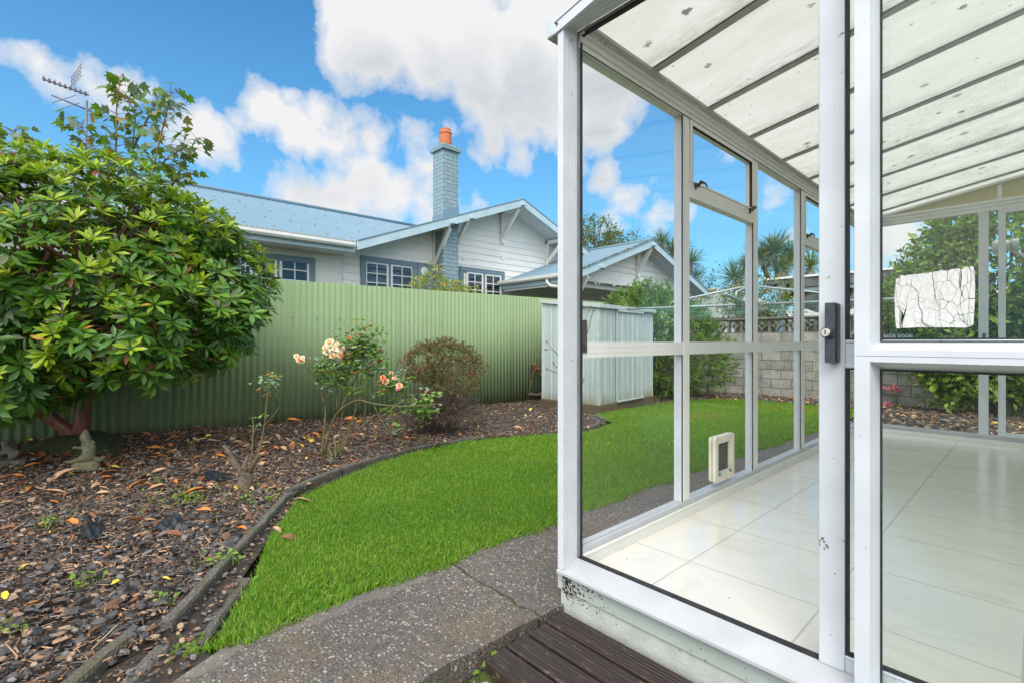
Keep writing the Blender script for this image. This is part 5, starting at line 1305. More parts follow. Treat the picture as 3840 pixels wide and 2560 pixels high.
def wobble(a, b, n, amp, r):
    a, b = np.array(a, float), np.array(b, float); L = np.linalg.norm(b-a); out = [a+(b-a)*i/n+(r.normal(0, amp*L, 3)*math.sin(PI*i/n) if 0 < i < n else 0) for i in range(n+1)]; return out

NEEDLEW = ([(-.07, 0, 0), (.07, 0, 0), (.09, .5, .02), (0, 1, -.03), (-.09, .5, .02)], [(0, 1, 2, 3, 4)])
# ---- rhododendron
rt = np.array([CX, SX, 0]); 
rh = thing('rhododendron', (-5.95, .06, .1), 'large rhododendron with glossy whorled leaves and peeling red trunk at the fence', 'shrub')
E = [((-5.42, .18, 1.60), (.90, 1.12, .86)), ((-5.42, .92, 1.46), (.66, .64, .64)), ((-5.45, -.30, 1.06), (.74, .62, .56)), ((-5.70, -.10, 2.05), (.80, .85, .50)), ((-5.6, -1.2, 1.6), (.9, 1.0, .95)), ((-5.0, .35, 1.15), (.5, .75, .45)), ((-5.35, .75, 1.98), (.5, .55, .36)), ((-5.35, -.55, 1.85), (.5, .55, .5)), ((-5.15, -.2, 1.6), (.5, .7, .5))]
p, d = crown_points(E, 1150, .30, 41, .06)
k = (p[:, 0] > -6.34) & (p[:, 2] > .42); p, d = p[k], d[k]
ax = nrm(d*.75+np.array([0, 0, .75])+rng.normal(0, .22, p.shape)); N = len(p)
nl = rng.integers(7, 12, N); idx = np.repeat(np.arange(N), nl); M_ = len(idx)
j = np.concatenate([np.arange(n) for n in nl]); phi = j*2.399+np.repeat(rng.uniform(0, 6.28, N), nl)
A = ax[idx]; t1 = nrm(np.cross(A, np.array([.3, .5, .8]))); t2 = np.cross(A, t1)
R_ = t1*np.cos(phi)[:, None]+t2*np.sin(phi)[:, None]
young_lit = (rng.random(N) < .16+.6*np.clip((ax[:, 2]-.5)*1.4, 0, 1)*(p[:, 2] > 1.2)); old = (rng.random(N) < .25) & ~young_lit  # young leaves, massed on the crown top as a painted sunlit highlight
th = np.where(young_lit[idx], rng.uniform(.35, 1.0, M_), np.where(old[idx], rng.uniform(-.5, .1, M_), rng.uniform(-.1, .55, M_)))
al = R_*np.cos(th)[:, None]+A*np.sin(th)[:, None]; no = -R_*np.sin(th)[:, None]+A*np.cos(th)[:, None]
ln = rng.uniform(.085, .135, M_)*np.where(young_lit[idx], .85, 1); sz = np.stack([ln*rng.uniform(.85, 1.15, M_), ln, ln], 1)
mi = np.where(young_lit, 2, np.where(old, 1, 0)); mi = np.where((mi == 0) & (rng.random(N) < .35), 1, mi)[idx]
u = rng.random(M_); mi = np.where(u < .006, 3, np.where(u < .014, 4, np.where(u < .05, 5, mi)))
pos_ = p[idx]+al*.012+A*(j*.0022)[:, None]
me = npmesh('crown', *scatter_arrays(*tleaf(.31, .05, .10), frames(al, no, sz), pos_, mi)[:3], ['rhodo_a', 'rhodo_b', 'rhodo_young_lit', 'rhodo_old', 'rhodo_dead', 'rhodo_under'], np.repeat(mi, 6), True)
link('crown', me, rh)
r = np.random.default_rng(4); mb = MB(); B0 = np.array([-5.95, .06, .06])
mb.tube([B0+[0, 0, -.1], B0, B0+[.01, .01, .12]], [.15, .10, .075], 12)
for tgt, r0 in (((-5.85, .28, 1.3), .075), ((-5.95, -.55, 1.15), .062)):
    pts = wobble(B0+[0, 0, .02], tgt, 6, .015, r); mb.tube(pts, [r0*(1-.09*i) for i in range(7)], 10)
    for q in range(9):
        a = pts[r.integers(3, 7)]; e = E[r.integers(0, 6)]; b = np.array(e[0])+r.normal(0, .35, 3)*np.array(e[1]); w = wobble(a, b, 4, .06, r); mb.tube(w, [.038, .03, .022, .016, .01], 7)
for q in r.choice(len(p), 240, replace=False):
    c = np.array(E[int(np.argmin([(((p[q]-np.array(e[0]))/np.array(e[1]))**2).sum() for e in E]))][0]); a = p[q]+(c-p[q])*.5; w = wobble(a, p[q], 3, .06, r); mb.tube(w, [.010, .007, .005, .004], 5, cap=False)
mb.build('trunk', 'bark_red', rh)
# mossy mound round its foot
mb = MB(); nA, nR = 28, 9; vs = []; f = lumps(3, 6, 2.5, .06); C0 = np.array(gnd(300, 1690, .06))
C0 = np.array([-5.88, .08, 0]); 
for i in range(nR+1):
    for k_ in range(nA):
        a = 2*PI*k_/nA; rr_ = i/nR; x = C0[0]+.42*rr_*math.cos(a)*(1+.2*math.sin(3*a)); y = C0[1]+.50*rr_*math.sin(a)*(1+.15*math.cos(2*a)); z = terrain(x, y)-.02+.12*(1-rr_**2)*float(f(np.array([[math.cos(a)*rr_, math.sin(a)*rr_, .3]]))[0]); vs.append((x, y, z))
mb.add(vs, [(i*nA+k_, (i+1)*nA+k_, (i+1)*nA+(k_+1) % nA, i*nA+(k_+1) % nA) for i in range(nR) for k_ in range(nA)], 0, True)
o = mb.build('mossy_mound', 'moss_mound'); o['kind'] = 'structure'

# ---- sycamore sapling behind it
sy = thing('sycamore_sapling', (-5.9, .7, 0), 'upright sycamore sapling with lobed leaves and pink stems rising behind the rhododendron', 'tree')
DS = 4.75; stems = [[(450, 1000), (428, 640), (436, 520), (437, 400), (450, 290)], [(480, 1000), (488, 660), (497, 560), (508, 430), (470, 350)], [(500, 980), (560, 700), (590, 560), (622, 430), (640, 350)], [(560, 980), (630, 720), (690, 610), (735, 520)], [(497, 560), (560, 430), (590, 370)], [(420, 900), (370, 600), (330, 530), (300, 465)], [(560, 700), (620, 600), (690, 555)], [(520, 1000), (610, 760), (650, 690), (700, 650)], [(120, 900), (100, 640), (60, 520), (50, 490)]]
mb = MB(); pp = []; dd = []; r = np.random.default_rng(12)
for si, s_ in enumerate(stems):
    off = (0, .15, -.12, .1, .05, -.1, .15, 0, .1)[si]; W_ = [np.array(atD(px, py, DS+off)) for px, py in s_]; out = []
    for a, b in zip(W_[:-1], W_[1:]):
        for k_ in range(4): out.append(a+(b-a)*k_/4)
    out.append(W_[-1]); m_ = len(out); mb.tube(out, [.013*(1-.75*i/m_) for i in range(m_)], 6)
    for i in range(2, m_):
        if s_[0][1] > 900 and out[i][2] < 2.05: continue
        for q in range(5 if i > m_-4 else 4):
            a = r.uniform(0, 2*PI); h = np.array([math.cos(a), math.sin(a), r.uniform(-.1, .5)]); L_ = r.uniform(.05, .17); e = out[i]+h*L_
            mb.tube([out[i], out[i]+h*L_*.5+[0, 0, .01], e], [.0028, .002, .0016], 4, cap=False); pp.append(e); dd.append(h)
mb.build('stems', 'stem_pink', sy)
pp, dd = np.array(pp), np.array(dd); N = len(pp); al = nrm(dd*[1, 1, .2]+np.array([0, 0, -.45])+rng.normal(0, .25, (N, 3))); no = nrm(np.array([0, 0, 1.])+rng.normal(0, .55, (N, 3)))
u = rng.random(N); mi = np.where(u < .55, 0, np.where(u < .83, 1, 2)); sz = rng.uniform(.06, .125, N)
v_, c_, l_, _ = scatter_arrays(*MAPLE, frames(al, no, sz), pp, mi); link('leaves', npmesh('leaves', v_, c_, l_, ['maple_a', 'maple_b', 'maple_c'], np.repeat(mi, len(MAPLE[1])), False), sy)

# ---- generic leafy crown
def leafy(name, parent, ells, per, size, mats, wts, tmpl=FOLD, seed=1, inner=.4, amp=.07, cl=6, spread=.10, up=.4, cond=None, lo=.85):
    r = np.random.default_rng(seed); p, d = crown_points(ells, per, inner, seed, amp, lo)
    if cond is not None: k_ = cond(p); p, d = p[k_], d[k_]
    n = len(p); w = r.choice(len(mats), n, p=np.array(wts)/sum(wts)); idx = np.repeat(np.arange(n), cl); q = p[idx]+r.normal(0, spread, (n*cl, 3))
    al = nrm(d[idx]*.6+r.normal(0, .7, q.shape)+np.array([0, 0, up-.3])); no = nrm(d[idx]*.5+np.array([0, 0, up])+r.normal(0, .5, q.shape)); mi = np.where(r.random(len(q)) < .8, w[idx], r.integers(0, len(mats), len(q)))
    sz = r.uniform(*size, len(q)); v_, c_, l_, _ = scatter_arrays(*tmpl, frames(al, no, sz), q, mi)
    return link(name, npmesh(name, v_, c_, l_, mats, np.repeat(mi, len(tmpl[1])), False), parent), p
def limbs(name, parent, base, top, r0, tips, mat, seed=0, n=6):
    r = np.random.default_rng(seed); mb = MB(); tr = wobble(base, top, 6, .03, r); mb.tube(tr, [r0*(1-.1*i) for i in range(7)], 10)
    for q in tips: a = tr[r.integers(2, 7)]; w = wobble(a, q, 4, .07, r); mb.tube(w, [r0*.4, r0*.32, r0*.24, r0*.15, r0*.07], n, cap=False)
    return mb.build(name, mat, parent)
def along(px, py, D): return np.array(atD(px, py, D))

# tree behind the carport
tb = thing('broadleaf_tree', tuple(along(2270, 1000, 24)*[1, 1, 0]), 'olive green broadleaf tree with small leaves behind the carport ridge', 'tree')
s = 24/1816
E = [(along(2235, 900, 24), (45*s*1.1, 1.3, 70*s)), (along(2310, 925, 24.2), (55*s, 1.2, 55*s)), (along(2200, 950, 23.8), (60*s, 1.3, 70*s)), (along(2350, 960, 24), (45*s, 1, 40*s)), (along(2280, 980, 24), (110*s, 1.5, 50*s)), (along(2405, 925, 24), (.3, .3, .25)), (along(2390, 955, 24), (.35, .35, .25))]
_, tp = leafy('crown', tb, E, 330, (.09, .17), ['tree_far', 'tree_far_b', 'maple_c'], [.55, .33, .12], seed=3, spread=.11, inner=.25, amp=.12)
r = np.random.default_rng(5); c = along(2270, 1000, 24); limbs('trunk', tb, (c[0], c[1], -.2), (c[0], c[1], 4.2), .2, tp[r.choice(len(tp), 40)], 'bark_grey', 5)

# cabbage trees
def cordyline(base, heads, label, seed, loc):
    T = thing('cabbage_tree', loc, label, 'cabbage tree', 'cabbage trees beyond the back wall'); r = np.random.default_rng(seed); mb = MB(); b = np.array([loc[0], loc[1], -.2]); mid = np.mean([np.array(h[0]) for h in heads], 0); fork = b+(mid-b)*.62; mb.tube(wobble(b, fork, 4, .02, r), [.13, .12, .11, .11, .10], 8)
    AL = []; NO = []; PO = []; SZ = []; MI = []
    for (h, L, n) in heads:
        h = np.array(h); mb.tube(wobble(fork, h, 4, .04, r), [.10, .085, .075, .07, .06], 7)
        d = nrm(r.normal(size=(n, 3))+np.array([0, 0, .55])); al = d; AL.append(al); no = nrm(np.array([0, 0, 1.])+r.normal(0, .4, (n, 3))); NO.append(no); PO.append(h+d*.05); l = r.uniform(.75, 1.15, n)*L*np.where(d[:, 2] < -.2, .8, 1); SZ.append(np.stack([np.full(n, .42)*L*.5, l, l], 1)); MI.append(np.where((d[:, 2] < -.25) & (r.random(n) < .8), 1, 0))
    mb.build('trunk', 'bark_grey', T)
    tm = ([(-.04, 0, 0), (.04, 0, 0), (-.075, .4, .02), (.075, .4, .02), (-.05, .75, -.04), (.05, .75, -.04), (0, 1, -.16)], [(0, 1, 3, 2), (2, 3, 5, 4), (4, 5, 6)])
    AL, NO, PO, SZ, MI = map(np.concatenate, (AL, NO, PO, SZ, MI)); v_, c_, l_, _ = scatter_arrays(*tm, frames(AL, NO, SZ), PO, MI); link('crown', npmesh('crown', v_, c_, l_, ['cordyline', 'cordyline_dead'], np.repeat(MI, 3), False), T)
D = 17
p_ = along(2520, 1000, D); cordyline(p_, [(along(2478, 912, D), .55, 170), (along(2520, 950, D), .62, 230), (along(2560, 930, D+.4), .5, 120), (along(2590, 985, D), .60, 220), (along(2610, 1040, D), .5, 160)], 'cabbage tree with several spiky heads just behind the carport gable', 1, (p_[0], p_[1], -.2))
p_ = along(2765, 1000, D); cordyline(p_, [(along(2755, 1045, D), .75, 240), (along(2795, 1000, D+.3), .62, 160)], 'cabbage tree with a low spiky head beside the white frame post, left of the biggest', 2, (p_[0], p_[1], -.2))
p_ = along(2925, 1000, D); cordyline(p_, [(along(2905, 950, D), .85, 330), (along(2850, 970, D+.3), .75, 220), (along(2965, 975, D), .8, 260), (along(3040, 1000, D+.3), .72, 220), (along(2930, 1010, D-.3), .7, 240)], 'biggest cabbage tree with a broad spiky crown above the patio cover', 3, (p_[0], p_[1], -.2))
# thin branch sprays and brownish shrubs among them
th = thing('thin_branched_tree', tuple(along(2650, 1000, 15)*[1, 1, 0]), 'thin drooping tree sprays with sparse small leaves right of the carport gable', 'tree')
r = np.random.default_rng(8); mb = MB(); pts = []
b0 = along(2560, 1150, 15)
for (px, py) in ((2690, 1010), (2700, 1035), (2680, 1060), (2730, 1055), (2745, 1075), (2660, 1040), (2720, 1085), (2640, 1030)):
    e = along(px, py, 15); w = wobble(b0, e, 8, .04, r); mb.tube(w, [.02-.0022*i for i in range(9)], 4, cap=False)
    for i in range(4, 9):
        for _ in range(9): pts.append(w[i]+r.normal(0, .10, 3))
mb.tube([(b0[0], b0[1], -.2), b0], .05, 6); mb.build('trunk', 'bark_grey', th); pts = np.array(pts); N = len(pts); mi = r.integers(0, 2, N)
v_, c_, l_, _ = scatter_arrays(*FOLD, frames(rdir(N)+[0, 0, -.5], rdir(N)+[0, 0, 1], r.uniform(.06, .10, N)), pts, mi); link('leaves', npmesh('leaves', v_, c_, l_, ['tree_far', 'tree_far_b'], np.repeat(mi, 4)), th)
bs = thing('olive_shrub', tuple(along(2850, 1120, 14)*[1, 1, 0]), 'tall olive brown shrub filling the space under the cabbage trees behind the clothesline', 'shrub')
s = 14/1816; E = [(along(2790, 1110, 14), (60*s, .6, 60*s)), (along(2880, 1090, 14), (75*s, .6, 65*s)), (along(2860, 1170, 14), (110*s, .7, 60*s)), (along(2740, 1140, 14.2), (45*s, .5, 45*s))]
_, tp = leafy('crown', bs, E, 420, (.06, .11), ['tree_far', 'tree_far_b', 'maple_c'], [.5, .3, .2], seed=31, spread=.07, inner=.3)
c = along(2850, 1120, 14); limbs('trunk', bs, (c[0], c[1], -.2), (c[0], c[1], 1.6), .06, tp[r.choice(len(tp), 25)], 'bark_grey', 6)

# feathery bush beside the shed
fb_ = thing('feathery_bush', (-5.3, 8.9, 0), 'big feathery light green bush with needle leaves between shed and block wall', 'bush')
E = [((-5.35, 8.55, 1.10), (.75, .8, .95)), ((-5.2, 9.35, 1.05), (.8, .8, 1.0)), ((-5.0, 9.9, .75), (.6, .65, .8)), ((-5.6, 8.7, 1.55), (.55, .6, .55)), ((-5.1, 8.9, .5), (.6, .7, .6)), ((-5.1, 9.6, 1.35), (.5, .5, .5))]
p, d = crown_points(E, 1500, .35, 77, .08, .8); k_ = (p[:, 0] > -6.35) & (p[:, 2] > -.05); p, d = p[k_], d[k_]
r = np.random.default_rng(6); N = len(p); dirs = nrm(d*.8+np.array([0, 0, .45])+r.normal(0, .35, p.shape)); al = []; po = []; no = []; mi = []; sz = []
w = (r.random(N) < .42).astype(int)
for k_ in range(13):
    f = k_/12*.16; q = p+dirs*f+np.array([0, 0, -.9])*(f*f)
    a = nrm(dirs*.75+r.normal(0, .55, p.shape)); al.append(a); po.append(q); no.append(nrm(r.normal(size=p.shape)+[0, 0, .6])); mi.append(w); L_ = r.uniform(.055, .10, N); sz.append(np.stack([L_*1.1, L_, L_], 1))
al, po, no, mi, sz = map(np.concatenate, (al, po, no, mi, sz)); v_, c_, l_, _ = scatter_arrays(*NEEDLEW, frames(al, no, sz), po, mi); link('foliage', npmesh('foliage', v_, c_, l_, ['feather', 'feather_b'], np.repeat(mi, 1)), fb_)
mb = MB()
for q in r.choice(N, 60): mb.tube(wobble((-5.3+r.normal(0, .12), 9.0+r.normal(0, .2), -.15), p[q], 5, .05, r), [.028, .022, .017, .012, .008, .004], 5, cap=False)
mb.build('stems', 'bark_grey', fb_)

# big leafy tree and hedge beyond the end wall, in front of the block wall
hd = thing('leafy_tree', (-.2, 9.6, 0), 'big bright green leafy tree overhanging the block wall beyond the end windows', 'tree')
def P8(px, py, D): return along(px, py, D)
E = [(P8(3560, 1090, 8.2), (.75, .7, .85)), (P8(3490, 1080, 8.6), (.5, .6, .5)), (P8(3440, 1160, 8.4), (.5, .6, .55)), (P8(3680, 1030, 7.8), (.65, .7, .85)), (P8(3800, 960, 7.6), (.8, .8, 1.1)), (P8(3700, 1250, 7.9), (.85, .7, .75)), (P8(3620, 1400, 8.0), (.6, .6, .42)), (P8(3900, 1200, 7.6), (.9, .9, 1.0)), (P8(3980, 1450, 7.6), (.8, .8, .7)), (P8(4150, 1000, 7.6), (.9, .9, 1.2)), (P8(3420, 1100, 8.8), (.3, .3, .3)), (P8(3590, 900, 8.2), (.35, .35, .4))]
_, tp = leafy('crown', hd, E, 1000, (.09, .145), ['hedge_a', 'hedge_b', 'tree_far_b'], [.5, .3, .2], seed=9, spread=.075, inner=.35, cl=7, cond=lambda p: p[:, 1] < 11.35)
c = P8(3760, 1300, 7.8); limbs('trunk', hd, (c[0], c[1], -.2), (c[0], c[1], 1.6), .12, tp[np.random.default_rng(1).choice(len(tp), 50)], 'bark_grey', 7)
# pink flowering shrub
pk = thing('pink_rose_shrub', tuple(np.array(gnd(3330, 1560, -.1))*[1, 1, 0]), 'low shrub with bright pink flower clusters against the block wall', 'shrub')
E = [(P8(3320, 1490, 9.3), (.34, .3, .36)), (P8(3380, 1500, 9.3), (.28, .25, .27)), (P8(3290, 1530, 9.2), (.3, .3, .2)), (P8(3225, 1500, 9.4), (.35, .3, .3))]
leafy('foliage', pk, E, 900, (.03, .05), ['rose_leaf', 'hedge_a', 'tree_far_b'], [.5, .3, .2], tmpl=SMALL, seed=19, spread=.05, cl=6)
r = np.random.default_rng(33)
def bloom_arrays(c, s, n, r): 
    d = nrm(r.normal(size=(n, 3))+[0, 0, .5]); return c+d*s*.3, d, r.uniform(.6, 1.0, n)*s
for (px, py, s_) in ((3352, 1452, .11), (3335, 1460, .07), (3372, 1462, .08), (3395, 1478, .045), (3415, 1488, .05), (3330, 1518, .08), (3345, 1525, .07), (3312, 1520, .05), (3308, 1452, .04)):
    c = P8(px, py, 9.0); n = 40; q, d_, z_ = bloom_arrays(c+r.normal(0, s_*.3, (n, 3)), s_, n, r); v_, c_, l_, _ = scatter_arrays(*SMALL, frames(nrm(np.cross(d_, rdir(n))), d_, np.full(n, .045)), q, np.zeros(n, int)); link('flower_cluster', npmesh('flower_cluster', v_, c_, l_, ['petal_pink'], np.zeros(n, int)), pk)
# ground cover near the end wall
def ground_scatter(name, region, n, tm, size, mats, wts, seed, kind='stuff', lift=0.0, tilt=.35, label=None, up=True, smooth=False, flat=1.0):
    r = np.random.default_rng(seed); q = region(n, r); n = len(q); z = terr(q[:, 0], q[:, 1])+lift; pos = np.column_stack([q, z])
    a = r.uniform(0, 2*PI, n); al = np.column_stack([np.cos(a), np.sin(a), r.normal(0, tilt*.6, n)]); no = nrm(np.column_stack([r.normal(0, tilt, n), r.normal(0, tilt, n), np.ones(n)]))
    L = r.uniform(size[0], size[1], n)*np.exp(r.normal(0, .25, n)); sz = np.stack([L*r.uniform(.7, 1.3, n), L, L*flat], 1); mi = r.choice(len(mats), n, p=np.array(wts)/sum(wts))
    v_, c_, l_, _ = scatter_arrays(*tm, frames(al, no, sz), pos, mi); o = link(name, npmesh(name, v_, c_, l_, mats, np.repeat(mi, len(tm[1])), smooth)); o['kind'] = kind
    if label: o['label'] = label
    return o
def inpoly(P, poly):
    x, y = P[:, 0], P[:, 1]; inside = np.zeros(len(P), bool); n = len(poly)
    for i in range(n):
        x1, y1 = poly[i]; x2, y2 = poly[(i+1) % n]
        c = ((y1 > y) != (y2 > y)) & (x < (x2-x1)*(y-y1)/(y2-y1+1e-12)+x1); inside ^= c
    return inside
def polyregion(poly, dens=None):
    x0, x1 = min(p[0] for p in poly), max(p[0] for p in poly); y0, y1 = min(p[1] for p in poly), max(p[1] for p in poly)
    def f(n, r):
        q = np.column_stack([r.uniform(x0, x1, n*3), r.uniform(y0, y1, n*3)]); k = inpoly(q, poly)
        if dens is not None: k &= r.random(len(q)) < dens(q)
        return q[k][:n]
    return f
ground_scatter('silver_ground_cover', polyregion([(-1.7, 6.8), (1.5, 6.8), (1.5, 7.9), (-1.7, 7.9)]), 3500, FOLD, (.03, .06), ['silver_plant', 'heath_green', 'chip_tan'], [.6, .25, .15], 15, label='low silvery ground cover beyond the end wall', tilt=.8, lift=.02)

# ---- shrub behind the fence with pink tips
ys = thing('yellow_green_shrub', (-7.1, 4.6, 0), 'yellow green shrub with pink new tips poking above the fence by the chimney', 'shrub')
E = [(onx(1625, 1065, -7.1), (.22, .22, .38)), (onx(1600, 1085, -7.0), (.3, .35, .22)), (onx(1690, 1090, -7.1), (.25, .3, .2)), (onx(1760, 1105, -7.1), (.25, .35, .12)), (onx(1650, 1150, -7.1), (.5, .6, .35)), (onx(1637, 1020, -7.1), (.07, .07, .16)), (onx(1570, 1080, -7.1), (.1, .12, .15))]
_, tp = leafy('foliage', ys, E, 1500, (.035, .06), ['shrub_yellow', 'shrub_green', 'shrub_pink'], [.62, .32, .06], seed=23, spread=.03, cl=5, inner=.3)
limbs('stems', ys, (-7.1, 4.6, -.1), (-7.1, 4.55, 1.5), .04, tp[np.random.default_rng(1).choice(len(tp), 30)], 'bark_grey', 8)

# ---- round twiggy heath bush
hb = thing('heath_bush', tuple(gnd(1625, 1625, 0)), 'round clipped heath bush, green and reddish on top with bare brown twigs below', 'bush')
B0 = np.array(gnd(1625, 1618, 0)); r = np.random.default_rng(44); s = (CAMZ-0)/(1618-1280); DB = FL*s   # distance
DB = FL*CAMZ/(1618-1280); up_ = np.array([0, 0, 1.]); RT = np.array([CX, SX, 0]); FW = np.array([-SX, CX, 0]); px1 = DB/FL
cc = B0+up_*(1618-1385)*px1+RT*(1680-1625)*px1*.6
mb = MB()
for q in range(700):
    a = r.uniform(0, 2*PI); el = math.asin(r.uniform(.05, .95)); d = np.array([math.cos(el)*math.cos(a), math.cos(el)*math.sin(a), math.sin(el)]); L_ = r.uniform(.34, .60)*(1-.28*d[2]); st_ = B0+np.array([r.normal(0, .05), r.normal(0, .05), -.02]); e = B0+up_*.14+d*L_+RT*.05
    m_ = (st_+e)/2+np.array([0, 0, .05])+r.normal(0, .03, 3); mb.tube([st_, m_, e], [.0045, .003, .0016], 4, cap=False)
    for _ in range(3): f = r.uniform(.5, 1); a2 = m_+(e-m_)*f; mb.tube([a2, a2+nrm(d+r.normal(0, .7, 3))*r.uniform(.05, .12)], [.002, .001], 3, cap=False)
mb.build('twigs', 'twig_brown', hb)
w_ = 175*px1
E = [(cc+up_*.04, (w_*.92, w_*.92, .26)), (cc+RT*.12+up_*.08, (.26, .26, .20)), (cc-RT*.13+up_*.09, (.24, .24, .19)), (cc+up_*.15, (.24, .24, .16))]
p, d = crown_points(E, 13000, .4, 50, .09, .8); k_ = p[:, 2] > B0[2]+.30+.1*np.sin(p[:, 0]*9); p, d = p[k_], d[k_]; N = len(p); k3 = 5; idx = np.repeat(np.arange(N), k3)
ax = nrm(d+np.array([0, 0, .5])+r.normal(0, .4, d.shape)); al = nrm(ax[idx]+r.normal(0, .6, (N*k3, 3))); mi = np.where(r.random(N) < .36, 1, 0)[idx]; L_ = r.uniform(.022, .040, N*k3)
v_, c_, l_, _ = scatter_arrays(*SMALL, frames(al, rdir(N*k3), np.stack([L_*.8, L_, L_], 1)), p[idx]+ax[idx]*r.uniform(0, .03, (N*k3, 1)), mi); link('foliage', npmesh('foliage', v_, c_, l_, ['heath_green', 'heath_red'], mi), hb)
k_ = r.choice(N, 26); q = p[k_]+d[k_]*.01; idx = np.repeat(np.arange(26), 7); v_, c_, l_, _ = scatter_arrays(*SMALL, frames(rdir(182), d[k_][idx], np.full(182, .014)), q[idx], np.zeros(182, int)); link('blossoms', npmesh('blossoms', v_, c_, l_, ['petal_mauve'], np.zeros(182, int)), hb)

# ---- roses
def rose_flower(c, s, face, mat, parent, seed):
    r = np.random.default_rng(seed); face = nrm(np.array(face, float)); mb = MB(); t1 = nrm(np.cross(face, [.3, .2, .9])); t2 = np.cross(face, t1)
    for ring_, (n, rad, tilt, sc_) in enumerate(((6, 1.0, .25, .62), (6, .78, .6, .55), (5, .52, .95, .48), (4, .28, 1.25, .38))):
        for k in range(n):
            a = 2*PI*(k+.5*ring_)/n+r.normal(0, .15); rd = t1*math.cos(a)+t2*math.sin(a); sd = np.cross(face, rd); u = rd*math.cos(tilt)+face*math.sin(tilt); w = s*sc_; b = np.array(c)+rd*s*.12
            vs = []
            for i, f in enumerate((0, .4, .8, 1.0)):
                hw = (.25, .75, .85, .45)[i]*w; bend = -face*s*.22*f*f*(1.3-tilt)
                for q in (-1, 0, 1): vs.append(b+u*f*s*(.55+.45*rad)+bend+sd*q*hw+rd*(-.10*s*abs(q))+face*(.10*s*abs(q)*f))
            mb.add(vs, [(i*3+q, i*3+q+1, (i+1)*3+q+1, (i+1)*3+q) for i in range(3) for q in range(2)], 0, True)
    return mb.build('rose_bloom', mat, parent)
def rose(parent, canes, D, leafpts, seed, rad=.008, mats=('rose_leaf', 'rose_grey', 'rose_red'), wts=(.66, .28, .06), ls=(.028, .05)):
    r = np.random.default_rng(seed); mb = MB()
    for cn, r0, off in canes:
        W_ = [np.array(atD(px, py, D+off*(i/(len(cn)-1)))) for i, (px, py) in enumerate(cn)]; out = []
        for i in range(len(W_)-1):
            p0 = W_[max(i-1, 0)]; p1, p2 = W_[i], W_[i+1]; p3 = W_[min(i+2, len(W_)-1)]
            for k in range(5): u = k/5; out.append(.5*((2*p1)+(p2-p0)*u+(2*p0-5*p1+4*p2-p3)*u*u+(-p0+3*p1-3*p2+p3)*u**3))
        out.append(W_[-1]); m_ = len(out); mb.tube(out, [r0*(1-.72*i/m_) for i in range(m_)], 6, cap=True)
        for i in range(1, m_-1):
            if r.random() < .5: dd_ = nrm(r.normal(size=3)); mb.tube([out[i], out[i]+dd_*(r0+.006)], [.0022, .0004], 3, cap=False)
    mb.build('canes', 'cane_green', parent)
    P_ = []; 
    for px, py, sp, n in leafpts:
        c = np.array(atD(px, py, D)); P_.append(c+r.normal(0, 1, (n, 3))*np.array([sp, sp, sp])*D/FL)
    P_ = np.concatenate(P_); n = len(P_); idx = np.repeat(np.arange(n), 5); h = nrm(np.column_stack([r.normal(size=(n, 2)), r.normal(0, .4, n)]))[idx]; k = np.tile(np.arange(5), n)
    sd = nrm(np.cross(h, [0, 0, 1.])); off = h*(np.array([0, .028, .028, .055, .055])[k])[:, None]*-1; side = np.array([0, 1, -1, 1, -1])[k][:, None]
    al = nrm(np.where(k[:, None] == 0, h, side*sd+h*.35)+np.array([0, 0, -.25])+r.normal(0, .15, h.shape)); no = nrm(np.array([0, 0, 1.])+r.normal(0, .4, h.shape)); mi = r.choice(3, n, p=wts)[idx]; L_ = r.uniform(*ls, n)[idx]; tm = ([(0, 0, 0), (-.33, .35, .05), (0, .4, 0), (.33, .35, .05), (-.28, .75, .03), (.28, .75, .03), (0, 1, -.06)], [(0, 2, 1), (0, 3, 2), (1, 2, 6, 4), (2, 3, 5, 6)])
    v_, c_, l_, _ = scatter_arrays(*tm, frames(al, no, L_), P_[idx]+off+al*.01, mi); link('leaves', npmesh('leaves', v_, c_, l_, list(mats), np.repeat(mi, 4)), parent)
def cp(x, y): return (1050+x*.3508, 1200+y*.3508)       # reading of the enlarged photograph of the rose
DR = FL*CAMZ/(1712-1280)
ro = thing('peach_rose_bush', tuple(gnd(1240, 1712)), 'tall leggy rose bush with peach blooms in the middle of the garden bed', 'rose bush')
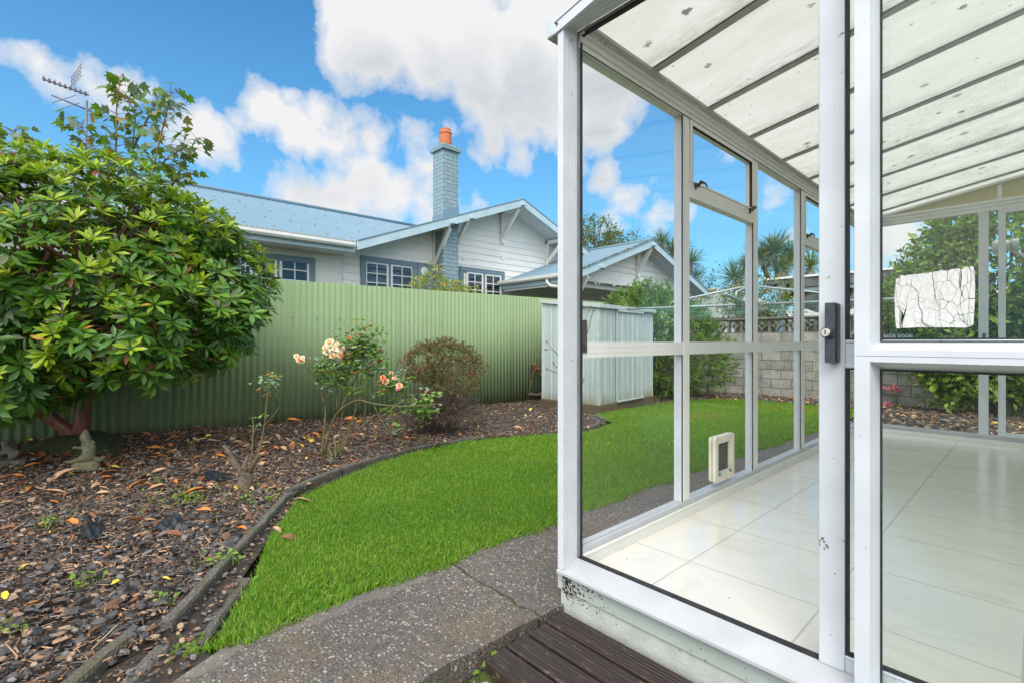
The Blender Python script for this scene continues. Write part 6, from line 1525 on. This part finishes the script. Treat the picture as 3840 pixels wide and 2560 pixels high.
canes = [([cp(440, 1460), cp(480, 1100), cp(485, 900), cp(510, 700), cp(530, 480), cp(530, 300)], .011, .1), ([cp(480, 900), cp(410, 650), cp(370, 520), cp(330, 400), cp(320, 280)], .007, 0), ([cp(370, 600), cp(310, 530), cp(250, 480)], .005, -.05), ([cp(500, 830), cp(590, 670), cp(650, 520), cp(680, 430)], .006, .1),
    ([cp(470, 1420), cp(560, 1090), cp(640, 960), cp(820, 855), cp(1000, 890), cp(1300, 920), cp(1640, 900), cp(1725, 880)], .011, -.25), ([cp(640, 960), cp(760, 720), cp(830, 560), cp(860, 330)], .007, .15), ([cp(620, 1420), cp(660, 1050), cp(700, 700), cp(740, 480), cp(650, 400)], .008, .1), ([cp(660, 1400), cp(780, 1050), cp(830, 820), cp(870, 600), cp(900, 350)], .008, .25),
    ([cp(820, 855), cp(1000, 780), cp(1150, 740), cp(1300, 690), cp(1330, 640)], .006, -.1), ([cp(790, 1150), cp(900, 1020), cp(930, 750), cp(980, 600), cp(1060, 450), cp(1190, 290)], .006, .2), ([cp(850, 1100), cp(1080, 980), cp(1240, 890), cp(1400, 860)], .006, 0), ([cp(600, 960), cp(610, 700), cp(570, 520), cp(500, 390)], .005, .1), ([cp(870, 400), cp(960, 260), cp(1050, 70)], .004, .1), ([cp(640, 300), cp(620, 160)], .003, .1), ([cp(1000, 900), cp(1090, 1080), cp(1180, 1200), cp(1340, 1240)], .005, -.2), ([cp(640, 1400), cp(700, 1200), cp(790, 1000), cp(900, 780)], .008, .1), ([cp(700, 450), cp(660, 330), cp(640, 300)], .004, .1), ([cp(900, 500), cp(1050, 450), cp(1100, 420)], .004, .1), ([cp(1100, 780), cp(1150, 680), cp(1200, 560)], .004, -.1),
    ([cp(560, 1450), cp(520, 1370), cp(510, 1310)], .02, 0), ([cp(600, 1450), cp(590, 1300), cp(560, 1255)], .019, .05)]
lp = [(*cp(850, 200), 30, 40), (*cp(820, 340), 36, 48), (*cp(760, 420), 32, 22), (*cp(930, 280), 32, 26), (*cp(650, 480), 30, 26), (*cp(550, 560), 30, 22), (*cp(700, 620), 34, 20), (*cp(980, 640), 34, 20), (*cp(450, 520), 24, 12), (*cp(900, 400), 32, 26), (*cp(760, 330), 16, 16), (*cp(1040, 110), 10, 6), (*cp(1010, 320), 20, 18), (*cp(560, 640), 18, 16), (*cp(680, 540), 18, 18), (*cp(500, 430), 12, 10), (*cp(390, 470), 12, 8), (*cp(460, 610), 8, 5), (*cp(1130, 600), 18, 14), (*cp(1250, 680), 22, 26), (*cp(1060, 480), 12, 8), (*cp(1400, 890), 20, 18), (*cp(1540, 880), 26, 44), (*cp(1550, 980), 16, 14), (*cp(1130, 950), 12, 6), (*cp(1230, 1140), 10, 5), (*cp(380, 600), 8, 3), (*cp(960, 560), 16, 10), (*cp(1330, 640), 12, 8), (*cp(640, 200), 6, 3)]
rose(ro, canes, DR, lp, 61)
for k, (x, y, s_, mt) in enumerate(((215, 425, .042, 'petal_peach'), (175, 385, .026, 'petal_cream'), (530, 245, .046, 'petal_cream'), (500, 335, .040, 'petal_cream'), (645, 305, .044, 'petal_cream'), (640, 375, .03, 'petal_peach'), (685, 415, .026, 'petal_orange'), (915, 540, .026, 'petal_orange'), (1060, 440, .026, 'petal_orange'), (1075, 665, .032, 'petal_orange'), (1130, 655, .032, 'petal_peach'), (1275, 700, .032, 'petal_peach'), (1255, 735, .02, 'petal_pink'), (1190, 565, .022, 'petal_peach'), (1560, 762, .012, 'petal_orange'), (590, 300, .034, 'petal_cream'), (560, 380, .03, 'petal_peach'), (1100, 610, .026, 'petal_orange'), (1220, 620, .022, 'petal_peach'), (690, 345, .03, 'petal_cream'), (1310, 715, .02, 'petal_orange'), (1020, 400, .018, 'petal_orange'), (480, 290, .026, 'petal_cream'), (610, 255, .022, 'petal_cream'), (740, 190, .018, 'petal_orange'), (800, 260, .018, 'petal_peach'), (1160, 690, .022, 'petal_peach'), (1330, 660, .02, 'petal_orange'), (960, 470, .02, 'petal_peach'), (240, 400, .022, 'petal_cream'))):
    c = np.array(atD(*cp(x, y), DR-.02+.1*math.sin(k))); rose_flower(c, s_*.92, (.75+.2*math.sin(k*2), -.35+.3*math.cos(k), .55), mt, ro, k)
# thin scraggly rose in front, on an old stump
st = thing('old_rose_stump', tuple(gnd(925, 1830)), 'gnarled old rose stump with thin thorny shoots and lichen at the front of the bed', 'rose stump')
DSt = FL*CAMZ/(1835-1280); mb = MB(); A0 = lambda px, py, o=0: np.array(atD(px, py, DSt+o))
mb.tube([A0(915, 1850), A0(918, 1815), A0(922, 1790), A0(925, 1768)], [.055, .052, .045, .02], 12)
mb.tube([A0(912, 1800), A0(895, 1750), A0(862, 1700), A0(838, 1668)], [.022, .016, .013, .011], 8); mb.tube([A0(905, 1765), A0(880, 1735), A0(855, 1712)], [.012, .010, .008], 7)
mb.tube([A0(925, 1790), A0(918, 1740), A0(930, 1705)], [.022, .016, .008], 8); mb.tube([A0(935, 1785, .03), A0(950, 1740, .03), A0(952, 1722, .03)], [.018, .012, .006], 8)
mb.build('stump', 'bark_grey', st)
mb = MB(); r = np.random.default_rng(3)
for _ in range(26): c = A0(915+r.normal(0, 9), 1775+r.normal(0, 9), -.05); s_ = r.uniform(.004, .009); mb.lathe([(s_*.3, -s_*.4), (s_, 0), (s_*.5, s_*.5)], c, 6)
mb.build('lichen', 'statue_stone', st)
rose(st, [([(925, 1780), (968, 1700), (990, 1600), (1000, 1500), (1015, 1430)], .008, .15), ([(935, 1775), (945, 1680), (950, 1600), (945, 1560)], .006, .1), ([(985, 1600), (1030, 1550), (1048, 1520)], .003, .1), ([(945, 1640), (960, 1600), (975, 1580)], .003, .1)], DSt, [(1000, 1430, 14, 7), (1025, 1415, 12, 6), (1018, 1445, 10, 5), (975, 1555, 7, 3), (945, 1600, 7, 2), (1040, 1455, 8, 3)], 63, wts=(.3, .55, .15), ls=(.02, .035))
# bare twiggy plants by the shed
dt = thing('withered_vine', tuple(gnd(2000, 1490)), 'withered brown vine with dead leaves at the foot of the fence beside the shed', 'dead plant')
r = np.random.default_rng(81); mb = MB(); Dv = 9.0; A0 = lambda px, py, o=0: np.array(atD(px, py, Dv+o))
for cn in ([(2030, 1480), (1990, 1478), (1975, 1485), (1995, 1440), (2000, 1400), (2012, 1370)], [(1990, 1475), (1960, 1490), (1900, 1488)], [(1995, 1440), (1985, 1400), (1990, 1375)], [(2035, 1470), (2010, 1478), (1985, 1470)]): mb.tube([A0(*q) for q in cn], [.014-.0018*i for i in range(len(cn))], 5, cap=False)
mb.build('stems', 'twig_brown', dt); P_ = np.array([A0(px+r.normal(0, 8), py+r.normal(0, 9)) for px, py, n in ((2010, 1370, 12), (1990, 1372, 4), (1920, 1486, 14), (1960, 1490, 12), (2018, 1385, 8)) for _ in range(n)]); N = len(P_); mi = r.integers(0, 2, N)
v_, c_, l_, _ = scatter_arrays(*FOLD, frames(rdir(N), rdir(N), r.uniform(.05, .09, N)), P_, mi); link('dead_leaves', npmesh('dead_leaves', v_, c_, l_, ['litter_brown', 'rhodo_dead'], np.repeat(mi, 4)), dt)
bt = thing('bare_twiggy_shrub', tuple(gnd(2150, 1560)), 'bare twiggy shrub with a few buds against the shed side, half behind the corner post', 'dead plant')
mb = MB(); Dv = 6.6; buds = []
for cn in ([(2150, 1560), (2140, 1440), (2105, 1350), (2050, 1280)], [(2140, 1440), (2095, 1400), (2050, 1382)], [(2150, 1540), (2160, 1400), (2150, 1300), (2145, 1240)], [(2105, 1350), (2075, 1310), (2045, 1310)], [(2120, 1390), (2085, 1375), (2075, 1360)], [(2160, 1400), (2190, 1330), (2180, 1270), (2200, 1180), (2215, 1150)], [(2185, 1300), (2205, 1240), (2225, 1165)], [(2150, 1560), (2170, 1480), (2190, 1420)]):
    w = [np.array(atD(px, py, Dv)) for px, py in cn]; mb.tube(w, [.007-.0012*i for i in range(len(w))], 5, cap=False); buds.append(w[-1])
mb.build('stems', 'twig_brown', bt); mb = MB()
for b in buds: mb.lathe([(.002, -.02), (.009, -.005), (.007, .012), (.001, .022)], b, 6)
mb.build('buds', 'rhodo_dead', bt)

# ---- statues
def blob(name, nodes, edges, mat, parent, sub=2):
    """one continuous body grown over a skeleton of joints (position, radius)"""
    me = bpy.data.meshes.new(name); me.from_pydata([n[0] for n in nodes], edges, []); o = bpy.data.objects.new(name, me); C.objects.link(o)
    sk = o.modifiers.new('skin', 'SKIN'); sk.use_smooth_shade = True
    if not me.skin_vertices: me.skin_vertices.new()
    for i, n in enumerate(nodes): me.skin_vertices[0].data[i].radius = (n[1], n[1]) if isinstance(n[1], float) else n[1]
    me.skin_vertices[0].data[0].use_root = True
    s_ = o.modifiers.new('sub', 'SUBSURF'); s_.levels = sub; s_.render_levels = sub; me.materials.append(M[mat])
    if parent is not None: o.parent = parent; o.location = [-v for v in parent.location]
    return o
DD_ = FL*(CAMZ-.07)/(1745-1280); g0 = np.array(atD(340, 1745, DD_)); q = DD_/FL
s1 = thing('stone_statue', tuple(g0), 'mossy stone garden statue of an upright scaly creature under the rhododendron', 'statue')
def sp(px, py, o=0.): return tuple(g0+RT*(px-340)*q+up_*(1745-py)*q+FW*o)
def zp(x, y): return (x*.319, 1500+y*.319)
nd = [(sp(*zp(1030, 700)), (.036, .034)), (sp(*zp(1045, 600)), (.040, .036)), (sp(*zp(1030, 510)), (.036, .032)), (sp(*zp(1000, 440)), (.034, .030)), (sp(*zp(1005, 375)), (.024, .022)), (sp(*zp(1000, 335)), (.012, .012)), (sp(*zp(955, 415)), (.015, .013)), (sp(*zp(985, 560)), (.018, .016)), (sp(*zp(930, 550), -.02), (.013, .012)), (sp(*zp(890, 545), -.03), (.008, .008)), (sp(*zp(960, 690), -.02), (.026, .024)), (sp(*zp(880, 710), -.04), (.018, .014)), (sp(*zp(825, 700), -.04), (.008, .008)), (sp(*zp(1085, 520), .01), (.012, .012)), (sp(*zp(1092, 482), .01), (.006, .006)), (sp(*zp(1110, 700), .03), (.022, .02)), (sp(*zp(1160, 720), .04), (.012, .01))]
blob('figure', nd, [(0, 1), (1, 2), (2, 3), (3, 4), (4, 5), (3, 6), (2, 7), (7, 8), (8, 9), (0, 10), (10, 11), (11, 12), (2, 13), (13, 14), (0, 15), (15, 16)], 'statue_stone', s1)
mb = MB(); r = np.random.default_rng(2); n = 16; base = []
for z_, k_ in ((-.03, 1.0), (.018, .95), (.03, .8)): base += [tuple(np.array(sp(*zp(1010, 760)))+RT*.10*k_*math.cos(2*PI*i/n)*(1+.1*math.sin(3*i))+FW*.065*k_*math.sin(2*PI*i/n)+up_*z_) for i in range(n)]
mb.add(base, [(j*n+i, j*n+(i+1) % n, (j+1)*n+(i+1) % n, (j+1)*n+i) for j in range(2) for i in range(n)]+[tuple(range(2*n, 3*n))], 0, True); mb.build('base', 'statue_stone', s1)
DD2 = FL*(CAMZ-.085)/(1722-1280); g0 = np.array(atD(45, 1722, DD2)); q = DD2/FL
s2 = thing('stone_statue', tuple(g0), 'crouching grey stone creature statue at the left edge by the fence', 'statue')
def sp(px, py, o=0.): return tuple(g0+RT*(px-45)*q+up_*(1722-py)*q+FW*o)
nd = [(sp(55, 1700), (.036, .034)), (sp(35, 1685), (.032, .03)), (sp(18, 1668), (.027, .026)), (sp(30, 1656, -.01), (.020, .018)), (sp(8, 1650), (.012, .012)), (sp(78, 1695, -.02), (.022, .02)), (sp(2, 1700, -.02), (.014, .013)), (sp(-8, 1725, -.02), (.012, .012)), (sp(60, 1718, -.03), (.018, .014))]
blob('figure', nd, [(0, 1), (1, 2), (2, 3), (2, 4), (0, 5), (1, 6), (6, 7), (0, 8)], 'statue_grey', s2)
mb = MB(); mb.prism([(g0[0]-.12, g0[1]-.1), (g0[0]+.1, g0[1]-.12), (g0[0]+.13, g0[1]+.08), (g0[0]-.1, g0[1]+.1)], 'z', .05, .095); mb.build('base', 'statue_grey', s2)

# ---- scraps of black weed mat
def scrap(poly, h, label, seed):
    P_ = [np.array(gnd(px, py, .02)) for px, py in poly]; c = sum(P_)/len(P_); r = np.random.default_rng(seed); mb = MB(); n = 14; vs = []; f = lumps(seed, 6, 2.2, .9)
    # grid bilinear over a quad
    a, b, c_, d_ = P_
    for i in range(n+1):
        for j in range(n+1):
            u, v = i/n, j/n; p = a*(1-u)*(1-v)+b*u*(1-v)+c_*u*v+d_*(1-u)*v; e = 1-max(abs(u-.5), abs(v-.5))*2; z = terrain(p[0], p[1])+.014+h*(math.sin(PI*min(u*1.15, 1))**.6)*(.25+.75*v)*(1+.45*math.sin(u*11+seed+v*3))+.006*math.sin(v*13+u*9)+r.normal(0, .0012); p = p+r.normal(0, .003, 3)*(1 if e < .1 else .2); vs.append((p[0], p[1], z))
    mb.add(vs, [(i*(n+1)+j, (i+1)*(n+1)+j, (i+1)*(n+1)+j+1, i*(n+1)+j+1) for i in range(n) for j in range(n)], 0, True)
    tag(mb.build('weed_mat_scrap', 'weed_mat'), label, 'weed mat scrap', 'scraps of black weed mat showing through the bark'); 
scrap([(292, 2020), (372, 2022), (400, 1975), (312, 1965)], .058, 'crumpled black weed mat scrap standing up left of the other, orange leaves behind it', 3)
scrap([(560, 1995), (660, 1985), (712, 1955), (600, 1960)], .045, 'pointed black weed mat scrap lying right of a red leaf heap', 5)
scrap([(700, 1790), (850, 1800), (880, 1775), (760, 1770)], .022, 'shredded flat strip of black weed mat beside the old rose stump', 7)

# ---- mulch, litter, weeds, lawn
CH = ([(-.5, -.3, 0), (.1, -.42, .02), (.5, -.1, 0), (.42, .38, .02), (-.1, .5, 0), (-.52, .15, .02), (-.45, -.25, .16), (.1, -.36, .2), (.44, -.08, .17), (.36, .32, .2), (-.1, .42, .16), (-.46, .12, .2)],
      [(6, 7, 8, 9, 10, 11), (0, 1, 7, 6), (1, 2, 8, 7), (2, 3, 9, 8), (3, 4, 10, 9), (4, 5, 11, 10), (5, 0, 6, 11)])
CHIPM = ['chip_dark', 'chip_black', 'chip_brown', 'chip_tan', 'chip_grey']
dist = lambda q: np.hypot(q[:, 0], q[:, 1])
def chips(name, poly, n, size, wts, seed, dens=None, label=None, lift=.004):
    r = np.random.default_rng(seed); q = polyregion(poly, dens)(n, r); n = len(q); z = terr(q[:, 0], q[:, 1])+lift+r.uniform(-.006, .012, n); a = r.normal(.75, .75, n); al = np.column_stack([np.cos(a), np.sin(a), r.normal(0, .22, n)]); no = np.column_stack([r.normal(0, .28, n), r.normal(0, .28, n), np.ones(n)])
    L = size*np.exp(r.normal(0, .42, n)); L = np.clip(L, size*.4, size*2.2); sz = np.stack([L*r.uniform(.35, .75, n), L, L*r.uniform(.5, 1.0, n)], 1); mi = r.choice(5, n, p=np.array(wts)/sum(wts)); v_, c_, l_, _ = scatter_arrays(*CH, frames(al, no, sz), np.column_stack([q, z]), mi)
    o = link(name, npmesh(name, v_, c_, l_, CHIPM, np.repeat(mi, 7))); o['kind'] = 'stuff'; o['label'] = label; return o
near = lambda q: np.clip(1.25-(dist(q)-2)/5, .25, 1)
back = lambda q: np.clip((dist(q)-2.5)/1.3+.18*np.sin(q[:, 0]*5)*np.cos(q[:, 1]*4), 0, 1)
chips('bark_mulch', BED, 42000, .0195, [.30, .19, .33, .13, .05], 71, dens=lambda q: near(q)*back(q)*(q[:, 1] > -2.5), label='dark reddish brown bark chip mulch over the back of the garden bed')
chips('bark_mulch', BED, 34000, .021, [.50, .24, .08, .10, .08], 78, dens=lambda q: near(q)*(1-.8*back(q))*(dist(q) < 4.5)*(q[:, 1] > -2.5), label='dark blue grey chips at the near left of the garden bed')
chips('bark_mulch', BED, 7000, .036, [.58, .20, .13, .06, .03], 72, dens=lambda q: np.clip(1-(dist(q)-2.2)/2.6, .04, 1)*(q[:, 1] > -2.5), label='larger slabs of dark bark lying on top of the mulch', lift=.012)
chips('bark_mulch', [(-6.42, 6.6), (-4.6, 6.6), (-4.6, 8.0), (-4.82, 8.7), (-4.5, 9.75), (-4.08, 10.15), (-1.9, 10.15), (-1.8, 6.75), (3.0, 6.75), (3.0, 11.4), (-6.42, 11.4)], 16000, .045, [.35, .2, .25, .14, .06], 73, label='dark mulch strip along the back wall')
chips('verge_debris', [(-2.06, .238), (-1.72, -.9), (-1.6, -3.5), (-1.3, -3.3), (-1.5, -.6), (-1.86, .36), (-1.95, .30), (-2.30, .52), (-2.75, .78), (-3.30, 1.12), (-3.34, 1.05), (-2.62, .58)], 6500, .016, [.25, .12, .28, .25, .1], 74, label='small chips and debris between edging and lawn', lift=-.005)
chips('debris_by_deck', [(-1.262, .3), (-.9, .2), (-1.16, .98), (-1.262, 1.3)], 160, .014, [.2, .1, .2, .2, .3], 75, label='chips and grit in the gap beside the deck', lift=-.078)
SPL = ([(-.05, 0, 0), (.05, 0, 0), (.04, 1, .02), (-.03, .95, .03)], [(0, 1, 2, 3)])
ground_scatter('bark_splinters', polyregion(BED, lambda q: near(q)*(q[:, 1] > -2.5)), 38000, SPL, (.010, .045), ['chip_tan', 'chip_brown', 'litter_tan', 'chip_dark'], [.45, .3, .1, .15], 79, lift=.014, tilt=.35, label='thin tan splinters among the bark chips')
LL = tleaf(.34, .10, .20)
lit = lambda q: np.clip(.06+.94*np.exp(-((q[:, 0]+5.0)**2/1.6+(q[:, 1]-.6)**2/2.2))+.45*np.exp(-((q[:, 0]+5.6)**2/.8+(q[:, 1]-2.2)**2/1.8)), 0, 1)
ground_scatter('fallen_leaves', polyregion(BED, lit), 900, LL, (.07, .13), ['litter_brown', 'litter_tan', 'litter_orange', 'litter_yellow'], [.42, .36, .17, .05], 81, lift=.022, tilt=.28, label='brown and orange fallen leaves on the mulch', smooth=True)
ground_scatter('fallen_leaves', polyregion(BED, lambda q: np.clip(near(q), .3, 1)), 1500, LL, (.02, .05), ['litter_tan', 'litter_brown', 'litter_orange', 'litter_yellow'], [.55, .3, .1, .05], 82, lift=.020, tilt=.35, label='small tan leaf scraps over the bark chips', smooth=True)
ground_scatter('fallen_leaves', polyregion([(-4.5, 9.0), (-1.9, 10.2), (-1.7, 8.2), (1.5, 8.2), (1.5, 11.3), (-5.5, 11.3)]), 420, LL, (.05, .10), ['litter_brown', 'litter_tan', 'litter_orange', 'litter_yellow'], [.4, .4, .12, .08], 83, lift=.04, tilt=.3, label='fallen leaves along the foot of the block wall', smooth=True)
# a few big leaves one can tell apart
r = np.random.default_rng(90); lv, lf = tleaf(.36, .10, .25)
for (px, py, L_, ang, mat, lab, lift) in ((400, 1772, .10, .9, 'litter_yellow', 'yellow fallen leaf lying in front of the upright statue', .03), (140, 1858, .16, 1.35, 'litter_tan', 'long tan curled fallen leaf below the rhododendron', .03), (1065, 1530+65, .19, .9, 'litter_orange', 'big orange brown dead leaf against the foot of the fence', .05), (2140*0+1095, 1880, .13, 1.2, 'litter_tan', 'pale folded leaf lying on the gap in the edging', .03), (1015, 1975, .09, .4, 'litter_tan', 'pinkish leaf standing on the dirt beside the lawn corner', .02), (1050, 2010, .10, .9, 'litter_brown', 'brown leaf lying at the lawn edge next to the edging', .02), (470, 1960, .13, 1.2, 'litter_brown', 'reddish curled bark strip between the two weed mat scraps', .03), (600, 2010, .12, 1.0, 'litter_brown', 'reddish curled leaf in front of the pointed weed mat scrap', .03), (250, 1955, .10, .5, 'litter_orange', 'orange crumpled leaf left of the standing weed mat scrap', .03), (905, 1762, .09, 1.9, 'litter_tan', 'tan leaf upright against the old rose stump', .05)):
    g0 = np.array(gnd(px, py, .02)); al = np.array([[math.cos(ang), math.sin(ang), r.normal(0, .15)]]); no = np.array([[r.normal(0, .35), r.normal(0, .35), 1.]]); F_ = frames(al, no, np.array([L_]))[0]; V = [tuple(F_@np.array(v)+np.array([g0[0], g0[1], terrain(g0[0], g0[1])+lift])) for v in lv]
    mb = MB(); mb.add(V, lf, 0, True); tag(mb.build('fallen_leaf', mat), lab, 'leaf', 'large fallen leaves one can tell apart')
# weeds in the bed: clumps of seedlings
def weed(px, py, rad, n, label, seed, grassy=False, lo=.01):
    c = np.array(gnd(px, py, 0)); r = np.random.default_rng(seed); T = []; N = n; q = c[:2]+r.normal(0, rad, (N, 2)); z = terr(q[:, 0], q[:, 1])+lo; h = r.uniform(.015, .06, N)
    if grassy: al = nrm(np.column_stack([r.normal(0, .5, (N, 2)), np.ones(N)])); L_ = r.uniform(.04, .09, N); sz = np.stack([L_*.9, L_, L_], 1); P_ = np.column_stack([q, z]); tm = NEEDLE
    else: al = nrm(np.column_stack([r.normal(0, 1, (N, 2)), r.uniform(.0, .5, N)])); sz = r.uniform(.015, .036, N); P_ = np.column_stack([q, z+h]); tm = FOLD
    v_, c_, l_, _ = scatter_arrays(*tm, frames(al, nrm(np.column_stack([r.normal(0, .4, (N, 2)), np.ones(N)])), sz), P_, np.zeros(N, int)); arr = [(v_, c_, l_, np.zeros(len(c_), int))]
    if not grassy:
        sd = np.stack([np.full(N, .05), h, h], 1); v2, c2, l2, _ = scatter_arrays(*NEEDLE, frames(np.tile([0, 0, 1.], (N, 1)), rdir(N), sd), np.column_stack([q, z]), np.zeros(N, int)); arr.append((v2, c2, l2, np.zeros(len(c2), int)))
    tag(link('weed_clump', join_arrays('weed_clump', arr, ['weed_green'])), label, 'weed', 'green weeds growing through the mulch')
weed(690, 1885, .10, 60, 'largest bright green weed clump in the middle of the bark', 1); weed(610, 1810, .035, 9, 'thin grassy weed left of the black shredded strip', 2, True); weed(960, 1890, .10, 34, 'loose green weed patch near the edging beside the rose stump', 3); weed(160, 1985, .03, 10, 'narrow grassy weed near the left edge of the bark', 4, True); weed(330, 2205, .03, 16, 'small feathery weed in the dark bark at the lower left', 5); weed(800, 2130, .05, 26, 'yellowish weed growing against the near edging piece', 6); weed(620, 2280, .02, 9, 'tiny upright seedling by the end of the nearest kerb', 7); weed(40, 2390, .02, 9, 'tiny pale seedling in the bottom left corner', 8); weed(205, 1975, .025, 8, 'small two leaved seedling left of the standing weed mat scrap', 9); weed(1590, 1660, .03, 10, 'green seedling under the round twiggy bush', 10); weed(1480, 1610, .05, 14, 'trailing green weed between the rose and the twiggy bush', 11); weed(1270, 1715, .02, 8, 'tiny green sprout at the foot of the peach rose', 12); weed(1835, 2440, .010, 5, 'green leafy weed in the gap at the corner of the deck', 14, lo=-.075); weed(1240, 1725, .02, 8, 'grass tuft growing over the dark curved edging', 15, True)
# bright moss cushion by the edging
c = gnd(700, 2418, -.01); mb = MB(); r = np.random.default_rng(4)
for _ in range(70): x, y = c[0]+r.normal(0, .028), c[1]+r.normal(0, .028); s_ = r.uniform(.004, .009); mb.lathe([(s_, -.01), (s_, .004), (s_*.5, s_)], (x, y, -.012), 6)
tag(mb.build('moss_cushion', 'moss_bright'), 'bright green moss cushion on the dirt between edging and path', 'moss')['kind'] = 'stuff'

def blades(n, poly, seed, h, w, dens=None, mats=('grass_a', 'grass_b', 'grass_dry'), wts=(.66, .29, .05)):
    r = np.random.default_rng(seed); q = polyregion(poly, dens)(n, r); n = len(q)
    q = q+r.normal(0, .004, q.shape); K = r.normal(size=(6, 2))*2.4; ph = r.uniform(0, 6, 6); cl_ = np.sin(q@K.T+ph).sum(1)/6
    H = h*np.exp(r.normal(0, .28, n))*(1+.25*cl_); lean = r.normal(0, .34, (n, 2))+.12*np.column_stack([np.sin(q[:, 0]*9), np.cos(q[:, 1]*8)]); al = nrm(np.column_stack([lean, np.ones(n)])); sz = np.stack([np.full(n, w)*r.uniform(.7, 1.4, n), H, H], 1); mi = r.choice(4, n, p=(.58, .26, .05, .11)); mi = np.where((mi == 0) & (cl_+r.normal(0, .3, n) < -.35), 1, mi); k2 = np.sin(q@(K[:2].T*.8)+ph[:2]).sum(1)/2; mi = np.where((k2+r.normal(0, .22, n) > .93), 2, mi)
    tm = ([(-.5, 0, 0), (.5, 0, 0), (.35, .55, .05), (-.35, .55, .05), (0, 1, -.22)], [(0, 1, 2, 3), (3, 2, 4)])
    v_, c_, l_, _ = scatter_arrays(*tm, frames(al, rdir(n)+[0, 0, .1], sz), np.column_stack([q, terr(q[:, 0], q[:, 1])-.006]), mi); return v_, c_, l_, np.repeat(mi, 2)
BM = ('grass_a', 'grass_b', 'grass_dry', 'grass_pale')
arr = [blades(200000, LAWN, 101, .027, .0034, dens=lambda q: (dist(q) < 4.6)*np.clip(1.3-(dist(q)-1.8)/3.6, .35, 1)), blades(130000, LAWN, 102, .030, .0062, dens=lambda q: (dist(q) >= 4.4)*1.0)]
# ragged fringe over the path edge
fr = [(-1.90, .30), (-1.86, .36)]+[(-1.845-.02*math.sin(y*9)-.012*math.sin(y*23), y) for y in np.arange(.45, 6.9, .08)]+[(-1.90, 6.9)]
arr.append(blades(9000, fr+[(-1.93, 3.5)], 103, .030, .0045))
o = link('grass', join_arrays('grass', arr, list(BM))); o['kind'] = 'stuff'; o['label'] = 'short bright green lawn grass'
# tiny white daisies and clover leaves in the lawn
ground_scatter('lawn_clover', polyregion(LAWN, lambda q: (dist(q) < 6)*(.3+.7*(np.sin(q[:, 0]*4)*np.cos(q[:, 1]*3) > .3))), 2600, SMALL, (.010, .018), ['weed_green', 'grass_b'], [.6, .4], 104, lift=.022, tilt=.3, label='clover leaves in the lawn')
